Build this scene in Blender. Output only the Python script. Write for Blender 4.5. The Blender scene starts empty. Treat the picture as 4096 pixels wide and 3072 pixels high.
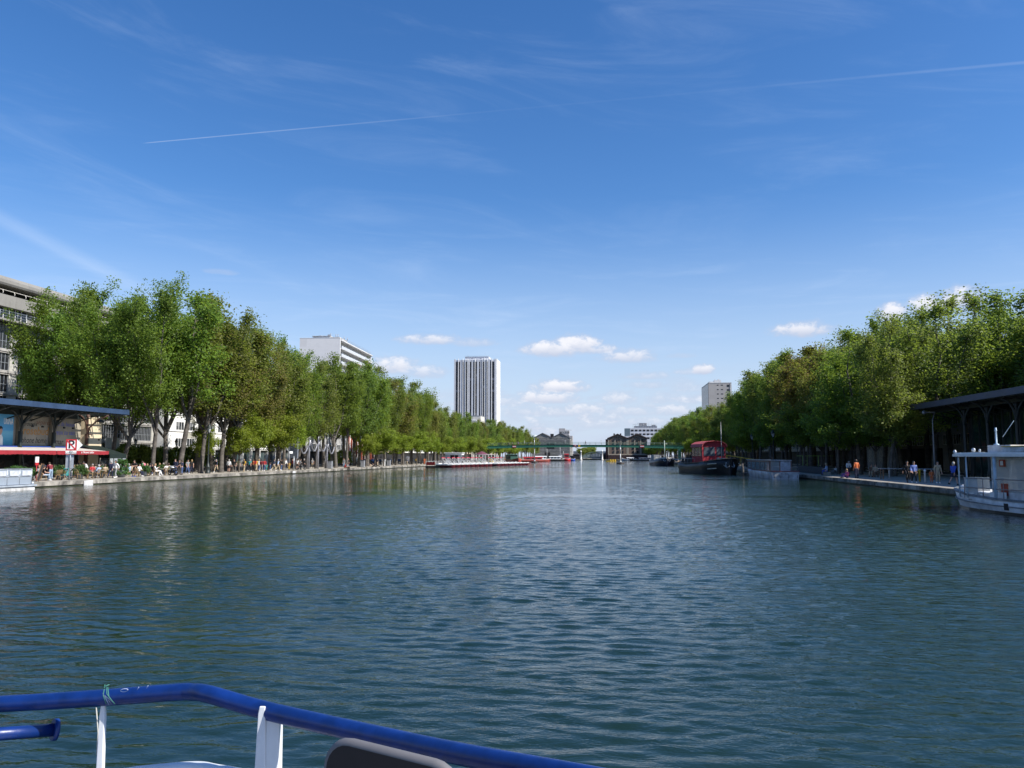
import bpy, bmesh, math, random
import numpy as np
from mathutils import Vector, Matrix, Euler

random.seed(7)
R = math.radians
SC = bpy.context.scene
COL = SC.collection

# ------------------------------------------------------------------ camera
F_PX = 3150.0                      # focal length in pixels of the 4096 px wide photograph
PITCH, YAW = R(5.24), math.atan(0.125)
CAM = Vector((0.0, 0.0, 2.6))      # 2.6 m above the water, on a boat in the basin
cd = bpy.data.cameras.new('camera')
cam = bpy.data.objects.new('camera', cd)
COL.objects.link(cam)
cd.sensor_width = 36.0
cd.lens = 36.0 * F_PX / 4096.0
cd.clip_start, cd.clip_end = 0.1, 20000.0
cam.location = CAM
cam.rotation_euler = (R(90) + PITCH, 0, YAW)
SC.camera = cam
CAMROT = Euler((R(90) + PITCH, 0, YAW)).to_matrix()

def ray(px, py=1825.0):
    return (CAMROT @ Vector(((px - 2048) / F_PX, (1536 - py) / F_PX, -1.0)))

def yat(px, xw):                   # where along the canal a thing at lateral distance xw lies
    d = ray(px)
    return xw * d.y / d.x

def zat(px, py, xw=None, yw=None):
    d = ray(px, py)
    s = xw / d.x if xw is not None else yw / d.y
    return CAM.z + d.z * s

def pxof(x, y, z=2.6):
    v = CAMROT.transposed() @ (Vector((x, y, z)) - CAM)
    return 2048 + F_PX * v.x / -v.z, 1536 - F_PX * v.y / -v.z

# ------------------------------------------------------------------ sky, sun, exposure
SUN_EL, SUN_FWD = R(43), R(-15)    # sun high over the right bank, a little behind the camera
world = bpy.data.worlds.new('World')
SC.world = world
world.use_nodes = True
EXPOSURE = 0.9
SC.view_settings.view_transform = 'Standard'
SC.view_settings.look = 'None'
SC.view_settings.exposure = EXPOSURE
SC.view_settings.gamma = 1.0

sl = bpy.data.lights.new('sun', 'SUN')
sl.energy = 4.2
sl.angle = R(0.53)
sl.color = (1.0, 0.95, 0.87)
so = bpy.data.objects.new('sun', sl)
COL.objects.link(so)
sdir = Vector((math.cos(SUN_EL) * math.cos(SUN_FWD), math.cos(SUN_EL) * math.sin(SUN_FWD), math.sin(SUN_EL)))
so.rotation_euler = sdir.to_track_quat('Z', 'Y').to_euler()
so.location = (60, 0, 80)

class NT:                          # little node-graph helper
    def __init__(self, tree):
        self.t = tree
        tree.nodes.clear()
    def n(self, typ, **kw):
        nd = self.t.nodes.new(typ)
        for k, v in kw.items():
            setattr(nd, k, v)
        return nd
    def put(self, sock, v):
        if isinstance(v, bpy.types.NodeSocket):
            self.t.links.new(v, sock)
        elif v is not None:
            if isinstance(v, (tuple, list)) and len(v) == 3 and sock.type == 'RGBA':
                v = tuple(v) + (1.0,)
            sock.default_value = v
    def m(self, op, a, b=None, c=None, clamp=False):
        nd = self.n('ShaderNodeMath', operation=op, use_clamp=clamp)
        for i, v in enumerate((a, b, c)):
            if v is not None:
                self.put(nd.inputs[i], v)
        return nd.outputs[0]
    def mix(self, f, a, b, blend='MIX'):
        nd = self.n('ShaderNodeMix', data_type='RGBA', blend_type=blend)
        self.put(nd.inputs[0], f)
        self.put(nd.inputs[6], a)
        self.put(nd.inputs[7], b)
        return nd.outputs[2]
    def noise(self, vec, scale, detail=4.0, rough=0.55, dist=0.0, dim='3D'):
        nd = self.n('ShaderNodeTexNoise', noise_dimensions=dim)
        if vec is not None:
            self.put(nd.inputs['Vector'], vec)
        nd.inputs['Scale'].default_value = scale
        nd.inputs['Detail'].default_value = detail
        nd.inputs['Roughness'].default_value = rough
        nd.inputs['Distortion'].default_value = dist
        return nd.outputs[0]
    def smooth(self, v, lo, hi, a=0.0, b=1.0):
        nd = self.n('ShaderNodeMapRange', interpolation_type='SMOOTHSTEP')
        self.put(nd.inputs[0], v)
        for i, x in enumerate((lo, hi, a, b)):
            self.put(nd.inputs[i + 1], x)
        return nd.outputs[0]
    def xyz(self, x, y, z):
        nd = self.n('ShaderNodeCombineXYZ')
        for i, v in enumerate((x, y, z)):
            self.put(nd.inputs[i], v)
        return nd.outputs[0]
    def sep(self, v):
        nd = self.n('ShaderNodeSeparateXYZ')
        self.put(nd.inputs[0], v)
        return nd.outputs

def build_world():
    g = NT(world.node_tree)
    out = g.n('ShaderNodeOutputWorld')
    bg = g.n('ShaderNodeBackground')
    g.t.links.new(bg.outputs[0], out.inputs[0])
    bg.inputs[1].default_value = 0.115
    sky = g.n('ShaderNodeTexSky', sky_type='NISHITA')
    sky.sun_disc = False
    sky.sun_elevation = SUN_EL
    sky.sun_rotation = R(90) - SUN_FWD
    sky.altitude = 50
    sky.air_density = 1.0
    sky.dust_density = 0.35
    sky.ozone_density = 3.2
    tc = g.n('ShaderNodeTexCoord')
    d = tc.outputs['Generated']
    x, y, z = g.sep(d)
    az = g.m('ARCTAN2', x, y)
    el = g.m('ARCSINE', z)
    hs = g.n('ShaderNodeHueSaturation')
    hs.inputs['Hue'].default_value = SKY_HUE
    hs.inputs['Saturation'].default_value = SKY_SAT
    hs.inputs['Value'].default_value = SKY_VAL
    g.put(hs.inputs['Color'], sky.outputs[0])
    base = hs.outputs[0]
    # high thin cirrus
    v1 = g.xyz(g.m('MULTIPLY', az, 1.6), g.m('ADD', g.m('MULTIPLY', el, 9.0), g.m('MULTIPLY', az, 1.2)), 0.0)
    c1 = g.smooth(g.noise(v1, 1.7, 9, 0.62, 0.9), 0.47, 0.95)
    v2 = g.xyz(g.m('MULTIPLY', az, 2.6), g.m('MULTIPLY', el, 20.0), 3.7)
    c2 = g.smooth(g.noise(v2, 2.1, 8, 0.6, 0.5), 0.5, 0.9)
    cir = g.m('ADD', g.m('MULTIPLY', c1, 0.20), g.m('MULTIPLY', g.m('MULTIPLY', c2, g.smooth(el, 0.36, 0.10)), 0.42))
    # one long streak, upper left
    st = g.m('SUBTRACT', el, g.m('ADD', 0.246, g.m('MULTIPLY', g.m('ADD', az, 0.70), -0.42)))
    stn = g.noise(g.xyz(g.m('MULTIPLY', az, 6.0), g.m('MULTIPLY', st, 60.0), 1.0), 1.5, 6, 0.6)
    stm = g.m('MULTIPLY', g.smooth(g.m('ABSOLUTE', st), 0.014, 0.0), g.smooth(az, -0.45, -0.64))
    cir = g.m('ADD', cir, g.m('MULTIPLY', g.m('MULTIPLY', stm, stn), 0.34))
    col = g.mix(g.m('MULTIPLY', cir, 0.9, clamp=True), base, (3.6, 4.3, 5.4))
    # pale band low over the horizon
    low = g.smooth(el, 0.33, -0.03)
    col = g.mix(g.m('MULTIPLY', low, HORIZON_MIX), col, (2.75, 3.25, 4.25))
    # vapour trail of an aeroplane
    a, b = ray(560, 574).normalized(), ray(4096, 250).normalized()
    nrm = a.cross(b).normalized()
    dp = g.n('ShaderNodeVectorMath', operation='DOT_PRODUCT')
    g.put(dp.inputs[0], d)
    dp.inputs[1].default_value = nrm
    along = g.n('ShaderNodeVectorMath', operation='DOT_PRODUCT')
    g.put(along.inputs[0], d)
    along.inputs[1].default_value = (b - a).normalized()
    amin, amax = a.dot((b - a).normalized()), b.dot((b - a).normalized())
    q = g.n('ShaderNodeMapRange')
    g.put(q.inputs[0], along.outputs['Value'])
    q.inputs[1].default_value, q.inputs[2].default_value = amin, amax
    q = q.outputs[0]
    wd = g.m('ADD', 0.0006, g.m('MULTIPLY', q, 0.0012))
    tn = g.noise(d, 60, 4, 0.6)
    tm = g.smooth(g.m('DIVIDE', g.m('ABSOLUTE', dp.outputs['Value']), wd), 1.3, 0.2)
    fade = g.m('ADD', g.m('MULTIPLY', g.smooth(q, 0.45, 0.0), 0.17), g.m('ADD', 0.012, g.m('MULTIPLY', g.smooth(q, 0.7, 1.0), 0.06)))
    fade = g.m('MULTIPLY', fade, g.smooth(q, 0.0006, 0.012))
    tm = g.m('MULTIPLY', g.m('MULTIPLY', tm, fade), g.m('ADD', 0.55, g.m('MULTIPLY', tn, 0.8)))
    col = g.mix(tm, col, (4.6, 5.0, 5.6))
    # fair-weather cumulus low in the sky, each at its own azimuth and height
    clouds = [  # centre px, py, half width px, half height px, density
        (1720, 1362, 120, 26, .85), (1890, 1372, 90, 22, .55), (1560, 1470, 110, 42, .95), (1690, 1492, 110, 30, .7),
        (2215, 1400, 120, 40, 1.15), (2300, 1385, 100, 46, 1.2), (2410, 1400, 60, 24, .8), (2510, 1430, 105, 34, .85),
        (2810, 1480, 45, 26, 1.1), (2750, 1490, 60, 16, .5), (3210, 1322, 105, 34, 1.0), (3570, 1255, 52, 40, 1.15),
        (3715, 1225, 62, 44, 1.15), (3840, 1200, 66, 48, 1.0), (2235, 1552, 105, 34, 1.15), (2180, 1595, 120, 34, 1.0), (2330, 1640, 120, 26, .8), (2040, 1610, 80, 22, .6), (2580, 1690, 110, 22, .6),
        (2590, 1505, 95, 20, .55), (2590, 1542, 90, 18, .5), (2240, 1650, 190, 30, .7), (2480, 1600, 70, 34, .75),
        (2500, 1650, 120, 26, .65), (2690, 1645, 90, 30, .7), (2650, 1600, 70, 24, .55), (2110, 1650, 110, 30, .55),
        (2380, 1700, 150, 24, .5), (2720, 1425, 60, 12, .35), (880, 1090, 60, 12, .25)]
    dens, shade = None, None
    wv = g.xyz(az, g.m('MULTIPLY', el, 1.5), 0.0)
    n1 = g.noise(wv, 62, 9, 0.64, 0.3)
    n2 = g.noise(wv, 24, 5, 0.6, 0.2)
    wob = g.m('ADD', g.m('MULTIPLY', g.m('SUBTRACT', n1, 0.5), 2.9), g.m('MULTIPLY', g.m('SUBTRACT', n2, 0.5), 0.9))
    for px, py, hw, hh, den in clouds:
        c = ray(px, py).normalized()
        a0, e0 = math.atan2(c.x, c.y), math.asin(c.z)
        da = g.m('DIVIDE', g.m('SUBTRACT', az, a0), hw / F_PX * 1.18)
        de = g.m('DIVIDE', g.m('SUBTRACT', el, e0), hh / F_PX * 1.12)
        # flat base: the lower half is squeezed
        deb = g.m('MULTIPLY', g.m('MINIMUM', de, 0.0), 1.5)
        r2 = g.m('ADD', g.m('MULTIPLY', da, da), g.m('ADD', g.m('POWER', g.m('MAXIMUM', de, 0.0), 2.0), g.m('MULTIPLY', deb, deb)))
        k = g.m('SUBTRACT', 1.25, r2)
        mk = g.m('MULTIPLY', g.smooth(g.m('ADD', k, g.m('MULTIPLY', wob, 0.8)), -0.15, 1.45), den)
        mk = g.m('MULTIPLY', mk, g.smooth(r2, 2.8, 1.2))
        lit = g.m('MULTIPLY', mk, g.smooth(de, -0.7, 0.75))
        dens = mk if dens is None else g.m('MAXIMUM', dens, mk)
        shade = lit if shade is None else g.m('MAXIMUM', shade, lit)
    # hazy broken bank of cloud low down, strongest over the far end of the basin
    bk = g.noise(g.xyz(az, g.m('MULTIPLY', el, 3.2), 2.0), 15, 7, 0.6, 0.3)
    band = g.m('MULTIPLY', g.smooth(el, 0.004, 0.03), g.smooth(el, 0.125, 0.05))
    azc = math.atan2(ray(2450).x, ray(2450).y)
    band = g.m('MULTIPLY', band, g.smooth(g.m('ABSOLUTE', g.m('SUBTRACT', az, azc)), 0.42, 0.10))
    bank = g.m('MULTIPLY', band, g.smooth(bk, 0.40, 0.70))
    shade = g.m('MAXIMUM', shade, g.m('MULTIPLY', bank, g.smooth(n1, 0.40, 0.66, 0.2, 1.0)))
    dens = g.m('MAXIMUM', dens, g.m('MULTIPLY', bank, 0.85))
    dens = g.m('MINIMUM', dens, 0.93)
    sh = g.m('DIVIDE', shade, g.m('MAXIMUM', dens, 0.05), clamp=True)
    sh = g.m('MULTIPLY', sh, g.smooth(g.m('ADD', dens, g.m('MULTIPLY', g.m('SUBTRACT', n1, 0.5), 0.9)), 0.2, 0.95))
    ccol = g.mix(sh, (2.65, 2.95, 3.7), (4.5, 4.5, 4.75))
    col = g.mix(dens, col, ccol)
    g.put(bg.inputs[0], col)

SKY_HUE, SKY_SAT, SKY_VAL, HORIZON_MIX = 0.5075, 1.28, 0.76, 0.92
build_world()

# ------------------------------------------------------------------ materials
MATS = {}
def mat(name, color, rough=0.7, var=0.12, vscale=3.0, metal=0.0, bump=0.0, bscale=40.0, color2=None, spec=0.5, emit=None):
    if name in MATS:
        return MATS[name]
    m = bpy.data.materials.new(name)
    m.use_nodes = True
    g = NT(m.node_tree)
    out = g.n('ShaderNodeOutputMaterial')
    p = g.n('ShaderNodeBsdfPrincipled')
    g.t.links.new(p.outputs[0], out.inputs[0])
    tc = g.n('ShaderNodeTexCoord')
    nz = g.noise(tc.outputs['Object'], vscale, 6, 0.6)
    c2 = color2 if color2 else tuple(max(0.0, c * (1 - 2.2 * var)) for c in color)
    c1 = tuple(min(1.0, c * (1 + 0.8 * var)) for c in color)
    g.put(p.inputs['Base Color'], g.mix(g.smooth(nz, 0.25, 0.75), c2, c1))
    g.put(p.inputs['Roughness'], g.m('ADD', rough - 0.06, g.m('MULTIPLY', nz, 0.12), clamp=True))
    p.inputs['Metallic'].default_value = metal
    p.inputs['Specular IOR Level'].default_value = spec
    if bump:
        b = g.n('ShaderNodeBump')
        b.inputs['Strength'].default_value = bump
        b.inputs['Distance'].default_value = 0.02
        g.put(b.inputs['Height'], g.noise(tc.outputs['Object'], bscale, 5, 0.6))
        g.put(p.inputs['Normal'], b.outputs[0])
    MATS[name] = m
    return m

def mat_leaf(name, ca, cb, cc, tr=0.48):
    m = bpy.data.materials.new(name)
    m.use_nodes = True
    g = NT(m.node_tree)
    out = g.n('ShaderNodeOutputMaterial')
    tc = g.n('ShaderNodeTexCoord')
    geo = g.n('ShaderNodeNewGeometry')
    oi = g.n('ShaderNodeObjectInfo')
    big = g.noise(tc.outputs['Object'], 0.33, 3, 0.6)
    f = g.m('ADD', g.m('MULTIPLY', geo.outputs['Random Per Island'], 0.55), g.m('MULTIPLY', big, 0.6))
    col = g.mix(g.smooth(f, 0.2, 0.65), ca, cb)
    col = g.mix(g.smooth(f, 0.62, 1.0), col, cc)
    hs = g.n('ShaderNodeHueSaturation')
    g.put(hs.inputs['Hue'], g.m('ADD', 0.485, g.m('MULTIPLY', oi.outputs['Random'], 0.03)))
    g.put(hs.inputs['Value'], g.m('ADD', 0.82, g.m('MULTIPLY', oi.outputs['Random'], 0.36)))
    g.put(hs.inputs['Color'], col)
    p = g.n('ShaderNodeBsdfPrincipled')
    g.put(p.inputs['Base Color'], hs.outputs[0])
    p.inputs['Roughness'].default_value = 0.55
    p.inputs['Specular IOR Level'].default_value = 0.35
    t = g.n('ShaderNodeBsdfTranslucent')
    g.put(t.inputs[0], g.mix(0.6, hs.outputs[0], (0.36, 0.47, 0.06)))
    mx = g.n('ShaderNodeMixShader')
    mx.inputs[0].default_value = tr
    g.t.links.new(p.outputs[0], mx.inputs[1])
    g.t.links.new(t.outputs[0], mx.inputs[2])
    g.t.links.new(mx.outputs[0], out.inputs[0])
    MATS[name] = m
    return m

def mat_glass(name, color, rough=0.06, var=0.5, cell=1.2):
    """dark window glass: some panes lighter (curtains, blinds), some dark"""
    if name in MATS:
        return MATS[name]
    m = bpy.data.materials.new(name)
    m.use_nodes = True
    g = NT(m.node_tree)
    out = g.n('ShaderNodeOutputMaterial')
    p = g.n('ShaderNodeBsdfPrincipled')
    g.t.links.new(p.outputs[0], out.inputs[0])
    geo = g.n('ShaderNodeNewGeometry')
    sn = g.n('ShaderNodeVectorMath', operation='SNAP')
    g.put(sn.inputs[0], geo.outputs['Position'])
    sn.inputs[1].default_value = (cell, cell, cell * 2.2)
    wn = g.n('ShaderNodeTexWhiteNoise')
    g.put(wn.inputs[0], sn.outputs[0])
    f = g.smooth(wn.outputs['Value'], 0.55, 1.0)
    g.put(p.inputs['Base Color'], g.mix(g.m('MULTIPLY', f, var), color, (0.30, 0.31, 0.32)))
    p.inputs['Roughness'].default_value = rough
    MATS[name] = m
    return m

def mat_clear(name, color=(0.8, 0.88, 0.9), alpha=0.25, rough=0.05):
    if name in MATS:
        return MATS[name]
    m = bpy.data.materials.new(name)
    m.use_nodes = True
    g = NT(m.node_tree)
    out = g.n('ShaderNodeOutputMaterial')
    p = g.n('ShaderNodeBsdfPrincipled')
    g.put(p.inputs['Base Color'], color)
    p.inputs['Roughness'].default_value = rough
    t = g.n('ShaderNodeBsdfTransparent')
    mx = g.n('ShaderNodeMixShader')
    fr = g.n('ShaderNodeFresnel')
    fr.inputs[0].default_value = 1.5
    g.put(mx.inputs[0], g.m('ADD', alpha, g.m('MULTIPLY', fr.outputs[0], 0.6), clamp=True))
    g.t.links.new(t.outputs[0], mx.inputs[1])
    g.t.links.new(p.outputs[0], mx.inputs[2])
    g.t.links.new(mx.outputs[0], out.inputs[0])
    MATS[name] = m
    return m

def mat_wall(name, color, tile=(1.2, 0.6), joint=0.75, rough=0.75, streak=0.35, bands=False):
    """masonry or panel wall: joints in world metres, rain streaks, blotches"""
    if name in MATS:
        return MATS[name]
    m = bpy.data.materials.new(name)
    m.use_nodes = True
    g = NT(m.node_tree)
    out = g.n('ShaderNodeOutputMaterial')
    p = g.n('ShaderNodeBsdfPrincipled')
    g.t.links.new(p.outputs[0], out.inputs[0])
    geo = g.n('ShaderNodeNewGeometry')
    x, y, z = g.sep(geo.outputs['Position'])
    u = g.m('ADD', x, y)
    br = g.n('ShaderNodeTexBrick')
    g.put(br.inputs['Vector'], g.xyz(u, z, 0.0))
    br.inputs['Scale'].default_value = 1.0
    br.inputs['Brick Width'].default_value = tile[0]
    br.inputs['Row Height'].default_value = tile[1]
    br.inputs['Mortar Size'].default_value = 0.012 if tile[1] < 1 else 0.02
    br.inputs['Color1'].default_value = tuple(c * 1.0 for c in color) + (1,)
    br.inputs['Color2'].default_value = tuple(c * 0.9 for c in color) + (1,)
    br.inputs['Mortar'].default_value = tuple(c * joint for c in color) + (1,)
    if bands:
        br.offset = 0.0
    n = g.noise(geo.outputs['Position'], 0.5, 6, 0.65)
    s = g.noise(g.xyz(g.m('MULTIPLY', u, 2.5), g.m('MULTIPLY', z, 0.12), 0.0), 1.2, 5, 0.6)
    f = g.m('MULTIPLY', g.m('ADD', g.smooth(n, 0.45, 0.8), g.smooth(s, 0.5, 0.85)), streak)
    g.put(p.inputs['Base Color'], g.mix(f, br.outputs[0], tuple(c * 0.5 for c in color)))
    p.inputs['Roughness'].default_value = rough
    MATS[name] = m
    return m

# ------------------------------------------------------------------ mesh helpers
class MB:
    def __init__(s):
        s.v, s.f, s.mi, s.sm = [], [], [], []
        s.cur = 0
    def add(s, vs, fs, smooth=False):
        o = len(s.v)
        s.v += [tuple(q) for q in vs]
        for f in fs:
            s.f.append(tuple(i + o for i in f))
            s.mi.append(s.cur)
            s.sm.append(smooth)
        return s
    def m(s, i):
        s.cur = i
        return s
    def box(s, x0, y0, z0, x1, y1, z1):
        if x0 > x1: x0, x1 = x1, x0
        if y0 > y1: y0, y1 = y1, y0
        if z0 > z1: z0, z1 = z1, z0
        v = [(x0, y0, z0), (x1, y0, z0), (x1, y1, z0), (x0, y1, z0), (x0, y0, z1), (x1, y0, z1), (x1, y1, z1), (x0, y1, z1)]
        return s.add(v, [(0, 3, 2, 1), (4, 5, 6, 7), (0, 1, 5, 4), (1, 2, 6, 5), (2, 3, 7, 6), (3, 0, 4, 7)])
    def bar(s, a, b, w, h=None):
        """rectangular bar between two points"""
        a, b = Vector(a), Vector(b)
        h = h or w
        d = (b - a).normalized()
        up = Vector((0, 0, 1)) if abs(d.z) < 0.95 else Vector((0, 1, 0))
        r = d.cross(up).normalized()
        u = r.cross(d)
        v = []
        for p in (a, b):
            for i, j in ((-1, -1), (1, -1), (1, 1), (-1, 1)):
                v.append(p + r * (i * w / 2) + u * (j * h / 2))
        return s.add(v, [(0, 1, 2, 3), (7, 6, 5, 4), (0, 4, 5, 1), (1, 5, 6, 2), (2, 6, 7, 3), (3, 7, 4, 0)])
    def tube(s, pts, r, n=8, caps=True, smooth=True):
        pts = [Vector(p) for p in pts]
        rs = r if isinstance(r, (list, tuple)) else [r] * len(pts)
        v, f = [], []
        prev = None
        for i, p in enumerate(pts):
            d = (pts[min(i + 1, len(pts) - 1)] - pts[max(i - 1, 0)]).normalized()
            if prev is None:
                up = Vector((0, 0, 1)) if abs(d.z) < 0.9 else Vector((1, 0, 0))
                a = d.cross(up).normalized()
            else:
                a = (prev - d * prev.dot(d)).normalized()
            prev = a
            b = d.cross(a)
            for k in range(n):
                t = 2 * math.pi * k / n
                v.append(p + (a * math.cos(t) + b * math.sin(t)) * rs[i])
        for i in range(len(pts) - 1):
            for k in range(n):
                k2 = (k + 1) % n
                f.append((i * n + k, i * n + k2, (i + 1) * n + k2, (i + 1) * n + k))
        s.add(v, f, smooth)
        if caps:
            o = len(s.v) - len(v)
            s.f.append(tuple(o + k for k in reversed(range(n))))
            s.f.append(tuple(o + (len(pts) - 1) * n + k for k in range(n)))
            s.mi += [s.cur] * 2
            s.sm += [False] * 2
        return s
    def cyl(s, x, y, z0, z1, r, r1=None, n=12):
        return s.tube([(x, y, z0), (x, y, z1)], [r, r1 if r1 is not None else r], n)
    def lathe(s, prof, n=14, cx=0, cy=0, smooth=True):
        v, f = [], []
        for r, z in prof:
            for k in range(n):
                t = 2 * math.pi * k / n
                v.append((cx + r * math.cos(t), cy + r * math.sin(t), z))
        for i in range(len(prof) - 1):
            for k in range(n):
                k2 = (k + 1) % n
                f.append((i * n + k, i * n + k2, (i + 1) * n + k2, (i + 1) * n + k))
        f.append(tuple(reversed(range(n))))
        f.append(tuple((len(prof) - 1) * n + k for k in range(n)))
        return s.add(v, f, smooth)
    def prism(s, poly, axis, a, b):
        """polygon (u,w) extruded along axis: 'x' -> (a..b, u, w); 'y' -> (u, a..b, w); 'z' -> (u, w, a..b)"""
        def P(u, w, t):
            return (t, u, w) if axis == 'x' else (u, t, w) if axis == 'y' else (u, w, t)
        n = len(poly)
        v = [P(u, w, a) for u, w in poly] + [P(u, w, b) for u, w in poly]
        f = [tuple(range(n)), tuple(reversed(range(n, 2 * n)))]
        f += [(i, i + n, (i + 1) % n + n, (i + 1) % n) for i in range(n)]
        return s.add(v, f)
    def loft(s, secs, caps=True, smooth=True, closed=True):
        n = len(secs[0])
        v = [p for sec in secs for p in sec]
        f = []
        for i in range(len(secs) - 1):
            for k in range(n if closed else n - 1):
                k2 = (k + 1) % n
                f.append((i * n + k, i * n + k2, (i + 1) * n + k2, (i + 1) * n + k))
        s.add(v, f, smooth)
        if caps:
            o = len(s.v) - len(v)
            s.f += [tuple(o + k for k in reversed(range(n))), tuple(o + (len(secs) - 1) * n + k for k in range(n))]
            s.mi += [s.cur] * 2
            s.sm += [False] * 2
        return s
    def ball(s, c, r, n=8, sq=(1, 1, 1)):
        prof = [(math.sin(math.pi * (i + 0.02) / (n + 0.04)), -math.cos(math.pi * (i + 0.02) / (n + 0.04))) for i in range(n + 1)]
        t = MB()
        t.lathe(prof, max(8, n))
        return s.add([(c[0] + q[0] * r * sq[0], c[1] + q[1] * r * sq[1], c[2] + q[2] * r * sq[2]) for q in t.v], t.f, True)
    def mesh(s, name):
        me = bpy.data.meshes.new(name)
        me.from_pydata(s.v, [], s.f)
        me.polygons.foreach_set('material_index', s.mi)
        me.polygons.foreach_set('use_smooth', s.sm)
        bm = bmesh.new()
        bm.from_mesh(me)
        bmesh.ops.recalc_face_normals(bm, faces=bm.faces)
        bm.to_mesh(me)
        bm.free()
        me.update()
        return me
    def build(s, name, mats, parent=None, loc=None, rz=0.0, bevel=0.0):
        return mesh_obj(name, s.mesh(name), mats, parent, loc, rz, bevel)

def mesh_obj(name, me, mats, parent=None, loc=None, rz=0.0, bevel=0.0):
    o = bpy.data.objects.new(name, me)
    COL.objects.link(o)
    if mats is not None:
        ml = mats if isinstance(mats, (list, tuple)) else [mats]
        if not me.materials:
            for x in ml:
                me.materials.append(x)
        else:
            for i, x in enumerate(ml):
                if i < len(me.materials) and me.materials[i] != x:
                    o.material_slots[i].link = 'OBJECT'
                    o.material_slots[i].material = x
    if parent:
        o.parent = parent
    if loc is not None:
        o.location = loc
    if rz:
        o.rotation_euler = (0, 0, rz)
    if bevel:
        b = o.modifiers.new('bevel', 'BEVEL')
        b.width = bevel
        b.segments = 2
        b.limit_method = 'ANGLE'
    return o

def tag(o, label=None, cat=None, group=None, kind=None):
    if label: o['label'] = label
    if cat: o['category'] = cat
    if group: o['group'] = group
    if kind: o['kind'] = kind
    return o

def thing(name, label, cat, loc=(0, 0, 0), rz=0.0, group=None, scale=None):
    o = bpy.data.objects.new(name, None)
    COL.objects.link(o)
    o.empty_display_size = 0.3
    o.location = loc
    o.rotation_euler = (0, 0, rz)
    if scale:
        o.scale = scale
    return tag(o, label, cat, group)

def dup(src, loc, rz=0.0, label=None, group=None, scale=None):
    r = src.copy()
    COL.objects.link(r)
    r.location = loc
    r.rotation_euler = (0, 0, rz)
    if scale:
        r.scale = scale
    if label:
        r['label'] = label
    if group:
        r['group'] = group
    for ch in list(src.children):
        c = ch.copy()
        COL.objects.link(c)
        c.parent = r
        for gch in list(ch.children):
            d = gch.copy()
            COL.objects.link(d)
            d.parent = c
    return r

def text_mesh(body, size, shear=0.0, depth=0.004, align='LEFT', bold=0.0):
    cu = bpy.data.curves.new('lettering', 'FONT')
    cu.body = body
    cu.size = size
    cu.shear = shear
    cu.extrude = depth
    cu.offset = bold
    cu.align_x = align
    cu.resolution_u = 3
    o = bpy.data.objects.new('lettering', cu)
    COL.objects.link(o)
    dg = bpy.context.evaluated_depsgraph_get()
    me = bpy.data.meshes.new_from_object(o.evaluated_get(dg))
    bpy.data.objects.remove(o)
    return me

def lettering(body, size, m, parent, loc, face='x', shear=0.0, align='LEFT', depth=0.004, bold=0.0, sx=1.0):
    """flat letters; face 'x': read from +x side, '-y': read from -y side, '-x': read from -x side"""
    me = text_mesh(body, size, shear, depth, align, bold)
    o = mesh_obj('lettering', me, m, parent, loc)
    o.rotation_euler = {'x': (R(90), 0, R(90)), '-y': (R(90), 0, 0), '-x': (R(90), 0, R(-90))}[face]
    o.scale = (sx, 1, 1)
    return o
# ------------------------------------------------------------------ palette
M_STONE = mat('quay stone', (0.29, 0.27, 0.235), 0.85, 0.38, 0.9, bump=0.5)
M_STONEWALL = mat('quay wall stone', (0.24, 0.22, 0.18), 0.85, 0.35, 2.0, bump=0.6, color2=(0.10, 0.11, 0.06))
M_ALGAE = mat('algae line', (0.07, 0.075, 0.03), 0.7, 0.3, 3.0)
M_PAVE = mat('sandy paving', (0.33, 0.30, 0.25), 0.9, 0.15, 0.6, bump=0.2)
M_ASPHALT = mat('asphalt', (0.055, 0.055, 0.057), 0.9, 0.15, 0.8)
M_GROUND = mat('ground', (0.16, 0.15, 0.13), 0.95, 0.2, 0.2)
M_BARK = mat('bark', (0.115, 0.10, 0.085), 0.9, 0.3, 2.5, bump=0.8, bscale=14)
M_BARKD = mat('young bark', (0.12, 0.10, 0.08), 0.9, 0.25, 3.0)
M_WHITE = mat('white paint', (0.78, 0.78, 0.77), 0.35, 0.05, 2.0)
M_WHITED = mat('weathered white paint', (0.62, 0.63, 0.64), 0.5, 0.18, 1.6, color2=(0.33, 0.32, 0.30))
M_BLACK = mat('black paint', (0.015, 0.016, 0.018), 0.4, 0.2)
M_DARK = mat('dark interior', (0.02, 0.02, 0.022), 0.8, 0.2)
M_IRON = mat('dark green iron', (0.02, 0.028, 0.027), 0.5, 0.2)
M_GREY = mat('grey metal', (0.30, 0.31, 0.33), 0.45, 0.1, metal=0.3)
M_GALV = mat('galvanised steel', (0.42, 0.45, 0.48), 0.4, 0.12, metal=0.5)
M_GLASS = mat_glass('window glass', (0.022, 0.027, 0.034))
M_GLASSB = mat_glass('dark facade glass', (0.016, 0.018, 0.022), 0.08, 0.10, 1.0)
M_CLEAR = mat_clear('clear pane')
M_RED = mat('red paint', (0.45, 0.025, 0.03), 0.5, 0.1)
M_YELLOW = mat('yellow paint', (0.65, 0.42, 0.03), 0.5, 0.1)
M_BLUE = mat('blue paint', (0.02, 0.07, 0.38), 0.4, 0.1)
M_GREENP = mat('green bridge paint', (0.04, 0.18, 0.115), 0.5, 0.12)
M_WOOD = mat('wood', (0.22, 0.12, 0.06), 0.7, 0.25, 6)
M_RATTAN = mat('rattan', (0.33, 0.22, 0.10), 0.7, 0.2, 8)
M_SKIN = mat('skin', (0.50, 0.30, 0.22), 0.6, 0.05)
M_SKIND = mat('brown skin', (0.20, 0.11, 0.075), 0.6, 0.05)

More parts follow.
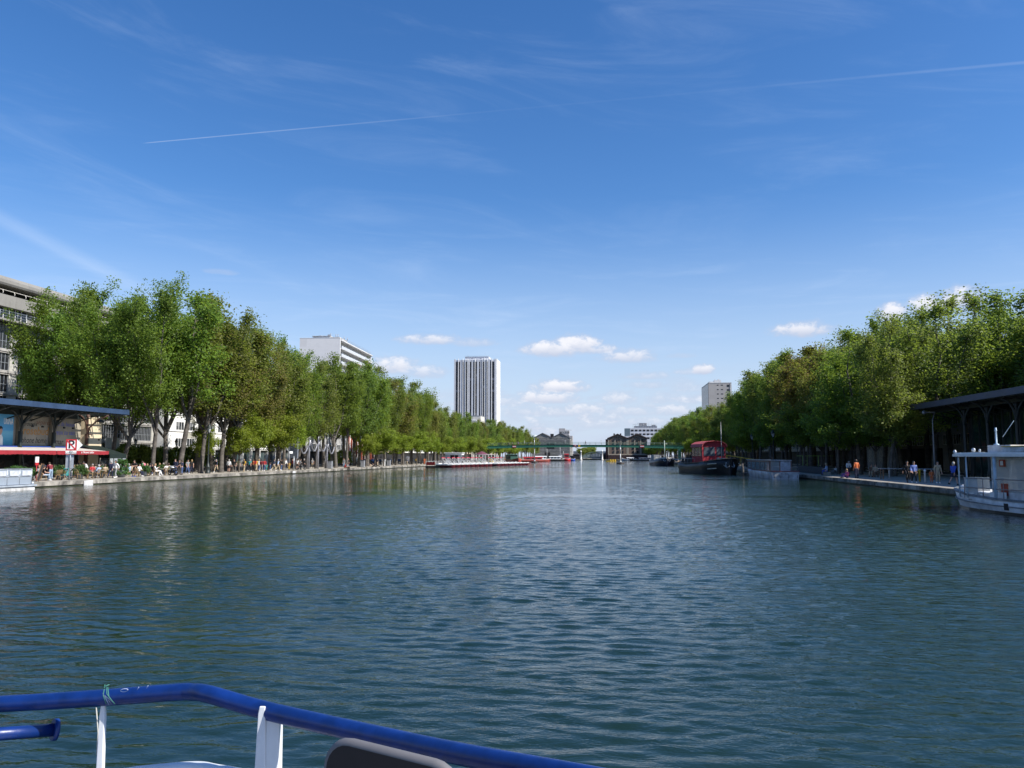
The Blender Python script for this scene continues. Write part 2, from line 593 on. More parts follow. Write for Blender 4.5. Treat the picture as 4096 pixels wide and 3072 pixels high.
def stone_random(m):
    g = NT.__new__(NT)
    g.t = m.node_tree
    p = next(n for n in g.t.nodes if n.type == 'BSDF_PRINCIPLED')
    src = p.inputs['Base Color'].links[0].from_socket
    geo = g.n('ShaderNodeNewGeometry')
    hs = g.n('ShaderNodeHueSaturation')
    g.put(hs.inputs['Value'], g.m('ADD', .62, g.m('MULTIPLY', geo.outputs['Random Per Island'], .7)))
    g.put(hs.inputs['Color'], src)
    g.put(p.inputs['Base Color'], hs.outputs[0])
stone_random(M_STONE)
QL, QR, QZ = -47.0, 22.4, 0.45     # left and right quay edges, quay level
Y_NEAR, Y_FAR = -40.0, 560.0
CH0, CH1, Y_END = -21.5, -4.5, 900.0   # narrow channel beyond the basin

# ------------------------------------------------------------------ ground, quays, road
g = MB()
BIG = 6000.0
GZ = 0.41
for x0, y0, x1, y1 in ((-BIG, -600, QL - 1.0, BIG), (QR + 1.0, -600, BIG, BIG), (QL - 1.0, Y_FAR + 1, CH0 - 1, BIG), (CH1 + 1, Y_FAR + 1, QR + 1.0, BIG),
                       (CH0 - 1, Y_END, CH1 + 1, BIG), (QL - 1.0, -600, QR + 1.0, Y_NEAR - 1)):
    g.add([(x0, y0, GZ), (x1, y0, GZ), (x1, y1, GZ), (x0, y1, GZ)], [(0, 1, 2, 3)])
tag(g.build('ground', M_GROUND), kind='structure')

def quay(name, xe, sgn, y0, y1, depth=13.0):
    b = MB()
    cop = 0.55
    xi = xe + sgn * cop
    b.m(0)
    y = y0
    k = 0
    while y < y1:                   # coping stones with tight joints, each a little different
        ln = random.uniform(1.1, 1.9) if y < 330 else 8.0
        e = min(y + ln, y1)
        dz = random.uniform(-0.012, 0.012)
        b.box(xe - sgn * random.uniform(0.0, 0.03), y + 0.012, 0.12, xi, e - 0.012, QZ + dz)
        y = e
    b.m(1).box(xe + sgn * 0.10, y0, 0.10, xi - sgn * 0.02, y1, -1.5)
    b.m(2).box(xe + sgn * 0.085, y0, 0.07, xi - sgn * 0.03, y1, -0.4)
    b.m(3).box(xi + sgn * 0.01, y0, 0.30, xe + sgn * depth, y1, QZ - 0.01)
    return tag(b.build(name, [M_STONE, M_STONEWALL, M_ALGAE, M_PAVE], bevel=0.0), kind='structure')
quay('quay', QL, -1, Y_NEAR, Y_FAR)
quay('quay', QR, 1, Y_NEAR, Y_FAR)
b = MB()
b.box(QL - 1, Y_FAR, -1.5, CH0, Y_FAR + 4, QZ)
b.box(CH1, Y_FAR, -1.5, QR + 1, Y_FAR + 4, QZ)
b.box(CH0 - 1, Y_FAR + 4, -1.5, CH0, Y_END, QZ)
b.box(CH1, Y_FAR + 4, -1.5, CH1 + 1, Y_END, QZ)
tag(b.build('channel_quay', M_STONEWALL), kind='structure')
b = MB()
for x0, x1 in ((-73.5, -63.0), (38.5, 46.5)):
    b.add([(x0, -100, GZ + .008), (x1, -100, GZ + .008), (x1, 800, GZ + .008), (x0, 800, GZ + .008)], [(0, 1, 2, 3)])
tag(b.build('road', M_ASPHALT), kind='structure')
b = MB()
b.box(-63.0, -100, 0.3, -62.7, 700, GZ + 0.12).box(-77.5, -100, 0.3, -73.5, 700, GZ + 0.12).box(38.2, -100, .3, 38.5, 700, GZ + 0.12).box(46.5, -100, .3, 49.5, 700, GZ + .12)
tag(b.build('pavement', M_STONE), kind='structure')

# ------------------------------------------------------------------ water
def build_water():
    rng = np.random.default_rng(5)
    xs = np.arange(QL - 0.6, QR + 0.6 + 1e-6, 0.085)
    ys = [Y_NEAR - 0.8, -20.0, -8.0, 0.0, 3.0, 4.5]
    y = 5.0
    while y < Y_FAR:
        ys.append(y)
        y += 0.05 if y < 13 else max(0.05, y * 0.0029) if y < 130 else 5.0
    ys += [Y_FAR, Y_FAR + 60, Y_FAR + 180, Y_END]
    ys = np.array(ys)
    X, Y = np.meshgrid(xs, ys)
    dy = np.gradient(ys)
    sp = np.maximum(dy, 0.085)[:, None]
    Z = np.zeros_like(X)
    n = 120
    lam = np.exp(rng.uniform(np.log(0.19), np.log(1.8), n))
    th = rng.normal(0.0, 0.36, n) + R(90) + YAW + R(-8)
    ph = rng.uniform(0, 2 * np.pi, n)
    for i in range(n):
        k = 2 * np.pi / lam[i]
        amp = WAVE_AMP * lam[i] ** 1.0 / (1 + (lam[i] / 0.30) ** 2.5)
        att = np.clip((lam[i] / sp - 2.0) / 1.6, 0, 1)
        if att.max() <= 0:
            continue
        rows = np.where(att[:, 0] > 0)[0]
        r0, r1 = rows.min(), rows.max() + 1
        a = k * (X[r0:r1] * math.cos(th[i]) + Y[r0:r1] * math.sin(th[i])) + ph[i]
        Z[r0:r1] += amp * att[r0:r1] * (np.sin(a) + 0.18 * np.cos(2 * a))
    # calmer and livelier patches (cat's paws)
    P = np.zeros_like(X)
    for i in range(14):
        l, t, q = rng.uniform(9, 40), rng.uniform(0, np.pi), rng.uniform(0, 6.28)
        P += np.sin(2 * np.pi / l * (X * math.cos(t) + Y * math.sin(t)) + q)
    Z *= 0.95 + 0.03 * P
    nx, ny = len(xs), len(ys)
    co = np.stack([X, Y, Z], -1).reshape(-1, 3).astype(np.float32)
    i = np.arange(ny - 1)[:, None] * nx + np.arange(nx - 1)[None, :]
    fc = np.stack([i, i + 1, i + nx + 1, i + nx], -1).reshape(-1, 4)
    me = bpy.data.meshes.new('water')
    me.vertices.add(len(co))
    me.vertices.foreach_set('co', co.ravel())
    me.loops.add(fc.size)
    me.loops.foreach_set('vertex_index', fc.ravel().astype(np.int32))
    me.polygons.add(len(fc))
    me.polygons.foreach_set('loop_start', np.arange(0, fc.size, 4, dtype=np.int32))
    me.polygons.foreach_set('use_smooth', np.ones(len(fc), dtype=bool))
    me.update(calc_edges=True)
    m = bpy.data.materials.new('water')
    m.use_nodes = True
    g = NT(m.node_tree)
    out = g.n('ShaderNodeOutputMaterial')
    p = g.n('ShaderNodeBsdfPrincipled')
    g.t.links.new(p.outputs[0], out.inputs[0])
    geo = g.n('ShaderNodeNewGeometry')
    x, y, z = g.sep(geo.outputs['Position'])
    big = g.noise(geo.outputs['Position'], 0.05, 3, 0.5)
    g.put(p.inputs['Base Color'], g.mix(big, WATER_A, WATER_B))
    p.inputs['Roughness'].default_value = 0.045
    p.inputs['IOR'].default_value = 1.333
    v = g.xyz(x, g.m('MULTIPLY', y, 2.2), 0.0)
    fine = g.noise(v, 2.4, 4, 0.6, 0.4)
    mid = g.noise(v, 0.62, 3, 0.55, 0.3)
    patch = g.noise(g.xyz(g.m('MULTIPLY', x, 0.5), y, 0.0), 0.045, 3, 0.6, 0.6)
    h = g.m('ADD', g.m('MULTIPLY', fine, 0.085), g.m('MULTIPLY', mid, 0.06))
    bp = g.n('ShaderNodeBump')
    g.put(bp.inputs['Strength'], g.smooth(patch, 0.36, 0.60, WATER_BUMP * 0.28, WATER_BUMP * 1.1))
    bp.inputs['Distance'].default_value = 1.0
    g.put(bp.inputs['Height'], h)
    g.put(p.inputs['Normal'], bp.outputs[0])
    o = mesh_obj('water', me, m)
    tag(o, kind='structure')
WAVE_AMP, WATER_BUMP = 0.0081, 0.45
WATER_A, WATER_B = (0.006, 0.019, 0.017), (0.010, 0.025, 0.017)
build_water()

# ------------------------------------------------------------------ trees
LEAF_G = mat_leaf('leaf green', (0.050, 0.100, 0.013), (0.116, 0.200, 0.022), (0.200, 0.300, 0.036))
LEAF_D = mat_leaf('leaf dark green', (0.050, 0.088, 0.019), (0.105, 0.158, 0.026), (0.176, 0.235, 0.043))
LEAF_O = mat_leaf('leaf olive', (0.068, 0.088, 0.018), (0.141, 0.160, 0.030), (0.220, 0.233, 0.051))
LEAF_B = mat_leaf('leaf bronze', (0.086, 0.079, 0.020), (0.174, 0.152, 0.037), (0.242, 0.209, 0.057))
LEAF_L = mat_leaf('leaf lime', (0.105, 0.150, 0.010), (0.190, 0.250, 0.016), (0.270, 0.330, 0.030), 0.45)
LEAF_R = mat_leaf('leaf rust', (0.110, 0.080, 0.018), (0.200, 0.135, 0.034), (0.280, 0.190, 0.055))
LEAF_BOX = mat_leaf('leaf box', (0.022, 0.060, 0.014), (0.042, 0.102, 0.022), (0.072, 0.156, 0.036), 0.2)

def leaf_mesh(name, cen, rad, per, size, seed, up=1.25):
    """many small leaf faces spread through clusters"""
    rng = np.random.default_rng(seed)
    cen = np.repeat(np.array(cen), per, axis=0)
    rad = np.repeat(np.array(rad), per)[:, None]
    n = len(cen)
    pos = cen + np.clip(rng.normal(0, 1, (n, 3)), -1.7, 1.7) * rad * np.array([1, 1, up])
    nz = rng.normal(0, .62, (n, 3)) + np.array([0, 0, .55])      # leaves turn their faces up and outwards
    ow = pos * np.array([1, 1, 0])
    nz += .5 * ow / (np.linalg.norm(ow, axis=1)[:, None] + .3)
    a = np.cross(nz, rng.normal(0, 1, (n, 3)))
    a /= np.linalg.norm(a, axis=1)[:, None]
    b = np.cross(a, nz)
    b /= np.linalg.norm(b, axis=1)[:, None]
    s = size * rng.uniform(0.6, 1.35, (n, 1))
    q = np.stack([pos - a * s * .5, pos + b * s * .33 - a * s * .05, pos + a * s * .55, pos - b * s * .33 - a * s * .05], 1).reshape(-1, 3)
    me = bpy.data.meshes.new(name)
    me.vertices.add(4 * n)
    me.vertices.foreach_set('co', q.astype(np.float32).ravel())
    me.loops.add(4 * n)
    me.loops.foreach_set('vertex_index', np.arange(4 * n, dtype=np.int32))
    me.polygons.add(n)
    me.polygons.foreach_set('loop_start', np.arange(0, 4 * n, 4, dtype=np.int32))
    me.update(calc_edges=True)
    return me

def tall_tree(seed, lean=0.0, fork=5.0, width=1.0, leaves=84, dens=1.0, clear=7.4):
    rnd = random.Random(seed)
    b = MB()
    cen, rad = [], []
    lx = lean
    base = [(0, 0, -0.1), (0.02, 0, 0.5), (lx * .3, 0.05, 2.4), (lx, 0, fork)]
    b.tube(base, [0.36, 0.27, 0.235, 0.21], 9, caps=False)
    nl = rnd.randint(5, 7)
    for i in range(nl):
        ang = 2 * math.pi * (i + rnd.uniform(-.3, .3)) / nl
        z0 = fork + rnd.uniform(-1.0, 2.0) if i else fork - .1
        top = rnd.uniform(15.0, 19.6) if i else 20.0
        out = rnd.uniform(1.9, 3.9) * width if i else rnd.uniform(0, .6)
        dx, dy = math.cos(ang), math.sin(ang)
        pts = []
        for k in range(7):
            t = k / 6
            r = out * (t ** 0.75) + rnd.uniform(-.22, .22) * (k > 0)
            zz = min(z0, fork) + (top - z0) * t
            f = min(1, t * 4)
            pts.append((lx + dx * r + rnd.uniform(-.15, .15) * f, dy * r + rnd.uniform(-.15, .15) * f, zz))
        r0 = 0.15 if i else 0.19
        b.tube(pts, [r0 * (1 - .86 * k / 6) for k in range(7)], 6, caps=False)
        P = [Vector(p) for p in pts]
        nb = 17
        for j in range(nb):
            t = 0.10 + 0.9 * (j + rnd.uniform(-.3, .3)) / (nb - 1)
            t = min(max(t, 0.05), 1.0)
            q = t * 6
            k = min(int(q), 5)
            p = P[k].lerp(P[k + 1], q - k)
            a2 = ang + rnd.uniform(-1.7, 1.7) if i else rnd.uniform(0, 6.28)
            ln = rnd.uniform(0.9, 2.7) * (1.15 - .65 * t) * width
            rise = rnd.uniform(.2, 1.1) if t < .85 else rnd.uniform(.6, 1.4)
            e = p + Vector((math.cos(a2) * ln, math.sin(a2) * ln, ln * rise))
            if e.z < clear and rnd.random() < (.93 if e.z < clear - 1 else .5):
                continue
            b.tube([p, p.lerp(e, .55) + Vector((0, 0, -.05)), e], [0.045, 0.03, 0.012], 4, caps=False)
            for w, rr in ((.55, .43), (1.0, .48)):
                if rnd.random() < dens:
                    c = p.lerp(e, w) + Vector((rnd.uniform(-.3, .3), rnd.uniform(-.3, .3), rnd.uniform(-.2, .3)))
                    cen.append(c)
                    rad.append(rr * rnd.uniform(.75, 1.3))
        for j in range(4):          # feathery tips
            e = P[6] + Vector((rnd.uniform(-.5, .5), rnd.uniform(-.5, .5), rnd.uniform(-.4, 1.0)))
            cen.append(e)
            rad.append(rnd.uniform(.22, .34))
            b.tube([P[6], e], [0.02, 0.008], 4, caps=False)
    tm = b.mesh('trunk')
    cm = leaf_mesh('crown', cen, rad, leaves, 0.26 / max(1, width * .8), seed)
    zs = np.array([c[2] for c in cen])
    return tm, cm, float(zs.max()) + .3

def low_tree(seed, leaves=100):
    """small bright tree with a wide rounded crown, 8 m high"""
    rnd = random.Random(seed)
    b = MB()
    cen, rad = [], []
    b.tube([(0, 0, -.1), (.02, 0, .6), (.06, .03, 2.8)], [.16, .12, .10], 8, caps=False)
    for i in range(9):
        ang = 2 * math.pi * i / 9 + rnd.uniform(-.3, .3)
        out = rnd.uniform(1.6, 3.1)
        top = rnd.uniform(4.2, 7.6) if i % 3 else rnd.uniform(6.6, 7.8)
        if i % 3 == 0: out *= .55
        pts = [Vector((.06, .03, 2.5 + .1 * (i % 4)))]
        for k in range(1, 5):
            t = k / 4
            pts.append(Vector((math.cos(ang) * out * t + rnd.uniform(-.15, .15), math.sin(ang) * out * t + rnd.uniform(-.15, .15), 2.5 + (top - 2.5) * t ** .8)))
        b.tube(pts, [.07, .055, .04, .028, .012], 5, caps=False)
        for j in range(13):
            t = .32 + .68 * j / 12
            q = t * 4
            k = min(int(q), 3)
            p = pts[k].lerp(pts[k + 1], q - k)
            a2 = rnd.uniform(0, 6.28)
            ln = rnd.uniform(.4, 1.25)
            e = p + Vector((math.cos(a2) * ln, math.sin(a2) * ln, rnd.uniform(-.35, .6)))
            b.tube([p, e], [.02, .008], 4, caps=False)
            cen.append(e)
            rad.append(rnd.uniform(.28, .46))
    return b.mesh('trunk'), leaf_mesh('crown', cen, rad, leaves, 0.20, seed, 0.7), 8.0

HIGH = [tall_tree(211, 0.4, 6.2, 1.1, 92, 1.0, 10.0), tall_tree(223, -0.5, 5.2, 1.2, 92, 1.0, 9.4), tall_tree(239, 0.7, 6.8, 1.15, 92, 1.0, 10.2)]
TALL = [tall_tree(11, 0.0, 5.6), tall_tree(23, 0.5, 4.6, 1.1), tall_tree(37, -0.35, 6.3, .9), tall_tree(41, 0.25, 5.0, 1.05),
        tall_tree(59, -0.6, 5.2, 1.15), tall_tree(67, 0.1, 6.8, .85)]
BIGT = [tall_tree(101, 0.9, 4.2, 1.45, 150, 1.0, 8.6), tall_tree(113, 0.2, 5.0, 1.5, 150, 1.0, 8.2)]
BARE = tall_tree(131, 0.1, 6.0, .8, 14, .5)
LOW = [low_tree(5), low_tree(6), low_tree(9)]

def tree(kind, x, y, h, w, leaf, label, group=None, rz=None, bark=None, name='tree'):
    tm, cm, base = kind
    s = (h - 0.0) / base
    t = thing(name, label, 'tree', (x, y, QZ), random.uniform(0, 6.28) if rz is None else rz, group, (w * s, w * s, s))
    mesh_obj('trunk', tm, bark or M_BARK, t)
    mesh_obj('crown', cm, leaf, t)
    return t

def prof(tab):
    xs, ys = zip(*tab)
    return lambda px: float(np.interp(px, xs, ys))
TOP_L = prof([(-400, 1100), (60, 1250), (130, 1200), (230, 1140), (350, 1130), (450, 1150), (520, 1190), (620, 1120), (700, 1150), (780, 1150), (850, 1275), (920, 1300), (1000, 1330), (1050, 1380),
              (1100, 1375), (1160, 1430), (1300, 1435), (1430, 1470), (1530, 1495), (1600, 1520), (1700, 1575), (1765, 1640), (1850, 1642), (1900, 1680), (2000, 1690), (2050, 1705), (2100, 1722), (2130, 1745), (2200, 1765)])
TOP_R = prof([(2560, 1790), (2600, 1760), (2650, 1720), (2700, 1680), (2780, 1650), (2850, 1630), (2950, 1580), (3000, 1520), (3060, 1465), (3150, 1395), (3250, 1378), (3330, 1400), (3450, 1320), (3560, 1270),
              (3620, 1220), (3690, 1200), (3760, 1175), (3900, 1160), (4000, 1165), (4096, 1185), (4700, 1000)])

def height_at(x, y, topfn, jit=0.0):
    px, _ = pxof(x, y)
    py = topfn(px) + random.uniform(-0.3, 1.0) * jit
    return zat(px, py, yw=y) - QZ
ORD = ['first', 'second', 'third', 'fourth', 'fifth', 'sixth', 'seventh', 'eighth', 'ninth', 'tenth', 'eleventh', 'twelfth', 'thirteenth', 'fourteenth', 'fifteenth', 'sixteenth', 'seventeenth', 'eighteenth', 'nineteenth', 'twentieth',
       'twenty-first', 'twenty-second', 'twenty-third', 'twenty-fourth', 'twenty-fifth', 'twenty-sixth', 'twenty-seventh', 'twenty-eighth', 'twenty-ninth', 'thirtieth']

# near trees of the left bank, one by one
near_l = [
    (190, -66, 1225, 'd', .8, LEAF_G, 'bright green tree behind the blue canopy, crown reaching over the glass and concrete building'),
    (278, -66, 1120, 0, .95, LEAF_G, 'broad green tree rising behind the middle of the blue canopy'),
    (385, -64, 1115, 1, 1.0, LEAF_G, 'broad green tree behind the cream end wall of the canopy building'),
    (447, -60, 1175, 'a', .9, LEAF_G, 'green tree with a straight grey trunk just past the blue canopy end'),
    (492, -56, 1150, 0, .9, LEAF_G, 'largest tree with a thick leaning trunk beside the dark green tent'),
    (612, -52.5, 1105, 1, .85, LEAF_G, 'tall bright tree with forked trunk, highest crown of the left bank'),
    (662, -55, 1180, 'b', 1.0, LEAF_G, 'slim forked tree between the tallest crown and the black motorbike'),
    (719, -51.5, 1150, 'c', 1.1, LEAF_G, 'straight tree rising behind the three people in dark jackets'),
    (786, -57, 1160, 'd', 1.1, LEAF_O, 'tree on the street side left of the nearest tall lamp'),
    (805, -51.5, 1190, 'e', 1.0, LEAF_O, 'olive tree with pale trunk next to the nearest tall lamp'),
    (886, -51.5, 1285, 'a', 1.1, LEAF_B, 'bronze green tree just right of the nearest tall lamp'),
    (902, -56, 1290, 'b', 1.1, LEAF_O, 'dark trunked olive tree behind the bronze green one'),
]
for px, xw, top, k, w, leaf, lab in near_l:
    y = yat(px, xw)
    h = zat(px, top, yw=y) - QZ
    kind = BIGT[k] if isinstance(k, int) else HIGH['abcdef'.index(k) % 3]
    h *= .968
    tree(kind, xw, y, h, w * 1.18 * (20.0 / max(h, 12)) ** .5, leaf, lab, 'tall trees of the left bank', name='plane_tree')

y = yat(950, -51.5)
i = 0
leafseq = [LEAF_O, LEAF_B, LEAF_O, LEAF_G, LEAF_O, LEAF_D, LEAF_G, LEAF_D, LEAF_G, LEAF_O, LEAF_D, LEAF_B, LEAF_D, LEAF_G]
while y < 545:
    far = y > 300
    step = 7.4 if y < 200 else 9.5 if not far else 12.5
    for row, xw in enumerate((-51.3, -57.5)):
        if far and row == 1 and i % 2: continue
        x = xw + random.uniform(-.5, .5)
        yy = y + row * step * .5 + random.uniform(-1, 1)
        px, _ = pxof(x, yy)
        h = height_at(x, yy, TOP_L, 30 if not far else 12) + (0.9 if row else .3)
        h = max(13.0, min(24, h * random.uniform(.93, 1.05)))
        if far:
            lab, grp = 'small distant tree in the continuous green row on the left bank beyond the footbridge', 'distant trees of the left bank'
        else:
            where = 'front row' if row == 0 else 'street side row'
            lab = '%s tall tree of the left bank %s past the bronze one' % (ORD[min(i, 29)], where)
            grp = 'tall trees of the left bank'
        leaf = leafseq[(i + 3 * row) % len(leafseq)]
        tree(random.choice(TALL if px > 1010 else HIGH), x, yy, h, random.uniform(.98, 1.4), leaf, lab, grp, name='plane_tree')
    y += step
    i += 1
# the bright spiky top at px 1100
yy = yat(1110, -60)
tree(TALL[2], -60, yy, zat(1110, 1348, yw=yy) - QZ, .8, LEAF_G, 'bright green treetop poking above olive crowns left of the white slab block', 'tall trees of the left bank', name='plane_tree')

low_l = [(812, -52.5, 6.4, 'small lime green tree whose crown sits just left of the tall lamp'), (958, -50.8, 6.6, 'slender lime tree over the woman in white top'),
         (1030, -50.2, 8.4, 'lime green tree over the man in yellow shirt'), (1075, -52, 9.0, 'broad lime tree, left half of the big bright crown'), (1120, -50.0, 8.8, 'broad lime tree, right half of the big bright crown'),
         (1160, -52, 8.2, 'lime tree at the right edge of the big bright crown')]
for k, (px, xw, h, lab) in enumerate(low_l):
    tree(LOW[k % 3], xw, yat(px, xw), h, 1.0 if k not in (0, 2) else .8, LEAF_L, lab, 'small lime green trees of the left bank', bark=M_BARKD, name='lime_tree')
k = 0
for px in (1465, 1500, 1535, 1570, 1606, 1640, 1668, 1700, 1725, 1750, 1775, 1800, 1825, 1850, 1875, 1900, 1925):
    xw = -49.5 - (k % 2) * 1.8
    py = 1735 if px < 1520 else 1720 if px < 1720 else 1738
    yy = yat(px, xw)
    h = min(9.5, max(7.0, zat(px, py + random.uniform(-6, 14), yw=yy) - QZ))
    tree(LOW[k % 3], xw, yy, h, 1.05, LEAF_L, '%s small lime tree of the row between the pipe sculpture and the footbridge' % ORD[k], 'small lime green trees of the left bank', bark=M_BARKD, name='lime_tree')
    k += 1
for k in range(9):
    tree(LOW[k % 3], -50 + random.uniform(-1, 1), 318 + 13 * k, random.uniform(8.5, 10.5), 1.1, LEAF_L, 'small lime tree beyond the footbridge behind the moored barges', 'distant lime trees of the left bank', bark=M_BARKD, name='lime_tree')

# right bank
y = 52.0
i = 0
seq_r = [LEAF_G, LEAF_G, LEAF_G, LEAF_O, LEAF_D, LEAF_O, LEAF_G, LEAF_G, LEAF_B, LEAF_D, LEAF_O, LEAF_G, LEAF_G, LEAF_O, LEAF_D]
while y < 560:
    far = y > 300
    step = 7.6 if y < 200 else 10 if not far else 13
    for row, xw in enumerate((29.4, 35.4)):
        x = xw + random.uniform(-.5, .5)
        yy = y + row * step * .5 + random.uniform(-1, 1)
        if row == 0 and yy < 88:
            continue                # the canopy stands there
        if row == 1 and yy < 90:
            continue
        px, _ = pxof(x, yy)
        h = height_at(x, yy, TOP_R, 40 if not far else 10)
        h = max(12.0, min(23, h))
        if far:
            lab, grp = 'small distant tree in the continuous green row on the right bank beyond the footbridge', 'distant trees of the right bank'
        else:
            where = 'waterside row' if row == 0 else 'street side row'
            lab = '%s tall tree of the right bank %s after the dark canopy' % (ORD[min(i, 29)], where)
            grp = 'tall trees of the right bank'
        leaf = seq_r[(i + 4 * row) % len(seq_r)]
        if 3185 < px < 3300: leaf = LEAF_R
        tree(random.choice(TALL), x, yy, h * random.uniform(.95, 1.04), random.uniform(1.05, 1.45), leaf, lab, grp, name='plane_tree')
    y += step
    i += 1
k = 0
for yy in range(74, 190, 8):        # third row, behind the canopy building and along the street
    x = 46 + random.uniform(-.8, .8)
    h = max(14, min(24, height_at(x, yy, TOP_R, 30)))
    tree(random.choice(TALL), x, yy, h, 1.35, seq_r[(k * 2) % len(seq_r)] if k != 4 else LEAF_D, '%s tall tree of the right bank back row behind the dark canopy' % ORD[k], 'tall trees of the right bank', name='plane_tree')
    k += 1
yy = yat(3375, 38)
tree(BARE, 38, yy, zat(3375, 1312, yw=yy) - QZ, .8, LEAF_B, 'almost bare tree with thin twigs showing above the bronze crown on the right bank', 'tall trees of the right bank', name='plane_tree')
k = 0
for px in (2700, 2740, 2780, 2830, 2880, 2930, 2985, 3040, 3095, 3150, 3215, 3285, 3350, 3420, 3500, 3580):
    xw = 26.8 + (k % 2) * 2.4 if px < 3400 else 30.5
    yy = yat(px, xw)
    h = random.uniform(8.2, 9.8)
    tree(LOW[k % 3], xw, yy, h, 1.1, LEAF_L if px < 3000 else LEAF_O if k % 2 else LEAF_G, '%s low spreading tree of the right bank, counted from the footbridge end' % ORD[k], 'low trees of the right bank', bark=M_BARK, name='lime_tree')
    k += 1
for k in range(10):
    tree(LOW[k % 3], 25.0 + 2.2 * (k % 5), 520 + 4 * k, random.uniform(8, 10), 1.4, LEAF_O if k % 2 else LEAF_D, 'small distant tree closing the right bank beside the brick warehouse', 'distant low trees of the right bank', name='lime_tree')
for k in range(9):                  # beyond the channel
    tree(LOW[k % 3], -24 + 3.4 * (k % 3) - 1.5 * (k // 3), 640 + 22 * k, 9 + (k % 3), 1.3, LEAF_O, 'distant tree beside the canal beyond the lift bridge', 'trees beyond the lift bridge', name='lime_tree')
# ------------------------------------------------------------------ buildings
W_CONC = mat_wall('pale concrete', (0.225, 0.218, 0.20), (4.0, 3.0), 0.8, 0.85, 0.55)
W_TILE = mat_wall('white tile cladding', (0.46, 0.45, 0.41), (1.4, 0.35), 0.72, 0.6, 0.15, True)
W_WHITE = mat_wall('white cladding', (0.76, 0.76, 0.74), (2.4, 0.7), 0.85, 0.6, 0.12)
W_STAIN = mat_wall('stained concrete panel', (0.42, 0.41, 0.35), (1.2, 3.0), 0.7, 0.85, 0.7)
W_GREY = mat_wall('grey render', (0.36, 0.36, 0.36), (3.0, 2.8), 0.92, 0.85, 0.3)
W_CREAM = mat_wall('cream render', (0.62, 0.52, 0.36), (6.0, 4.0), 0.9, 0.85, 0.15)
W_BRICK = mat_wall('brown brick', (0.20, 0.145, 0.11), (0.8, 0.3), 0.8, 0.9, 0.3)
W_SLAT = mat_wall('grey slatted cladding', (0.20, 0.20, 0.19), (9.0, 0.9), 0.35, 0.8, 0.4)
W_PALE = mat_wall('pale tower concrete', (0.60, 0.61, 0.64), (2.6, 2.9), 0.9, 0.7, 0.12)
W_SLAB = mat_wall('white painted concrete', (0.70, 0.69, 0.68), (15.0, 2.85), 0.93, 0.7, 0.14)
W_DKBR = mat_wall('dark brick', (0.20, 0.17, 0.15), (0.8, 0.3), 0.8, 0.9, 0.3)

def flat_window(w, h, bars=1, rail=True):
    """window unit facing +x: frame with mullions and a glass sheet set back in it"""
    b = MB()
    t = 0.07
    b.m(0)
    for yy in [0.0] + [w * (k + 1) / (bars + 1) for k in range(bars)] + [w]:
        b.box(-.05, yy - t / 2, 0, .05, yy + t / 2, h)
    b.box(-.045, 0, -t / 2, .045, w, t / 2).box(-.045, 0, h - t / 2, .045, w, h + t / 2)
    if rail:
        b.box(-.042, 0, h * .42, .042, w, h * .42 + .05)
    me = b.mesh('window')
    p = MB()
    p.box(-.02, t / 2, t / 2, -.005, w - t / 2, h - t / 2)
    return me, p.mesh('pane')

def put_window(par, wm, loc, frame, glass, rz=0.0, sx=1.0):
    w = mesh_obj('window', wm[0], frame, par, loc, rz)
    if sx != 1.0: w.scale = (1, sx, 1)
    mesh_obj('pane', wm[1], glass, w)
    return w

# --- concrete and glass office block, far left
XO = -78.0
off = thing('office_building', 'pale concrete block with large gridded black windows behind the blue canopy', 'building', (XO, 45, QZ))
Y0, Y1 = 0.0, 82.6
b = MB()
b.box(-18, Y0, 0, -.35, Y1, 23.0)                                   # body
b.box(-.35, Y0, 18.3, .0, Y1, 19.4)                                 # frieze band
piers = [5.4, 14.1, 22.8, 31.5, 40.2, 49.2, 57.9, 66.7, 75.4, 82.0]
wall = b.build('wall', W_CONC, off)
b = MB()
for p in piers:
    b.box(-.35, p - .7, 0, .02, p + .7, 18.3)
b.build('pilasters', W_TILE, off)
b = MB()
for z in (4.6, 7.55, 10.35, 13.15, 15.95):
    b.box(-.34, Y0, z - .22, .16, Y1, z + .12)
    b.box(-.3, Y0, z - .42, .06, Y1, z - .30)
b.build('floor_bands', mat('pale band', (0.36, 0.35, 0.33), .7, .15, 2), off)
for k in range(3, len(piers) - 1):
    w = piers[k + 1] - piers[k] - 1.4
    wm = flat_window(w, 2.3, 11)
    for z in (1.9, 4.75, 7.7, 10.5, 13.3, 16.1):
        put_window(off, wm, (-.18, piers[k] + .7, z), M_GALV, M_GLASSB)
b = MB()
for k in range(int(Y1 / .55)):                                      # ornament of the frieze: little arches between ribs
    y = k * .55 + .1
    if k % 7 < 3:
        b.box(.0, y, 18.45, .12, y + .22, 19.25)
    elif k % 7 == 4:
        pts = [(.05, y + .45 - .42 * math.cos(a), 18.5 + .62 * math.sin(a)) for a in [math.pi * j / 8 for j in range(9)]]
        b.tube(pts, .07, 5)
b.build('frieze', mat('frieze stone', (0.36, 0.33, 0.28), .8, .15, 2), off)
b = MB()
b.box(-.3, Y0, 19.5, 1.3, Y1, 19.75)
b.build('balcony_slab', W_CONC, off)
b = MB()
for z in (20.1, 20.45, 20.75):
    b.tube([(1.2, Y0, z), (1.2, Y1, z)], .025, 5)
for k in range(56):
    b.tube([(1.2, k * 1.5, 19.7), (1.2, k * 1.5, 20.8)], .025, 5)
b.build('balcony_railing', M_GALV, off)
wm = flat_window(5.2, 1.7, 4, False)
for k in range(10):
    put_window(off, wm, (-.30, 3.6 + 8.7 * (k - 0) - .9, 19.8), M_WHITE, M_GLASSB if k % 3 else M_GLASS)
b = MB()
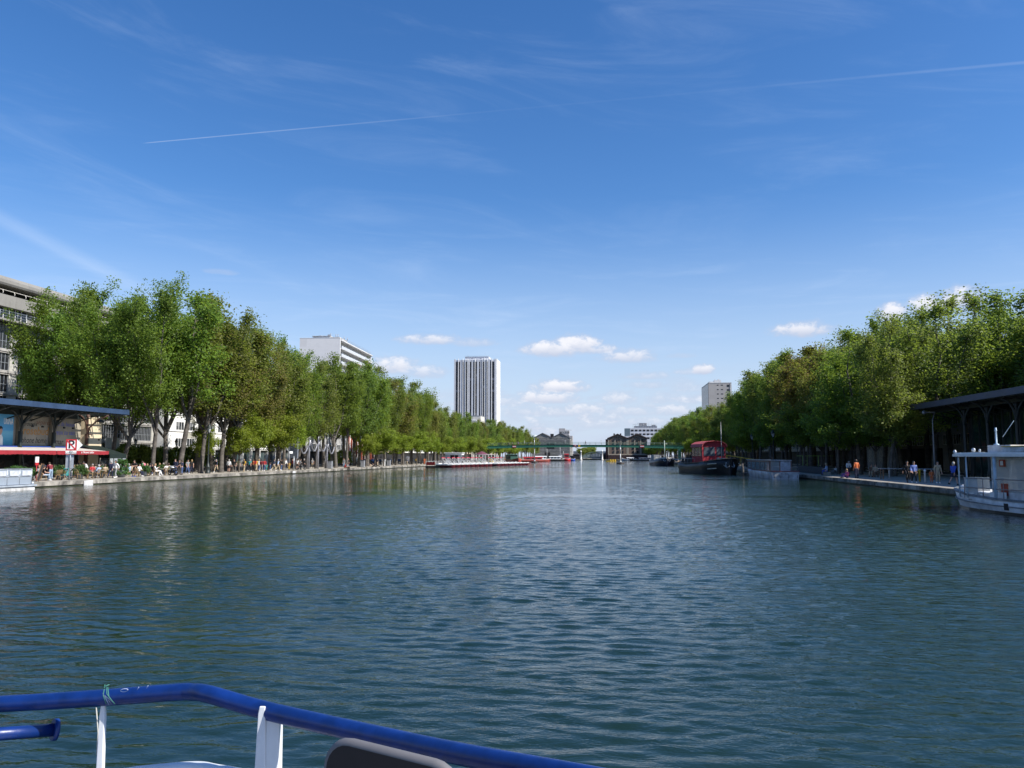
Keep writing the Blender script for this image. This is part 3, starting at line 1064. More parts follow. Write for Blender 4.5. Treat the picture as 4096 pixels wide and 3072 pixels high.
b.box(-.4, Y0, 21.45, .55, Y1, 23.0)
b.build('parapet', W_CONC, off)
b = MB()
b.tube([(.5, Y0, 23.55), (.5, Y1, 23.55)], .05, 6)
for k in range(42):
    b.tube([(.5, k * 2.0, 23.0), (.62, k * 2.0, 23.25), (.5, k * 2.0, 23.55)], .05, 5)
b.build('parapet_railing', mat('pale railing', (.5, .48, .44), .6), off)
b = MB()
b.box(-18, Y0 + .5, 23.0, -2.2, Y1 - .5, 24.1)
b.build('attic', M_DARK, off)
b = MB()
b.prism([(-18, 24.1), (1.0, 24.1), (1.15, 24.35), (1.15, 24.75), (.55, 25.0), (.4, 25.35), (-18, 25.35)], 'y', Y0, Y1)
b.build('roof', W_CONC, off)

# --- generic street building whose canal side faces sgn*x
def street_building(label, xw, y0, y1, h, wall_m, sgn=1, frame=M_WHITE, glass=M_GLASS, floor=2.9, winw=2.4, gap=1.3, panel=None, ground=M_DARK, depth=12, band=None, roof=M_GREY, win_h=1.45, bars=2, posts=None):
    t = thing('apartment_building', label, 'building', (xw, y0, QZ))
    L = y1 - y0
    rz = 0.0 if sgn > 0 else math.pi
    S = sgn
    b = MB()
    b.box(-S * depth, 0, 3.4, 0, L, h)
    b.build('wall', wall_m, t)
    b = MB()
    b.box(-S * depth, 0.02, 0, -S * .5, L - .02, 3.4)
    b.build('ground_floor', ground, t)
    b = MB()
    b.box(-S * (depth - .3), .3, h, -S * .3, L - .3, h + .35)
    b.box(-S * depth * .6, L * .3, h + .35, -S * depth * .35, L * .45, h + 2.2)
    b.build('roof', roof, t)
    wm = flat_window(winw, win_h, bars, False)
    n = int((L - .6) / (winw + gap))
    off = (L - n * (winw + gap) + gap) / 2
    nf = int((h - 3.6) / floor)
    bd = MB()
    pn = MB()
    cnt = 0
    for f in range(nf):
        z = 3.9 + f * floor
        for k in range(n):
            y = off + k * (winw + gap)
            if cnt < 96:
                put_window(t, wm, (S * .04, y + (winw if S < 0 else 0), z), frame, glass, rz)
                cnt += 1
            if panel and k % 2 == 1:
                pn.box(S * .0, y - .05, z + win_h + .08, S * .06, y + winw + .05, z + floor - .1)
        if band:
            bd.box(S * .0, 0, z - .28, S * .14, L, z - .08)
    if band: bd.build('floor_bands', band, t)
    if panel: pn.build('panels', panel, t)
    if posts:
        b = MB()
        for k in range(int(L / 2.4)):
            b.box(0, k * 2.4 + .3, 0, S * .45, k * 2.4 + .7, h - 2)
        b.build('posts', posts, t)
    return t

wh = street_building('white clad apartment block with stained grey panels seen between the nearest trunks', -76.2, 128.6, 188, 21.6, W_WHITE, panel=W_STAIN, band=M_WHITE, winw=2.6, gap=1.15, bars=2, ground=mat_glass('shop glass', (.05, .075, .08), .1, .3, 2.5))
for k in range(15):
    b = MB()
    b.box(-.5, k * 4.0, 0, .05, k * 4.0 + .45, 3.4)
    b.build('pier', M_WHITED, wh)
street_building('dark glazed block behind the big bright lime trees', -76, 189.5, 221, 12.5, W_GREY, glass=M_GLASSB, ground=M_DARK)
street_building('white block with red vertical posts beside the pipe sculpture', -76, 222, 252, 19, W_WHITE, posts=mat('rust red posts', (.33, .07, .035), .6), ground=W_GREY)
street_building('cream rendered block glimpsed right of the red posts', -76, 253, 286, 17, W_CREAM)
street_building('white block behind the row of small lime trees on the left bank', -76, 287, 345, 18, W_WHITE, panel=W_STAIN)
street_building('pale block on the left bank facing the electric boats', -77, 346, 420, 17, W_GREY)
street_building('long pale block behind the distant left bank trees', -77, 421, 530, 18, W_CREAM)
# right bank, all in the shade of its trees
street_building('shaded grey block behind the right bank chairs', 49.8, 96, 128, 16, W_GREY, -1, ground=W_GREY)
street_building('dark brick block behind the dark canopy', 50.2, 40, 95, 19, W_DKBR, -1, ground=W_DKBR, band=W_GREY)
street_building('dark brick block behind the orange shirted man', 50, 129, 172, 19, W_DKBR, -1)
street_building('shaded grey block behind the grey shuttle boat', 50, 173, 240, 17, W_GREY, -1)
street_building('shaded brick block behind the black barge', 50, 241, 330, 18, W_DKBR, -1)
street_building('grey block behind the distant right bank trees', 50, 331, 430, 17, W_GREY, -1)
street_building('cream block at the far end of the right bank', 50, 431, 540, 17, W_CREAM, -1)

# --- white slab block with balconies
d = ray(1352)
XS = -98.0
YS = XS * d.y / d.x
H = zat(1352, 1352, yw=YS) - QZ
sb = thing('slab_block', 'white slab block with a blank end wall and long balconies', 'building', (XS, YS, QZ), R(3.0))
W_, L_ = 15.2, 46.0
b = MB()
b.box(-W_, 0, 0, 0, .5, H)
b.build('end_wall', W_SLAB, sb)
b = MB()
b.box(-W_ + .3, .5, 0, -1.6, L_, H - .9)
b.box(-1.6, L_ - .4, 0, -.02, L_, H - 1)
b.build('wall', W_SLAB, sb)
b = MB()
b.box(-W_ - .1, -.05, H, .05, .55, H + .18)
b.build('coping', M_WHITE, sb)
b = MB()
b.box(-W_, .55, H - .9, .35, L_ + .7, H - .45)
b.m(1).box(-W_, .55, H - .45, -.3, L_, H - .1)
b.build('roof', [M_WHITED, M_BLACK], sb)
fl = 2.85
wm = flat_window(2.3, 2.1, 1, False)
nb = 0
rail_m = mat_clear('frosted balcony pane', (.55, .57, .6), .75, .3)
for f in range(9):
    z = H - .9 - fl * (f + 1)
    b = MB()
    b.box(-1.6, .5, z - .2, .35, L_ + .7, z)
    bo = b.build('balcony', M_WHITED, sb)
    b = MB()
    b.box(.26, .9, z + .08, .31, L_ + .6, z + 1.0)
    b.build('glass_rail', rail_m, bo)
    for k in range(11):
        y = 1.4 + k * 4.1
        put_window(sb, wm, (-1.55, y, z + .05), M_WHITE, M_GLASS)
for (yy, zz, wdt) in ((24, H - .9 - fl * 2 - .45, 6.5), (38, H - .9 - fl - .4, 4)):
    b = MB()
    b.prism([(-1.5, zz), (.7, zz - .75), (.7, zz - .68), (-1.5, zz + .1)], 'y', yy, yy + wdt)
    b.build('awning', mat('ochre awning', (.55, .40, .2), .8), sb)
b = MB()
b.box(-W_ + 4.3, 1.5, H - .1, -4.4, 9, H + .95)
b.box(-W_ + 4.1, 1.3, H + .95, -4.2, 9.2, H + 1.1)
b.box(-4.3, 2.0, H - .1, -.9, 12.0, H + .55)
b.box(-4.4, 1.9, H + .55, -.8, 12.2, H + .68)
b.build('penthouse', [M_WHITED], sb)
b = MB()
b.cyl(-W_ + 6.2, 5, H + 1.1, H + 1.65, .9, .9, 14).box(-5.7, 3.0, H + 1.1, -4.8, 3.9, H + 1.8)
b.build('chimney', M_GREY, sb)
for x, y, t in ((-2.9, 4, 2.1), (-2.2, 4.4, 2.1), (-.9, 8, 1.7), (-.5, 11, 1.7), (-4.6, 3.2, 2.3)):
    b = MB()
    b.cyl(x, y, H + .6, H + t, .13, .13, 7)
    b.build('vent_pipe', M_GREY, sb)
b = MB()
for z in (H + .35, H + .8):
    b.tube([(-.4, 12, z), (-.4, L_, z)], .03, 4)
for k in range(20):
    b.tube([(-.4, 12 + k * 1.78, H - .1), (-.4, 12 + k * 1.78, H + .8)], .03, 4)
b.build('roof_railing', M_GREY, sb)

# --- high-rise tower
YT = 569.0
XT0 = yat(1, 1) and None
def x_at(px, yw):
    d = ray(px)
    return yw * d.x / d.y
xa, xb = x_at(1814, YT), x_at(1984, YT)
HT = zat(1900, 1438, yw=YT) - QZ
tw = thing('tower', 'tall white tower with vertical fins and dark window strips', 'tower', (xa, YT, QZ))
Wt = xb - xa
sc_ = Wt / 835.0
b = MB()
b.box(0, .7, 0, Wt, 17, HT - .8)
b.box(0, .1, HT - 1.6, Wt, .75, HT - .3)
b.build('wall', W_PALE, tw)
pan = [(165, 196, .0), (245, 256, -.28), (285, 325, -.04), (335, 345, -.28), (360, 379, -.08), (391, 400, -.32), (431, 442, -.36), (450, 476, -.08), (511, 546, -.04), (576, 586, -.36), (621, 660, -.08), (689, 711, -.08), (725, 735, -.28),
       (765, 775, -.28), (785, 800, -.04), (815, 826, -.32), (841, 879, -.04), (905, 916, -.32), (966, 1000, .0)]
for a, c, dpt in pan:
    b = MB()
    fin = (c - a) < 15
    b.box((a - 165) * sc_, dpt, 0, (c - 165) * sc_, .69, HT + (.8 if fin else -.1) + (.5 if a in (165, 966) else 0))
    b.build('fin' if fin else 'pier', M_WHITE if fin else W_PALE, tw)
def mat_strip():
    m = bpy.data.materials.new('tower window strip')
    m.use_nodes = True
    g = NT(m.node_tree)
    out = g.n('ShaderNodeOutputMaterial')
    p = g.n('ShaderNodeBsdfPrincipled')
    g.t.links.new(p.outputs[0], out.inputs[0])
    geo = g.n('ShaderNodeNewGeometry')
    x, y, z = g.sep(geo.outputs['Position'])
    fz = g.m('DIVIDE', z, 2.85)
    fx = g.m('DIVIDE', x, 1.05)
    wn = g.n('ShaderNodeTexWhiteNoise')
    g.put(wn.inputs[0], g.xyz(g.m('FLOOR', fx), 0.0, g.m('FLOOR', fz)))
    wn2 = g.n('ShaderNodeTexWhiteNoise')
    g.put(wn2.inputs[0], g.xyz(g.m('FLOOR', g.m('DIVIDE', x, 2.9)), 1.0, g.m('FLOOR', fz)))
    sp = g.m('LESS_THAN', g.m('FRACT', fz), 0.36)
    col = g.mix(sp, (0.009, 0.010, 0.018), (0.022, 0.018, 0.024))
    lit = g.m('ADD', g.m('MULTIPLY', g.m('GREATER_THAN', wn.outputs['Value'], 0.78), 0.16), g.m('MULTIPLY', g.m('GREATER_THAN', wn2.outputs['Value'], 0.88), 0.4))
    lit = g.m('MULTIPLY', lit, g.m('GREATER_THAN', g.m('FRACT', fz), 0.40))
    g.put(p.inputs['Base Color'], g.mix(lit, col, (0.36, 0.36, 0.40)))
    p.inputs['Roughness'].default_value = 0.25
    return m
M_STRIP = mat_strip()
for i in range(len(pan) - 1):
    a, c = pan[i][1], pan[i + 1][0]
    b = MB()
    b.box((a - 165) * sc_ + .02, .42, 0, (c - 165) * sc_ - .02, .68, HT - 1.7)
    b.build('window_strip', M_STRIP, tw)
b = MB()
b.m(0).box(Wt, .3, 0, Wt + .5, 17, HT + .1)
b.box(Wt + .5, 1.5, 0, Wt + .8, 2.4, HT + .4).box(Wt + .5, 15.5, 0, Wt + .8, 16.4, HT - .2)
b.build('side_wall', W_WHITE, tw)
b = MB()
b.m(0).box((362 - 165) * sc_, 4, HT - .8, (838 - 165) * sc_, 13, HT + 2.4).box((838 - 165) * sc_, 4, HT - .8, (858 - 165) * sc_, 10, HT + 1.0)
b.box((360 - 165) * sc_, 3.7, HT + 2.4, (842 - 165) * sc_, 13.3, HT + 2.6)
b.m(1).box((495 - 165) * sc_, 3.9, HT + 1.3, (515 - 165) * sc_, 4.1, HT + 1.6).box((670 - 165) * sc_, 3.9, HT + 1.3, (690 - 165) * sc_, 4.1, HT + 1.6)
b.m(2).tube([((362 - 165) * sc_, 3.6, HT + 3.0), ((840 - 165) * sc_, 3.6, HT + 3.0)], .06, 4)
b.tube([((420 - 165) * sc_, 5, HT + 2.5), ((420 - 165) * sc_, 5, HT + 4.2)], .07, 4).tube([((760 - 165) * sc_, 5, HT + 2.5), ((760 - 165) * sc_, 5, HT + 5.4)], .04, 4)
b.m(3).box((745 - 165) * sc_, 3.4, HT - .8, (762 - 165) * sc_, 3.95, HT + 1.6)
b.build('rooftop_plant', [W_PALE, M_DARK, M_GREY, M_WHITE], tw)

# small pale block in front of the tower's foot
YB = 430.0
x0, x1 = x_at(1884, YB), x_at(1922, YB)
hb = zat(1900, 1664, yw=YB) - QZ
sm = thing('apartment_building', 'small pale block with a white framed window at the foot of the tower', 'building', (x0, YB, QZ))
b = MB()
b.box(0, 0, 0, x1 - x0, 14, hb)
b.build('wall', W_CREAM if False else mat_wall('off white render', (.6, .58, .53), (3, 2.8), .92, .8, .15), sm)
b = MB()
b.box(-.1, -.1, hb, x1 - x0 + .1, 14.1, hb + .25)
b.build('roof', M_GREY, sm)
for z in (hb - 2.1, hb - 4.8):
    b = MB()
    b.box(.3, -.12, z - .9, 3.2, 0, z + .2)
    w = b.build('window', M_WHITE, sm)
    b = MB()
    b.box(.55, -.16, z - .65, 2.95, -.12, z - .05)
    b.build('pane', mat('blind', (.6, .6, .58), .4), w)

# --- grey tower of the right bank
XG = 63.0
YG = yat(2840, XG)
xr = x_at(2933, YG)
HG = zat(2880, 1532, yw=YG) - QZ
tg = thing('tower', 'grey tower block with small slit windows above the right bank trees', 'tower', (XG, YG, QZ))
b = MB()
b.box(0, 0, 0, xr - XG, 38, HG)
b.build('wall', mat_wall('grey tower render', (.40, .38, .36), (9, 2.8), .93, .85, .15), tg)
b = MB()
b.box(-.12, -.1, HG, xr - XG + .1, 38.1, HG + .3)
b.build('coping', M_WHITED, tg)
b = MB()
b.box(-.15, .4, 0, 0, 37.6, HG - .4)
b.build('shaded_side', M_STRIP, tg)  # near-black sheet puts the shade of the canal side into its colour
ww = (xr - XG) / 93.0
for f in range(10):
    z = HG - 1.7 - 2.85 * f
    for a, c, hh in ((34, 41, .6), (50, 59, .6), (74, 85, 1.5)):
        b = MB()
        b.box(a * ww, -.04, z - (.0 if hh < 1 else .9), c * ww, .02, z - (.0 if hh < 1 else .9) + hh)
        b.build('window', M_GLASSB, tg)
b = MB()
b.box(87 * ww, -.25, 0, 90 * ww, -.02, HG - .3)
b.build('corner_fin', M_WHITED, tg)
b = MB()
b.box(1.0, 3, HG, 8.5, 12, HG + 1.3).box(4.2, 3.2, HG + 1.3, 8.6, 10, HG + 2.1).box(4.5, 4, HG + 2.1, 5.2, 5, HG + 2.7).box(6.5, 4, HG + 2.1, 7.6, 5, HG + 2.9)
b.build('rooftop_plant', M_WHITED, tg)
yy = YG + 55
x0, x1 = x_at(2796, yy), x_at(2835, yy)
hs_ = zat(2800, 1625, yw=yy) - QZ
b = MB()
b.box(x0, yy, 0, x1, yy + 20, hs_ - 3.2)
b.box(x0 - 1.2, yy - .8, hs_ - 3.2, x1, yy + 20, hs_ - 2.4).box(x0 + .6, yy + .3, hs_ - 2.4, x1, yy + 19, hs_)
tag(b.build('apartment_building', W_GREY), 'low dark block peeping out left of the grey tower', 'building')

# --- far end: slatted warehouse (left), brick warehouse (right)
YM = 563.0
x0, x1 = x_at(2134, YM), x_at(2279, YM)
he = zat(2200, 1752, yw=YM) - QZ
ha = zat(2200, 1734, yw=YM) - QZ
wl = thing('warehouse', 'grey slatted warehouse with twin gables at the far left end', 'building', (x0, YM, QZ))
Wm = x1 - x0
def gables(b, W, he, ha, y0, y1, n=2, ov=0.0):
    s = W / n
    for k in range(n):
        b.prism([(k * s, 0), ((k + 1) * s, 0), ((k + 1) * s, he), ((k + .5) * s, ha), (k * s, he)], 'y', y0, y1)
b = MB()
gables(b, Wm, he, ha, 0, 40)
b.build('wall', W_SLAT, wl)
b = MB()
for k in range(15):
    z = .8 + k * 1.0
    if z < he - .2: b.box(-.15, -.25, z, Wm + .25, -.05, z + .45).box(Wm + .05, -.2, z, Wm + .28, 40, z + .45)
b.build('louvres', mat('pale slats', (.33, .32, .30), .8, .2, .8), wl)
b = MB()
for k in range(2):
    s = Wm / 2
    b.prism([(k * s - .3, he - .2), ((k + .5) * s, ha + .1), ((k + 1) * s + .3, he - .2), ((k + 1) * s + .3, he + .25), ((k + .5) * s, ha + .5), (k * s - .3, he + .25)], 'y', -.4, 40)
b.build('roof', mat('slate roof', (.13, .13, .14), .8, .2, 1), wl)
b = MB()
b.box(9.5, -.3, 7.2, 15, -.02, 11)
b.box(8.0, -.3, 0, 12.0, -.02, 5.0)
b.build('opening', M_DARK, wl)
b = MB()
b.box(x_at(2201, YM) - x0, 1.5, he - .5, x_at(2214, YM) - x0, 4, ha - .2)
b.build('chimney', M_DARK, wl)
# modern block behind it
yy = YM + 32
x2, x3 = x_at(2236, yy), x_at(2290, yy)
ht = zat(2250, 1722, yw=yy) - QZ
mb = thing('apartment_building', 'stepped modern block rising behind the slatted warehouse', 'building', (x2, yy, QZ))
b = MB()
ws = x3 - x2
b.box(0, 0, 0, ws * .75, 12, ht).box(0, .5, ht, ws * .45, 9, ht + 1.6).box(ws * .75, 0, 0, ws, 12, ht - 4).box(-1.2, 0, 0, 0, 12, ht - 3)
b.build('wall', mat_wall('mixed grey cladding', (.38, .37, .37), (1.6, 1.4), .5, .7, .2), mb)
wm = flat_window(1.5, 1.5, 1, False)
for k in range(4):
    for f in range(3):
        w = put_window(mb, wm, (.7 + k * 1.9, -.06, ht - 2.2 - f * 2.8), M_WHITE, M_GLASS, R(-90))
        w.location.x += 0
b = MB()
for k in range(6):
    b.box(ws * .45 + k * .9, .5, ht + .0, ws * .45 + k * .9 + .5, 1.5, ht + 1.0 - k * .12)
b.build('roof_boxes', M_WHITED, mb)

x0, x1 = x_at(2432, YM), x_at(2590, YM)
he = zat(2500, 1754, yw=YM) - QZ
ha = zat(2500, 1738, yw=YM) - QZ
Wm = x1 - x0
wr = thing('warehouse', 'brown brick warehouse with twin gables at the far right end', 'building', (x0, YM, QZ))
b = MB()
gables(b, Wm, he, ha, 0, 40)
b.build('wall', W_BRICK, wr)
b = MB()
for k in range(2):
    s = Wm / 2
    b.prism([(k * s - .5, he - .2), ((k + .5) * s, ha + .1), ((k + 1) * s + .5, he - .2), ((k + 1) * s + .5, he + .35), ((k + .5) * s, ha + .65), (k * s - .5, he + .35)], 'y', -.8, 40)
b.build('roof', mat('brown tile roof', (.10, .075, .07), .85, .2, 1), wr)
b = MB()
s = Wm / 2
for k in range(2):
    o = k * s
    for xx in (.4, 5.0, 9.2, s - .4):
        b.box(o + xx - .35, -.12, 3.4, o + xx + .35, -.01, he - .3)
    b.box(o + .1, -.14, 3.0, o + s - .1, -.005, 3.7)
b.build('pale_pilasters', mat('pale stone trim', (.40, .35, .27), .8, .1), wr)
for k in range(2):
    o = k * s
    for xx, w_ in ((3.9, 1.0), (7.0, 1.5), (10.4, 1.0)):
        for f in range(4):
            b = MB()
            b.box(o + xx - w_ / 2, -.2, 4.2 + f * 2.8, o + xx + w_ / 2, -.125, 6.0 + f * 2.8)
            b.build('window', M_GLASSB, wr)
    b = MB()
    b.tube([(o + s / 2, -.9, ha - 1.6), (o + s / 2, -.05, ha - 1.6)], .55, 12)
    b.build('round_window', M_GLASSB, wr)
b = MB()
b.box(.1, -3.0, 0, Wm, -.05, 2.9)
b.build('ground_floor', mat('dark red shopfront', (.05, .025, .025), .7, .3, .6), wr)
b = MB()
b.box(-1.6, 2, 0, -.1, 30, he - .4)
b.build('annex', mat('red brown render', (.16, .06, .05), .8), wr)
b = MB()
for xx in (4.0, 8.6, Wm * .72):
    b.box(xx, 4, he, xx + 1, 5, ha + .9)
b.build('chimney', M_DARK, wr)

# white office block with roof plant behind the brick warehouse
yy = YM + 75
x2, x3 = x_at(2499, yy), x_at(2665, yy)
ht = zat(2550, 1712, yw=yy) - QZ
ob = thing('office_building', 'white office block with rooftop machinery behind the brick warehouse', 'building', (x2, yy, QZ))
ws = x3 - x2
b = MB()
b.box(0, 0, 0, ws, 16, ht - 6.5).box(1.0, .8, ht - 6.5, ws, 15, ht)
b.build('wall', mat_wall('white office cladding', (.62, .64, .68), (3, 3), .9, .6, .1), ob)
b = MB()
b.box(0, .6, ht - 6.5, 4.5, .78, ht - .3)
b.build('glass_corner', mat('bluish glass', (.12, .17, .2), .15), ob)
for f in range(3):
    for k in range(9):
        b = MB()
        z = ht - 2.6 - f * 3.1
        b.box(5.2 + k * 3.1, .70 if f < 2 else -.08, z, 7.4 + k * 3.1, .79 if f < 2 else -.01, z + 1.4)
        b.build('window', M_GLASSB, ob)
b = MB()
b.box(8, 4, ht, 26, 12, ht + 1.8).box(12, 5, ht + 1.8, 18, 10, ht + 4.2).box(22, 5, ht + 1.8, 25, 9, ht + 2.6)
for k in range(10):
    b.cyl(7 + k * 2.1, 3.6, ht, ht + 3.2 + (k % 3) * .5, .12, .12, 5)
b.tube([(7, 3.6, ht + 3.1), (26, 3.6, ht + 3.1)], .08, 4).tube([(10, 3.6, ht + 4), (20, 3.6, ht + 4)], .08, 4)
b.build('rooftop_plant', M_GREY, ob)
# pale dome roof peeking left of the slatted warehouse, beyond
yy = YM + 60
x2 = x_at(2122, yy)
b = MB()
b.box(x2, yy, 0, x_at(2160, yy), yy + 10, zat(2140, 1742, yw=yy) - 1.2)
b.ball((x_at(2138, yy), yy + 4, zat(2140, 1742, yw=yy) - 1.4), 2.6, 8, (1, 1, .8))
tag(b.build('apartment_building', mat('pale zinc', (.45, .5, .5), .6)), 'pale building with a small rounded zinc roof behind the slatted warehouse', 'building')
# long low building closing the channel view
b = MB()
b.box(-45, 905, 0, 35, 915, zat(2380, 1804, yw=905))
b.box(-45, 904.8, zat(2380, 1808, yw=905), 35, 905, zat(2380, 1806, yw=905))
tag(b.build('viaduct', mat('blue grey concrete', (.22, .25, .28), .8, .1)), 'low blue grey bridge closing the view down the channel', 'bridge')

# ------------------------------------------------------------------ canopy buildings on both quays
BLUEF = mat('blue fascia', (0.030, 0.058, 0.120), 0.5, 0.12, .8)
DARKF = mat('dark slate fascia', (0.045, 0.055, 0.09), 0.5, 0.12, .8)
def canopy_building(name, label, sgn, ya, yb, xf, fascia, zt=7.95, zb=7.4, wallx=2.6, depth=16.0, endwall=True):
    """sgn -1: left bank; front edge of the canopy at |xf|"""
    t = thing(name, label, 'building', (sgn * xf, ya, QZ))
    S = sgn
    L = yb - ya
    b = MB()
    b.m(0).prism([(0, zb - QZ), (0, zt - QZ), (S * .14, zt - QZ + .02), (S * .14, zb - QZ)], 'y', 0, L)
    b.box(S * .14, L - .14, zb - QZ + .05, S * 6.0, L, zt - QZ + .1)
    b.build('fascia', fascia, t)
    b = MB()
    b.m(0).prism([(S * .14, zt - QZ - .12), (S * 8.5, zt - QZ + .6), (S * depth, zt - QZ + .0), (S * depth, zt - QZ - .2), (S * 8.5, zt - QZ + .45), (S * .14, zt - QZ - .22)], 'y', 0, L - (.15 if S > 0 else 3.9))  # left roof and boards cut short to let sun onto the end wall
    b.build('roof', mat('zinc roof', (.22, .23, .25), .5, .1), t)
    b = MB()                                         # pale strips of soffit boarding between dark rafters
    n = 4
    for k in range(n):
        b.box(S * (.35 + k * .62), .2, zb - QZ + .10 + k * .035, S * (.72 + k * .62), L - (.3 if S > 0 else 3.9), zb - QZ + .13 + k * .035)
    b.build('soffit_boards', mat('pale boards', (.52, .47, .38), .8, .15, .6), t)
    b = MB()
    k = 0
    y = L - .25
    while y > 0:
        b.bar((S * .2, y, zb - QZ + .02), (S * wallx, y, zb - QZ - .05), .09, .2)
        if k % 2 == 0:
            b.bar((S * .5, y, zb - QZ + .05), (S * wallx, y, zb - QZ - 1.1), .07, .1)
        y -= 1.63
        k += 1
    for xx in (.3, 1.2, 2.1):
        b.box(S * xx, .1, zb - QZ - .06, S * (xx + .09), L - .2, zb - QZ + .08)
    b.build('rafters', M_IRON, t)
    b = MB()
    b.box(S * (wallx + .35), 0, 0, S * (depth if S > 0 else 9.5), L - 1.9, zb - QZ + .1)
    return t, b

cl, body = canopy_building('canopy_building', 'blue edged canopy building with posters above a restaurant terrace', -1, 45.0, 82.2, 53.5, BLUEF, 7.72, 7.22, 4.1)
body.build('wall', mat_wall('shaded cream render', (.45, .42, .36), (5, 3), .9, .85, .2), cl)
b = MB()
ya_, yb_ = yat(348, -56.9) - 45, yat(403, -56.9) - 45
b.m(0).box(-3.4, ya_, 0, -9, yb_, 6.3).box(-3.35, ya_, 6.3, -9, yb_ + .06, 6.45)
b.m(1).box(-3.4, yb_ - .6, 3.9, -3.33, yb_ - .4, 4.1)
b.build('end_wall', [W_CREAM, M_BLACK], cl)
ycol = [yat(px, -57.0) - 45 for px in (345, 212, 78)]
ycol += [ycol[2] - 4.9, ycol[2] - 9.8]
CX = -3.5
for y in ycol:
    b = MB()
    b.box(CX + .1, y - .14, 0, CX - .18, y + .14, 4.6)
    b.lathe([(.22, 2.9), (.12, 3.2), (.10, 6.4), (.2, 6.7)], 10, CX, y)
    b.tube([(CX, y, 4.4), (CX + .25, y, 5.3), (CX + 1.2, y, 6.15), (CX + 2.4, y, 6.6)], .09, 6)
    b.tube([(CX, y, 4.4), (CX, y + .25, 5.4), (CX, y + .9, 6.2), (CX, y + 1.5, 6.6)], .09, 6).tube([(CX, y, 5.4), (CX, y + .9, 6.2)], .06, 5)
    b.tube([(CX, y, 4.8), (CX, y - .3, 5.8), (CX, y - .9, 6.4), (CX, y - 1.5, 6.65)], .09, 6)
    if y == ycol[0]:
        b.tube([(CX + .1, y, 4.55), (CX + .45, y + .2, 4.55)], .08, 6)
    b.build('column', mat('rust iron column', (.10, .05, .035), .7, .2) if y == ycol[0] else M_IRON, cl)
b = MB()
b.box(CX - .1, 0, 6.15, CX - .45, ycol[0] - .2, 6.75)
b.build('beam', M_IRON, cl)

# hanging lamps under the canopy
b = MB()
yl = yat(396, -54.9)
b.tube([(-54.9, yl, 7.3), (-54.9, yl, 6.75)], .02, 5).lathe([(.03, 6.75), (.08, 6.6), (.34, 6.35), (.36, 6.28), (.3, 6.3), (.05, 6.42)], 14, -54.9, yl)
tag(b.build('hanging_lamp', M_IRON), 'dark bell shaped lamp hanging under the end of the blue canopy', 'lamp')

# poster panels between the columns (their own things, fixed to the wall)
def panel(label, ya, yb, z0, z1, color, name='poster'):
    t = thing(name, label, 'poster', (-57.55, ya, z0))
    b = MB()
    b.box(-.35, 0, 0, 0, yb - ya, z1 - z0)
    b.build('board', color, t)
    return t
c = [y + 45 for y in ycol]
BEIGE = mat('beige panel', (.30, .27, .21), .85, .12, .8)
p1 = panel('beige panel lettered phone home between the canopy pillars', c[1] + .45, c[0] - .0 - 4.9 + 4.55 - 0.0, 3.62, 7.0, BEIGE)
p0 = panel('beige panel with blue handwriting beside the rust column', c[0] + 0 - 4.4 + .0, c[0] - .35, 3.62, 7.0, BEIGE)
bpy.data.objects.remove(p1.children[0]); bpy.data.objects.remove(p0.children[0])
# panel one: between column 2 and column 1 (px 80..212), panel two: between column 1 and column 0 (px 212..345)
w1 = c[1] - c[2] - .9
w2 = c[0] - c[1] - .75
p1.location = (-57.55, c[2] + .45, 3.62)
p0.location = (-57.55, c[1] + .4, 3.62)
for p, w in ((p1, w1), (p0, w2)):
    b = MB()
    b.box(-.35, 0, 0, 0, w, 3.2)
    b.build('board', BEIGE, p)
p1['label'] = 'beige panel lettered phone home between the dark canopy pillars'
INK = mat('black ink', (.02, .02, .02), .8)
INKO = mat('orange ink', (.42, .22, .07), .8)
INKB = mat('blue ink', (.10, .12, .42), .8)
INKR = mat('brown ink', (.20, .10, .06), .8)
lettering('ses', .62, INK, p1, (.005, .9, 2.45), shear=.25)
lettering('trouvés', .62, INK, p1, (.005, .45, 2.0), shear=.25)
lettering('séparés', .70, INKR, p1, (.005, 2.2, 2.2), shear=.25)
lettering('rosebud', 1.15, INKO, p1, (.005, .45, 1.15), shear=.1, bold=.015, sx=.95)
lettering('phone home', .86, INK, p1, (.005, .30, .30), shear=.25, sx=.80)
lettering("t'as de beaux", .66, INKB, p0, (.005, .25, 2.15), shear=.2, sx=.9)
lettering('yeux tu sais', .74, INKB, p0, (.005, .35, 1.25), shear=.2, sx=.9)
lettering('umar    d', .86, INK, p0, (.005, .1, .22), shear=.25, sx=.9)
for p in (p1, p0):
    for yy in (1.6, 3.0):
        b = MB()
        b.box(0, yy, 1.9, .12, yy + .22, 2.06)
        b.build('spotlight', M_BLACK, p)
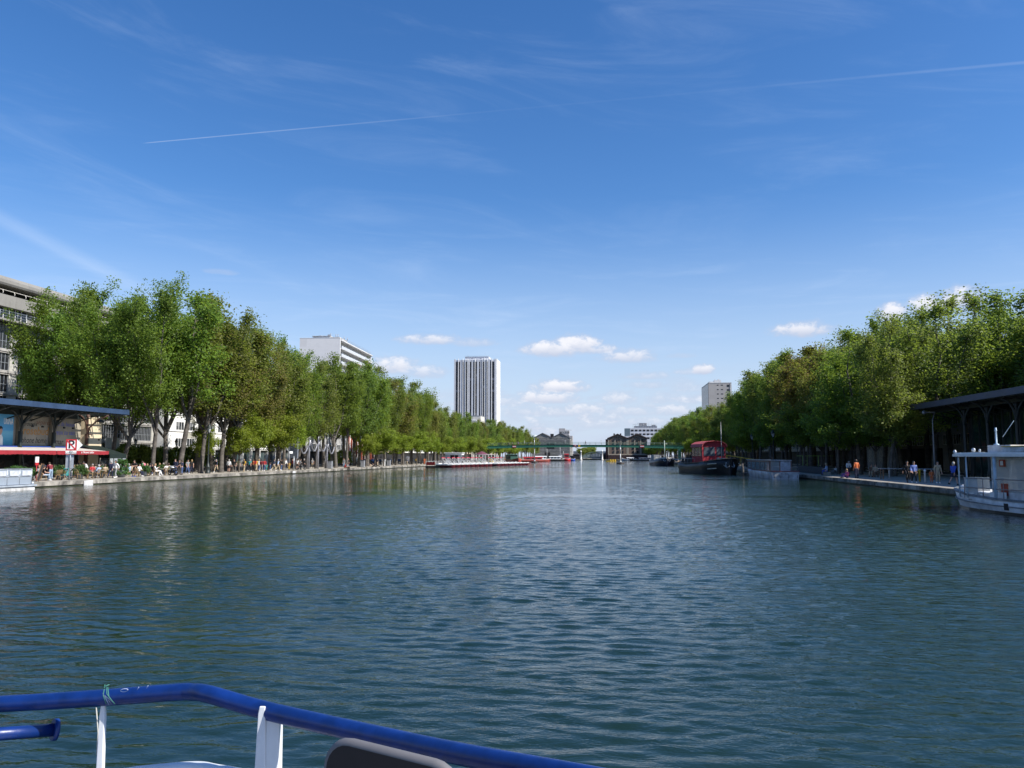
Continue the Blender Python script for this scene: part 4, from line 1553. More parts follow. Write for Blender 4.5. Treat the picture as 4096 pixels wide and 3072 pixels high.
# blue film poster, cut by the picture's edge
pb = thing('poster', 'blue film poster of a woman by the sea, cut by the picture edge', 'poster', (-57.4, c[2] - 5.1, 3.62))
b = MB()
b.box(-.12, 0, 0, 0, 4.6, 3.25)
def mat_poster():
    m = bpy.data.materials.new('printed sea')
    m.use_nodes = True
    g = NT(m.node_tree)
    out = g.n('ShaderNodeOutputMaterial')
    p = g.n('ShaderNodeBsdfPrincipled')
    g.t.links.new(p.outputs[0], out.inputs[0])
    tc = g.n('ShaderNodeTexCoord')
    x, y, z = g.sep(tc.outputs['Object'])
    n = g.noise(g.xyz(y, g.m('MULTIPLY', z, 4.0), 0.0), 1.2, 4, .6)
    col = g.mix(g.smooth(z, .2, 1.3), (.03, .22, .36), (.16, .45, .60))
    col = g.mix(g.smooth(z, 1.35, 1.5), col, (.10, .36, .62))
    col = g.mix(g.m('MULTIPLY', g.smooth(n, .5, .8), .3), col, (.4, .6, .7))
    g.put(p.inputs['Base Color'], col)
    p.inputs['Roughness'].default_value = .4
    return m
b.build('board', mat_poster(), pb)
lettering('URINA', .80, M_WHITE, pb, (.005, yat(45, -57.4) - pb.location.y, 2.05), sx=.50, bold=.015, align='RIGHT')
b = MB()
def disc(b, cy, cz, ry, rz_, x, n=16):
    b.add([(x, cy + ry * math.cos(6.283 * k / n), cz + rz_ * math.sin(6.283 * k / n)) for k in range(n)], [tuple(range(n))])
b.m(0)
b.prism([(2.55, 0), (3.35, 0), (3.3, .75), (3.15, 1.05), (2.75, 1.05), (2.6, .75)], 'x', .004, .012)
b.m(1).prism([(2.85, 1.0), (3.05, 1.0), (3.22, 1.35), (3.2, 1.6), (3.0, 1.72), (2.8, 1.6), (2.78, 1.3)], 'x', .006, .014)
b.m(2).prism([(2.72, 1.05), (2.8, 1.3), (2.86, 1.55), (3.1, 1.62), (3.18, 1.5), (3.22, 1.72), (3.0, 1.86), (2.74, 1.74), (2.62, 1.3)], 'x', .008, .018)
b.build('printed_figure', [M_WHITE, M_SKIN, M_DARK], pb)
b = MB()
for yy in (1.2, 3.2, 4.5):
    b.box(0, yy, 3.25, .2, yy + .12, 3.38)
b.build('spotlight', M_GREY, pb)

# restaurant front: dark glazing, red and white awnings, green tent
rf = thing('restaurant_front', 'dark glazed restaurant front under the red and white awnings', 'shopfront', (-57.2, 45, QZ))
b = MB()
b.box(-.4, 0, 0, -.2, 34.5, 3.1)
b.build('wall', M_DARK, rf)
b = MB()
for k in range(15):
    b.box(-.2, k * 2.3, 0, -.08, k * 2.3 + .12, 3.0)
b.box(-.2, 0, 2.2, -.1, 34.5, 2.28).box(-.2, 0, .9, -.1, 34.5, .98)
b.build('frame', M_BLACK, rf)
for k in range(8, 15):
    b = MB()
    b.box(-.17, k * 2.3 + .14, .1, -.15, k * 2.3 + 2.28, 2.95)
    b.build('pane', M_GLASSB, rf)
VAL = mat('red valance cloth', (.27, .014, .022), .8, .08)
CLOTHW = mat('white awning cloth', (.50, .46, .43), .85, .08)
def awning(label, ya, yb, x0=-57.3, x1=-53.6, z0=3.5, z1=3.12, text=None):
    t = thing('awning', label, 'awning', (0, ya, 0))
    L = yb - ya
    b = MB()
    b.add([(x0, 0, z0), (x1, 0, z1), (x1, L, z1), (x0, L, z0), (x0, 0, z0 - .03), (x1, 0, z1 - .03), (x1, L, z1 - .03), (x0, L, z0 - .03)], [(0, 1, 2, 3), (7, 6, 5, 4), (0, 4, 5, 1), (3, 2, 6, 7), (1, 5, 6, 2), (0, 3, 7, 4)])
    b.build('cloth', CLOTHW, t)
    b = MB()
    n = int(L / .28)
    top = [(x1 + .02, k * L / n, z1 + .02) for k in range(n + 1)]
    bot = [(x1 + .05 + .03 * math.sin(k * 1.3), k * L / n, z1 - .33 - .03 * (k % 2) - .02 * math.sin(k * .6)) for k in range(n + 1)]
    vs = top + bot + [(x - .02, y, z) for x, y, z in top] + [(x - .02, y, z) for x, y, z in bot]
    m_ = n + 1
    fs = []
    for k in range(n):
        fs += [(k, k + m_, k + m_ + 1, k + 1), (k + 2 * m_, k + 2 * m_ + 1, k + 3 * m_ + 1, k + 3 * m_), (k + m_, k + 3 * m_, k + 3 * m_ + 1, k + m_ + 1), (k, k + 1, k + 2 * m_ + 1, k + 2 * m_)]
    b.add(vs, fs)
    b.build('valance', VAL, t)
    if text:
        lettering(text, .30, M_WHITE, t, (x1 + .10, L - 4.6, z1 - .22), shear=.35)
    return t
yA = yat(223, -53.6)
yB = yat(434, -53.6)
awning('long red and white awning with pale frame, nearest the picture edge', 46.0, yA)
awning('red and white awning lettered accent italien behind the parking sign', yA + .12, yB, text="à l'Accent italien")
b = MB()
b.m(0).box(-57.5, 45.5, 3.50, -57.2, 80.5, 3.62)
b.m(1).box(-57.19, 45.5, 3.52, -57.17, 80.5, 3.59)
tag(b.build('awning_box', [M_BLACK, M_BLUE]), 'long dark awning housing with a blue line under the posters', 'awning box')
gt = thing('tent', 'dark green tent with clear window panels at the end of the awnings', 'tent', (-57.0, yB + .2, QZ))
LG = yat(505, -53.6) - yB - .2
DG = mat('dark green canvas', (.004, .014, .011), .7, .15)
b = MB()
b.prism([(0, 3.35), (3.4, 2.35), (3.4, 2.30), (0, 3.28)], 'y', 0, LG)
b.box(3.36, 0, 1.95, 3.42, LG, 2.32).box(0, LG - .03, 1.95, 3.4, LG + .03, 2.4)
b.build('canvas_roof', DG, gt)
b = MB()
for k in range(5):
    y = k * LG / 4
    b.box(3.34, y - .04, 0, 3.42, y + .04, 2.0)
for z in (.75, 1.3):
    b.box(3.36, 0, z, 3.40, LG, z + .07)
b.box(3.36, 0, 0, 3.4, LG, .5)
for x in (0.1, 1.1, 2.2):
    b.box(x, LG - .04, 0, x + .08, LG + .04, 2.0)
b.build('tent_frame', M_BLACK, gt)
b = MB()
b.box(3.375, 0.03, .5, 3.385, LG - .03, 1.95)
b.build('clear_panel', mat_clear('tent film', (.7, .75, .75), .12, .15), gt)
# white notice boards behind the tent
for k, (px, h0, h1, w) in enumerate(((432, 4.3, 6.4, 1.3), (462, 4.3, 6.4, 1.2))):
    x = -64.5
    y = yat(px, x)
    t = thing('notice_board', ['white notice board just behind the green tent, left one', 'white notice board behind the straight trunk, right one'][k], 'sign', (x, y, 0))
    b = MB()
    b.box(0, -w / 2, h0 - 1.6, .06, w / 2, h1 - 1.4)
    b.build('board', M_WHITE, t)
    b = MB()
    b.cyl(-.05, 0, QZ, h1 - 1.5, .05, .05, 6)
    b.build('post', M_GREY, t)

# right bank canopy building
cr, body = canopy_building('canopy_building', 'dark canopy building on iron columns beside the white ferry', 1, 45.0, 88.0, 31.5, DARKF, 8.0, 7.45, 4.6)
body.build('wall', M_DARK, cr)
for k, px in enumerate((3864, 3957, 4075)):
    y = yat(px, 33.2) - 45
    b = MB()
    b.lathe([(.26, 0), (.2, .8), (.15, 1.0), (.13, 6.2), (.25, 6.6)], 10, 1.7, y)
    b.tube([(1.7, y, 4.9), (1.6, y, 5.9), (1.1, y, 6.7), (.5, y, 6.95)], .09, 6).tube([(1.7, y, 4.9), (1.7, y - .4, 6.0), (1.7, y - 1.4, 6.9)], .09, 6).tube([(1.7, y, 4.9), (1.7, y + .4, 6.0), (1.7, y + 1.4, 6.9)], .09, 6)
    b.build('column', M_IRON, cr)
b = MB()
b.box(4.2, 0, 0, 4.25, 38.5, 6.6)
b.build('glass_wall', mat('green tinted glazing', (.012, .03, .025), .08, .3, .4), cr)
b = MB()
for k in range(22):
    b.box(4.1, 38.4 - k * 1.55, 0, 4.2, 38.5 - k * 1.55, 6.6)
b.box(4.12, 0, 3.0, 4.19, 38.5, 3.1).box(1.6, 0, 6.6, 1.85, 42, 7.0)
b.build('mullions', M_IRON, cr)
# ------------------------------------------------------------------ footbridge
YBR = 303.0
fb = thing('footbridge', 'long green footbridge spanning the basin', 'bridge', (0, YBR, 0))
NB = 36
def fz(u):                          # u -1..1 across the span
    return 6.97 - .42 * u * u, 6.06 - .72 * u * u
xsb = [QL - 5 + (QR - QL + 10) * k / NB for k in range(NB + 1)]
us = [(x - (QL + QR) / 2) / ((QR - QL) / 2 + 5) for x in xsb]
b = MB()
for yy in (-1.3, 1.3):
    secs = []
    for x, u in zip(xsb, us):
        zt, zb = fz(u)
        secs.append([(x, yy - .12, zb), (x, yy + .12, zb), (x, yy + .12, zt - .12), (x, yy + .22, zt - .1), (x, yy + .22, zt), (x, yy - .22, zt), (x, yy - .22, zt - .1), (x, yy - .12, zt - .12)])
    b.loft(secs, smooth=False)
secs = [[(x, -1.18, fz(u)[1] + .55), (x, 1.18, fz(u)[1] + .55), (x, 1.18, fz(u)[1] + .7), (x, -1.18, fz(u)[1] + .7)] for x, u in zip(xsb, us)]
b.loft(secs, smooth=False)
b.build('girder', M_GREENP, fb)
b = MB()
for yy in (-1.35, 1.35):
    for dz in (.95, .5):
        b.tube([(x, yy, fz(u)[0] + dz) for x, u in zip(xsb, us)], .035, 5)
    for x, u in zip(xsb, us):
        b.tube([(x, yy, fz(u)[0]), (x, yy, fz(u)[0] + .95)], .03, 4)
b.build('railing', mat('pale green railing', (.17, .23, .19), .5), fb)
for x in (QL - 3.2, QR + 3.2):
    b = MB()
    b.box(x - .5, -1.4, 0, x + .5, 1.4, 5.4)
    b.build('pier', M_GREENP, fb)
for px in (2261, 2405, 2098):
    x = x_at(px, YBR - 1.4)
    u = (x - (QL + QR) / 2) / ((QR - QL) / 2 + 5)
    b = MB()
    b.tube([(x, -1.5, fz(u)[0] + .3), (x, -1.5, fz(u)[0] + 1.5)], .06, 5).box(x - .12, -1.65, fz(u)[0] + 1.4, x + .12, -1.35, fz(u)[0] + 1.75)
    b.build('deck_light', M_WHITED, fb)
def bridge_sign(label, px, w, h, cols, shape='stripes'):
    x = x_at(px, YBR - 1.6)
    u = (x - (QL + QR) / 2) / ((QR - QL) / 2 + 5)
    zc = (fz(u)[0] + fz(u)[1]) / 2
    t = thing('navigation_sign', label, 'sign', (x, YBR - 1.50, zc))
    b = MB()
    if shape == 'stripes':
        b.m(0).box(-w / 2, -.05, -h / 2, w / 2, .05, h / 2)
        b.m(1).box(-w / 2 + .02, -.07, -h / 6, w / 2 - .02, -.051, h / 6)
    elif shape == 'square':
        b.m(0).box(-w / 2, -.05, -h / 2, w / 2, .05, h / 2)
        b.m(1).box(-w * .36, -.07, -h * .36, w * .36, -.051, h * .36)
        b.m(0).bar((-w * .34, -.085, h * .34), (w * .34, -.085, -h * .34), .03, .12)
        b.m(2).box(-.22, -.10, -.25, .22, -.075, .2)
    else:
        b.m(0).tube([(0, -.06, 0), (0, .04, 0)], w / 2, 16)
    b.build('sign_face', cols, t)
bridge_sign('red and white barred sign on the left part of the footbridge', 2057, 1.35, .8, [M_RED, M_WHITE])
bridge_sign('red and white barred sign on the right part of the footbridge', 2569, 1.45, .85, [M_RED, M_WHITE])
bridge_sign('square red bordered sign near the middle of the footbridge', 2300, .95, .95, [M_RED, M_WHITE, M_BLACK], 'square')
bridge_sign('round yellow sign near the middle of the footbridge', 2317, .9, .9, [M_YELLOW], 'disc')
bridge_sign('small dark blue plate between the two middle bridge signs', 2308.5, .5, .3, [M_BLUE, M_BLACK])

# mooring masts standing in the basin
for k, (px, pyb, pyt) in enumerate(((2138, 1851, 1752), (2482, 1856, 1782))):
    s = 2.6 / ((pyb - 1825) / F_PX)
    d = ray(px, pyb)
    sc = -2.6 / d.z
    P = CAM + d * sc
    top = zat(px, pyt, yw=P.y)
    t = thing('mooring_mast', ['tall grey mast on a round float left of the bridge signs', 'shorter grey mast on a round float right of the channel'][k], 'mast', (P.x, P.y, 0))
    b = MB()
    b.lathe([(1.0, -.3), (1.28, 0), (1.28, .42), (1.0, .5), (.3, .55)], 16)
    b.build('float', mat('dark float', (.05, .04, .035), .7), t)
    b = MB()
    b.m(0).cyl(0, 0, .4, top * .55, .2, .17, 10).m(1).cyl(0, 0, top * .55, top - .4, .15, .10, 8).box(-.16, -.16, top - .45, .16, .16, top)
    b.cyl(0, 0, .5, 1.1, .42, .25, 10)
    b.build('mast', [M_WHITED if k else M_GREY, M_GALV], t)

# ------------------------------------------------------------------ lock and lift bridge at the end
for k, (px, top) in enumerate(((2324, 1801), (2409, 1799))):
    x = x_at(px, Y_FAR - 4)
    h = zat(px, top, yw=Y_FAR - 4)
    t = thing('lock_column', ['white column on the left side of the channel mouth', 'white column on the right side of the channel mouth'][k], 'column', (x, Y_FAR - 4, 0))
    b = MB()
    b.lathe([(.75, -.5), (.75, .5), (.5, .7), (.42, h - 1.2), (.6, h - 1.1), (.6, h - .9), (.3, h - .7), (.12, h)], 12)
    b.build('shaft', M_WHITE, t)
    b = MB()
    b.lathe([(1.1, -.6), (1.1, .25), (.8, .45)], 12)
    b.build('base', M_STONE, t)
ya = 600.0
ab = thing('arch_bridge', 'grey green arched lattice bridge over the channel', 'bridge', (0, ya, 0))
xl, xr_ = x_at(2328, ya), x_at(2418, ya)
zt = zat(2370, 1809, yw=ya)
b = MB()
for yy in (-3, 3):
    arc = [(xl + (xr_ - xl) * k / 16, yy, 2.2 + (zt - 2.2) * math.sin(math.pi * k / 16) ** .8) for k in range(17)]
    b.tube(arc, .28, 6)
    for k in range(1, 16):
        b.bar(arc[k], (arc[k][0], yy, 2.2), .16)
        b.bar(arc[k], (arc[k + (1 if k % 2 else -1)][0], yy, 2.2), .12)
    b.box(xl, yy - .25, 1.7, xr_, yy + .25, 2.3)
b.build('arch', mat('grey green iron', (.16, .22, .19), .6), ab)
b = MB()
b.box(xl - 6, -3.5, 1.2, xr_ + 6, 3.5, 1.7)
b.build('deck', M_GREY, ab)
for k, (px, w) in enumerate(((2305, 5.0), (2424, 7.5))):
    x = x_at(px, Y_FAR + 8)
    t = thing('lock_hut', ['small dark hut left of the lock column', 'dark hut on the quay right of the lock column'][k], 'hut', (x, Y_FAR + 8, QZ))
    b = MB()
    b.box(-w / 2, 0, 0, w / 2, 5, 3.4)
    b.build('wall', M_DARK, t)
    b = MB()
    b.prism([(-w / 2 - .3, 3.4), (w / 2 + .3, 3.4), (0, 4.8)], 'y', -.3, 5.3)
    b.build('roof', mat('slate roof', (.13, .13, .14), .8), t)
b = MB()
for k in range(24):
    x = x_at(2320, Y_FAR + 40) + k * .8
    b.tube([(x, Y_FAR + 40, QZ), (x, Y_FAR + 40, 1.7)], .06, 4)
b.tube([(x_at(2320, Y_FAR + 40), Y_FAR + 40, 1.7), (x, Y_FAR + 40, 1.7)], .07, 4).box(x_at(2320, Y_FAR + 40), Y_FAR + 40.1, 0, x, Y_FAR + 40.4, .6)
tag(b.build('lock_gate', M_IRON), 'dark lock gate with railing across the channel', 'lock gate')

# ------------------------------------------------------------------ boats
def hull(b, secs, keel=-.5, band=None, n=7):
    """secs: (y, half beam at deck, half beam at water, deck height); bow at +y"""
    L = []
    q = np.array(secs, float)
    ys = q[:, 0]
    t = np.unique(np.concatenate([np.linspace(ys[k], ys[k + 1], 6) for k in range(len(ys) - 1)]))
    sl = np.gradient(q[:, 1:], ys, axis=0)
    fine = []
    for y in t:                     # cubic interpolation between the given frames
        k = min(np.searchsorted(ys, y, 'right') - 1, len(ys) - 2)
        h = ys[k + 1] - ys[k]
        u = (y - ys[k]) / h
        v = (2 * u**3 - 3 * u**2 + 1) * q[k, 1:] + (u**3 - 2 * u**2 + u) * h * sl[k] + (3 * u**2 - 2 * u**3) * q[k + 1, 1:] + (u**3 - u**2) * h * sl[k + 1]
        fine.append((float(y), max(.02, float(v[0])), max(.01, float(v[1])), float(v[2])))
    for y, hd, hw, zd in fine:
        pts = [(-hd, y, zd), (-(hd * .62 + hw * .38), y, zd * .55), (-hw, y, .02), (-hw * .8, y, keel)]
        pts += [(-x, yy, z) for x, yy, z in reversed(pts)]
        L.append(pts)
    b.loft(L, caps=True, smooth=True, closed=True)
    return b

def rim(b, secs, w=.12, h=.1, up=0.0):
    for s in (-1, 1):
        pts = [(s * hd, y, zd + up) for y, hd, hw, zd in secs]
        for p, q in zip(pts[:-1], pts[1:]):
            b.bar(p, q, w, h)
    y, hd, hw, zd = secs[0]
    b.bar((-hd, y, zd + up), (hd, y, zd + up), w, h)
    return b

# --- white passenger ferry at the right edge
M_FERRY = mat('ferry hull paint', (0.74, 0.76, 0.78), 0.45, 0.16, 1.1, color2=(0.36, 0.38, 0.40))
fx, fy = 20.0, 32.07
fr = thing('ferry', 'white passenger ferry with flat roof moored at the right edge', 'boat', (fx, fy, 0), R(8))
fr.scale = (.82, 1, 1)
fs = [(-6, 2.0, 1.9, .66), (2, 2.08, 2.0, .62), (7, 2.05, 1.95, .66), (9.4, 1.85, 1.65, .76), (11.0, 1.3, 1.0, .86), (11.9, .75, .45, .93), (12.25, .3, .12, .98)]
b = MB()
hull(b, fs)
b.build('hull', M_FERRY, fr)
b = MB()
rim(b, fs, .16, .09)
rim(b, [(y, hd + .01, hw, zd * .55) for y, hd, hw, zd in fs], .06, .05)
b.build('rubbing_strake', mat('scuffed strake', (.20, .22, .24), .6, .2), fr)
b = MB()
b.lathe([(.30, .95), (.34, 1.0), (.34, 1.06), (.2, 1.12)], 10, 0, 11.95)
b.box(-.9, 10.9, .86, .9, 11.7, .93)
b.build('bow_cap', M_WHITE, fr)
b = MB()
rim(b, [(y, hw + .06, hw, .04) for y, hd, hw, zd in fs], .05, .16)
b.build('boot_top', M_BLACK, fr)
b = MB()
for y, x in ((6.0, -2.08), (-1, -2.1)):
    b.box(x - .02, y, .2, x + .1, y + .28, .5)
b.build('fender', M_DARK, fr)
b = MB()
b.box(-1.9, -5.9, .5, 1.9, 9.2, .56)
b.build('deck', M_GREY, fr)
rs = [(-6, 2.05), (9.6, 2.05), (10.6, 1.75), (11.15, 1.1), (11.3, .4)]
b = MB()
top = [(-x, y) for y, x in rs] + [(x, y) for y, x in reversed(rs)]
b.prism(top, 'z', 2.58, 2.70)
inn = [(x * .96, y - .1) for x, y in top]
b.prism(inn, 'z', 2.70, 2.78)
b.build('roof', M_WHITE, fr)
for y in (10.3, 9.2, 7.0, 4.6, 1.4, -2):
    for s in (-1, 1):
        b = MB()
        b.cyl(s * (1.6 if y > 10 else 1.93), y, .6, 2.6, .085 if y == 7.0 else .04, None, 8)
        b.build('roof_post', mat('pale blue posts', (.42, .55, .66), .4, .1), fr)
b = MB()
for z, y0 in ((1.55, 9.4), (1.1, 9.4)):
    b.tube([(-1.97, -5.8, z), (-1.97, y0, z)], .025, 6).tube([(1.97, -5.8, z), (1.97, y0, z)], .025, 6)
for k in range(10):
    b.tube([(-1.97, 9.4 - k * 1.5, .6), (-1.97, 9.4 - k * 1.5, 1.55)], .02, 5)
b.build('railing', mat('ferry rail', (.25, .20, .19), .5), fr)
b = MB()
b.m(0).box(-1.3, -5.5, .56, 1.3, 8.1, .95)
b.box(-1.3, -5.5, 2.45, 1.3, 8.1, 2.58)
for y in (-5.4, -3.2, -1.0, 1.2, 3.4, 5.6, 8.0):
    b.box(-1.3, y, .95, -1.22, y + .09, 2.45).box(1.22, y, .95, 1.3, y + .09, 2.45)
b.box(-.1, 8.0, .95, .0, 8.1, 2.45)
b.build('cabin', M_WHITED, fr)
b = MB()
b.box(-1.27, -5.4, .95, -1.25, 8.0, 2.45).box(-1.22, 8.03, .95, 1.22, 8.05, 2.45)
b.build('window', mat_clear('ferry glass', (.45, .5, .52), .22, .05), fr)
b = MB()
b.m(0).box(-1.36, 6.9, .8, -1.31, 7.35, 1.35)
b.build('red_panel', mat('orange red notice', (.42, .06, .03), .5), fr)
b = MB()
b.m(0).box(-1.36, 7.0, 2.12, -1.31, 7.4, 2.43).m(1).box(-1.375, 7.1, 2.18, -1.361, 7.3, 2.38)
b.build('notice', [mat('orange red notice', (.42, .06, .03), .5), M_WHITE], fr)
b = MB()
b.box(-1.55, 9.7, .9, -.2, 9.73, 1.58).box(-1.78, 8.6, .75, -1.75, 9.7, 1.58).box(.2, 9.7, .9, 1.5, 9.73, 1.58)
b.build('windbreak', mat_clear('cloudy perspex', (.6, .66, .7), .5, .25), fr)
b = MB()
for k in range(5):
    y = 3.2 - k * 2.0
    b.box(-1.5, y, .56, 1.5, y + .5, 1.0).box(-1.5, y, 1.0, 1.5, y + .08, 1.45)
b.build('bench', mat('bench slats', (.5, .48, .44), .6), fr)
b = MB()
b.box(-1.85, 8.9, .6, -1.2, 9.5, .85).box(-1.9, 6.8, .6, -1.5, 7.5, .95)
b.tube([(-1.85, 8.4, .6), (-1.75, 8.3, .8), (-1.6, 8.5, .7)], .05, 6)
b.build('deck_box', M_WHITE, fr)
b = MB()
b.m(0).box(-1.2, 6.7, 2.78, -.2, 8.4, 3.12).m(1).box(-1.7, 3.0, 2.8, .6, 6.6, 3.02).m(2).box(-1.75, 2.9, 3.02, .6, 6.7, 3.06)
b.build('roof_locker', [M_WHITED, M_WHITED, mat('ochre rail', (.5, .34, .08), .5)], fr)
b = MB()
b.lathe([(.15, 3.12), (.12, 3.18), (.045, 3.2), (.045, 3.78), (.06, 3.8), (.06, 3.84), (.045, 3.85), (.045, 3.95)], 10, -.9, 8.1)
b.tube([(-.75, 7.8, 3.5), (-.45, 7.3, 4.25)], .015, 5)
b.build('mast', mat('pale blue posts', (.42, .55, .66), .4), fr)
b = MB()
b.lathe([(.02, 2.78), (.10, 2.86), (.10, 2.96), (.02, 3.0)], 8, -1.3, 9.4).lathe([(.06, 2.78), (.06, 2.9), (.02, 2.95)], 8, -1.3, 8.9).box(-1.35, 8.6, 2.78, -1.2, 9.6, 2.80)
b.lathe([(.02, 2.6), (.09, 2.7), (.09, 2.86), (.03, 2.92)], 8, -1.3, 11.0)
b.build('roof_light', M_GALV, fr)

# --- grey shuttle boat with big windows
M_SH = mat('dull grey hull', (0.50, 0.53, 0.57), 0.5, 0.25, .9, color2=(0.18, 0.19, 0.20))
gs = thing('shuttle_boat', 'shabby grey shuttle boat with large windows moored behind the black barge', 'boat', (19.7, 93.4, 0))
hs2 = [(0, 1.55, 1.45, .88), (11, 1.6, 1.5, .9), (16, 1.5, 1.3, .95), (18.5, .8, .5, 1.05), (19.2, .2, .1, 1.1)]
b = MB()
hull(b, hs2)
b.build('hull', M_SH, gs)
b = MB()
rim(b, hs2, .1, .09)
b.build('gunwale', mat('dark red gunwale', (.16, .03, .035), .6), gs)
b = MB()
b.box(-1.5, 1.1, 2.06, 1.0, 16.5, 2.16).box(-1.55, .9, 2.10, -1.0, 16.6, 2.2)
b.build('roof', mat('grey roof', (.30, .32, .34), .5), gs)
b = MB()
for y in (1.2, 1.5, 4.4, 7.4, 10.4, 13.4, 16.3):
    b.box(-1.47, y, .9, -1.38, y + .12, 2.06).box(.86, y, .9, .95, y + .12, 2.06)
for x in (-1.47, -.4, .85):
    b.box(x, 1.15, .9, x + .11, 1.27, 2.06)
b.box(-1.46, 1.2, 1.9, -1.38, 16.4, 2.06)
b.build('window_frame', mat('brown frame', (.20, .12, .10), .6), gs)
b = MB()
b.box(-1.43, 1.25, .9, -1.41, 16.3, 1.95)
b.box(-1.35, 1.19, .92, -.42, 1.21, 2.0)
b.build('window', mat_clear('dusty glass', (.30, .36, .38), .55, .08), gs)
b = MB()
b.box(-.3, 1.18, .92, .84, 1.22, 2.0)
b.build('door', mat('misted pane', (.30, .35, .42), .3, .2), gs)
b = MB()
b.box(-1.3, 8.8, .9, .8, 8.9, 1.95).box(-1.3, 5, .6, .8, 5.4, 1.3).box(-1.3, 7, .6, .8, 7.4, 1.3)
b.build('cabin_seat', mat('greenish curtain', (.22, .30, .22), .8), gs)
lettering('P.S. 9541', .24, M_DARK, gs, (-.5, -.02, .5), face='-y')
b = MB()
for x in (-1.2, -.55, .35, 1.3):
    b.lathe([(.02, .12), (.06, .18), (.06, .45), (.02, .5)], 8, x, -.08)
b.build('fender', M_GREY, gs)
b = MB()
b.tube([(-1.4, .1, .9), (-1.4, .1, 1.4), (1.4, .1, 1.35), (1.4, .1, .9)], .03, 6)
b.build('railing', M_GREY, gs)

# --- black barge with a red canopy
M_BH = mat('tarred black hull', (0.018, 0.017, 0.018), 0.5, 0.25, 1.0)
bb = thing('barge', 'black barge with red canvas wheelhouse and anchor at its bow', 'boat', (14.7, 128.0, 0), math.pi + .2)
bs = [(-9, 1.5, 1.2, 1.85), (-7, 2.3, 2.1, 1.6), (-2, 2.5, 2.55, 1.45), (4, 2.65, 2.5, 1.6), (8, 2.4, 2.15, 1.85), (10, 1.75, 1.3, 2.05), (11.2, .85, .5, 2.2), (11.7, .2, .08, 2.28)]
b = MB()
hull(b, bs)
b.build('hull', M_BH, bb)
b = MB()
rim(b, bs, .2, .08, .02)
b.build('gunwale', mat('worn tan gunwale', (.30, .22, .14), .7, .25, 3), bb)
b = MB()
for s in (-1, 1):
    for z in (.75, 1.45):
        b.bar((s * 2.36, 8.6, z), (s * 1.7, 10.4, z + .1), .12, .13)
b.build('white_stripe', mat('cream paint', (.6, .56, .45), .6), bb)
b = MB()
for s in (-1, 1):
    b.tube([(s * .5, 11.25, 1.6), (s * .62, 11.5, 1.25), (s * .5, 11.6, .95)], .07, 6)
    b.tube([(s * .85, 11.15, 1.35), (s * .5, 11.6, .95), (s * .15, 11.75, 1.2)], [.03, .08, .03], 6)
    b.ball((s * .5, 11.35, 1.6), .14, 6)
b.build('anchor', M_GALV, bb)
b = MB()
b.box(-2.2, -4, 1.45, 2.2, 8.5, 1.6)
b.build('deck', mat('worn deck', (.12, .10, .09), .8, .2), bb)
REDC = mat('red canvas', (.45, .034, .048), .75, .12, 1.2)
b = MB()
prof_ = [(-1.8, 1.6), (1.8, 1.6), (1.85, 4.0), (1.7, 4.45), (1.1, 4.78), (0, 4.9), (-1.1, 4.78), (-1.7, 4.45), (-1.85, 4.0)]
b.prism(prof_, 'y', -.6, 4.6)
b.build('canvas_wheelhouse', REDC, bb)
b = MB()
b.prism([(-2.0, 4.0), (-1.85, 4.48), (-1.2, 4.84), (0, 4.97), (1.2, 4.84), (1.85, 4.48), (2.0, 4.0), (1.9, 4.0), (1.72, 4.45), (1.1, 4.79), (0, 4.91), (-1.1, 4.79), (-1.72, 4.45), (-1.9, 4.0)], 'y', -.9, 5.0)
b.build('canvas_roof', mat('faded red canvas', (.52, .09, .09), .75, .1), bb)
WIN = mat('grey vinyl window', (.10, .12, .14), .15, .3, 1.0)
for x0, x1 in ((-1.6, -.4), (-.15, 1.6)):
    b = MB()
    b.prism([(x0, 2.65), (x1, 2.65), (x1 - .05, 4.0), (x0 + .05, 4.0)], 'y', 4.6, 4.64)
    b.build('window', WIN, bb)
for y0, y1 in ((-.3, 1.0), (1.3, 2.6), (2.9, 4.3)):
    for s in (-1, 1):
        b = MB()
        b.prism([(y0, 2.6), (y1, 2.6), (y1, 3.95), (y0, 3.95)], 'x', s * 1.83, s * 1.88)
        b.build('window', WIN, bb)
b = MB()
b.box(-1.9, -6.5, 1.5, 1.9, -.7, 2.3).box(-1.2, -6, 2.3, 1.2, -1, 2.55)
b.build('cabin_roof', M_DARK, bb)
b = MB()
b.tube([(-.9, 5.4, 1.7), (-.9, 5.4, 5.5), (-.9, 5.4, 7.8)], [.05, .04, .02], 7).ball((-.9, 5.4, 6.2), .07, 5)
b.build('mast', M_WHITED, bb)
b = MB()
b.box(-1.6, 6.4, 1.7, -.6, 7.3, 2.15).box(.3, 6.8, 1.75, 1.5, 8, 2.1).ball((.9, 9.2, 2.1), .35, 6).ball((-1.2, 8.6, 2.05), .3, 6)
b.tube([(-.8, 9.6, 2.1), (.8, 9.4, 2.15)], .2, 8)
b.build('deck_gear', mat('mixed deck gear', (.30, .26, .22), .8, .4, 2), bb)
b = MB()
for s in (-1, 1):
    b.tube([(s * 2.3, -6.6, 2.25), (s * 2.45, 3, 2.2)], .03, 5)
    for k in range(6):
        b.tube([(s * 2.38, -6.5 + k * 1.8, 1.4), (s * 2.38, -6.5 + k * 1.8, 2.22)], .025, 5)
b.build('railing', M_GREY, bb)
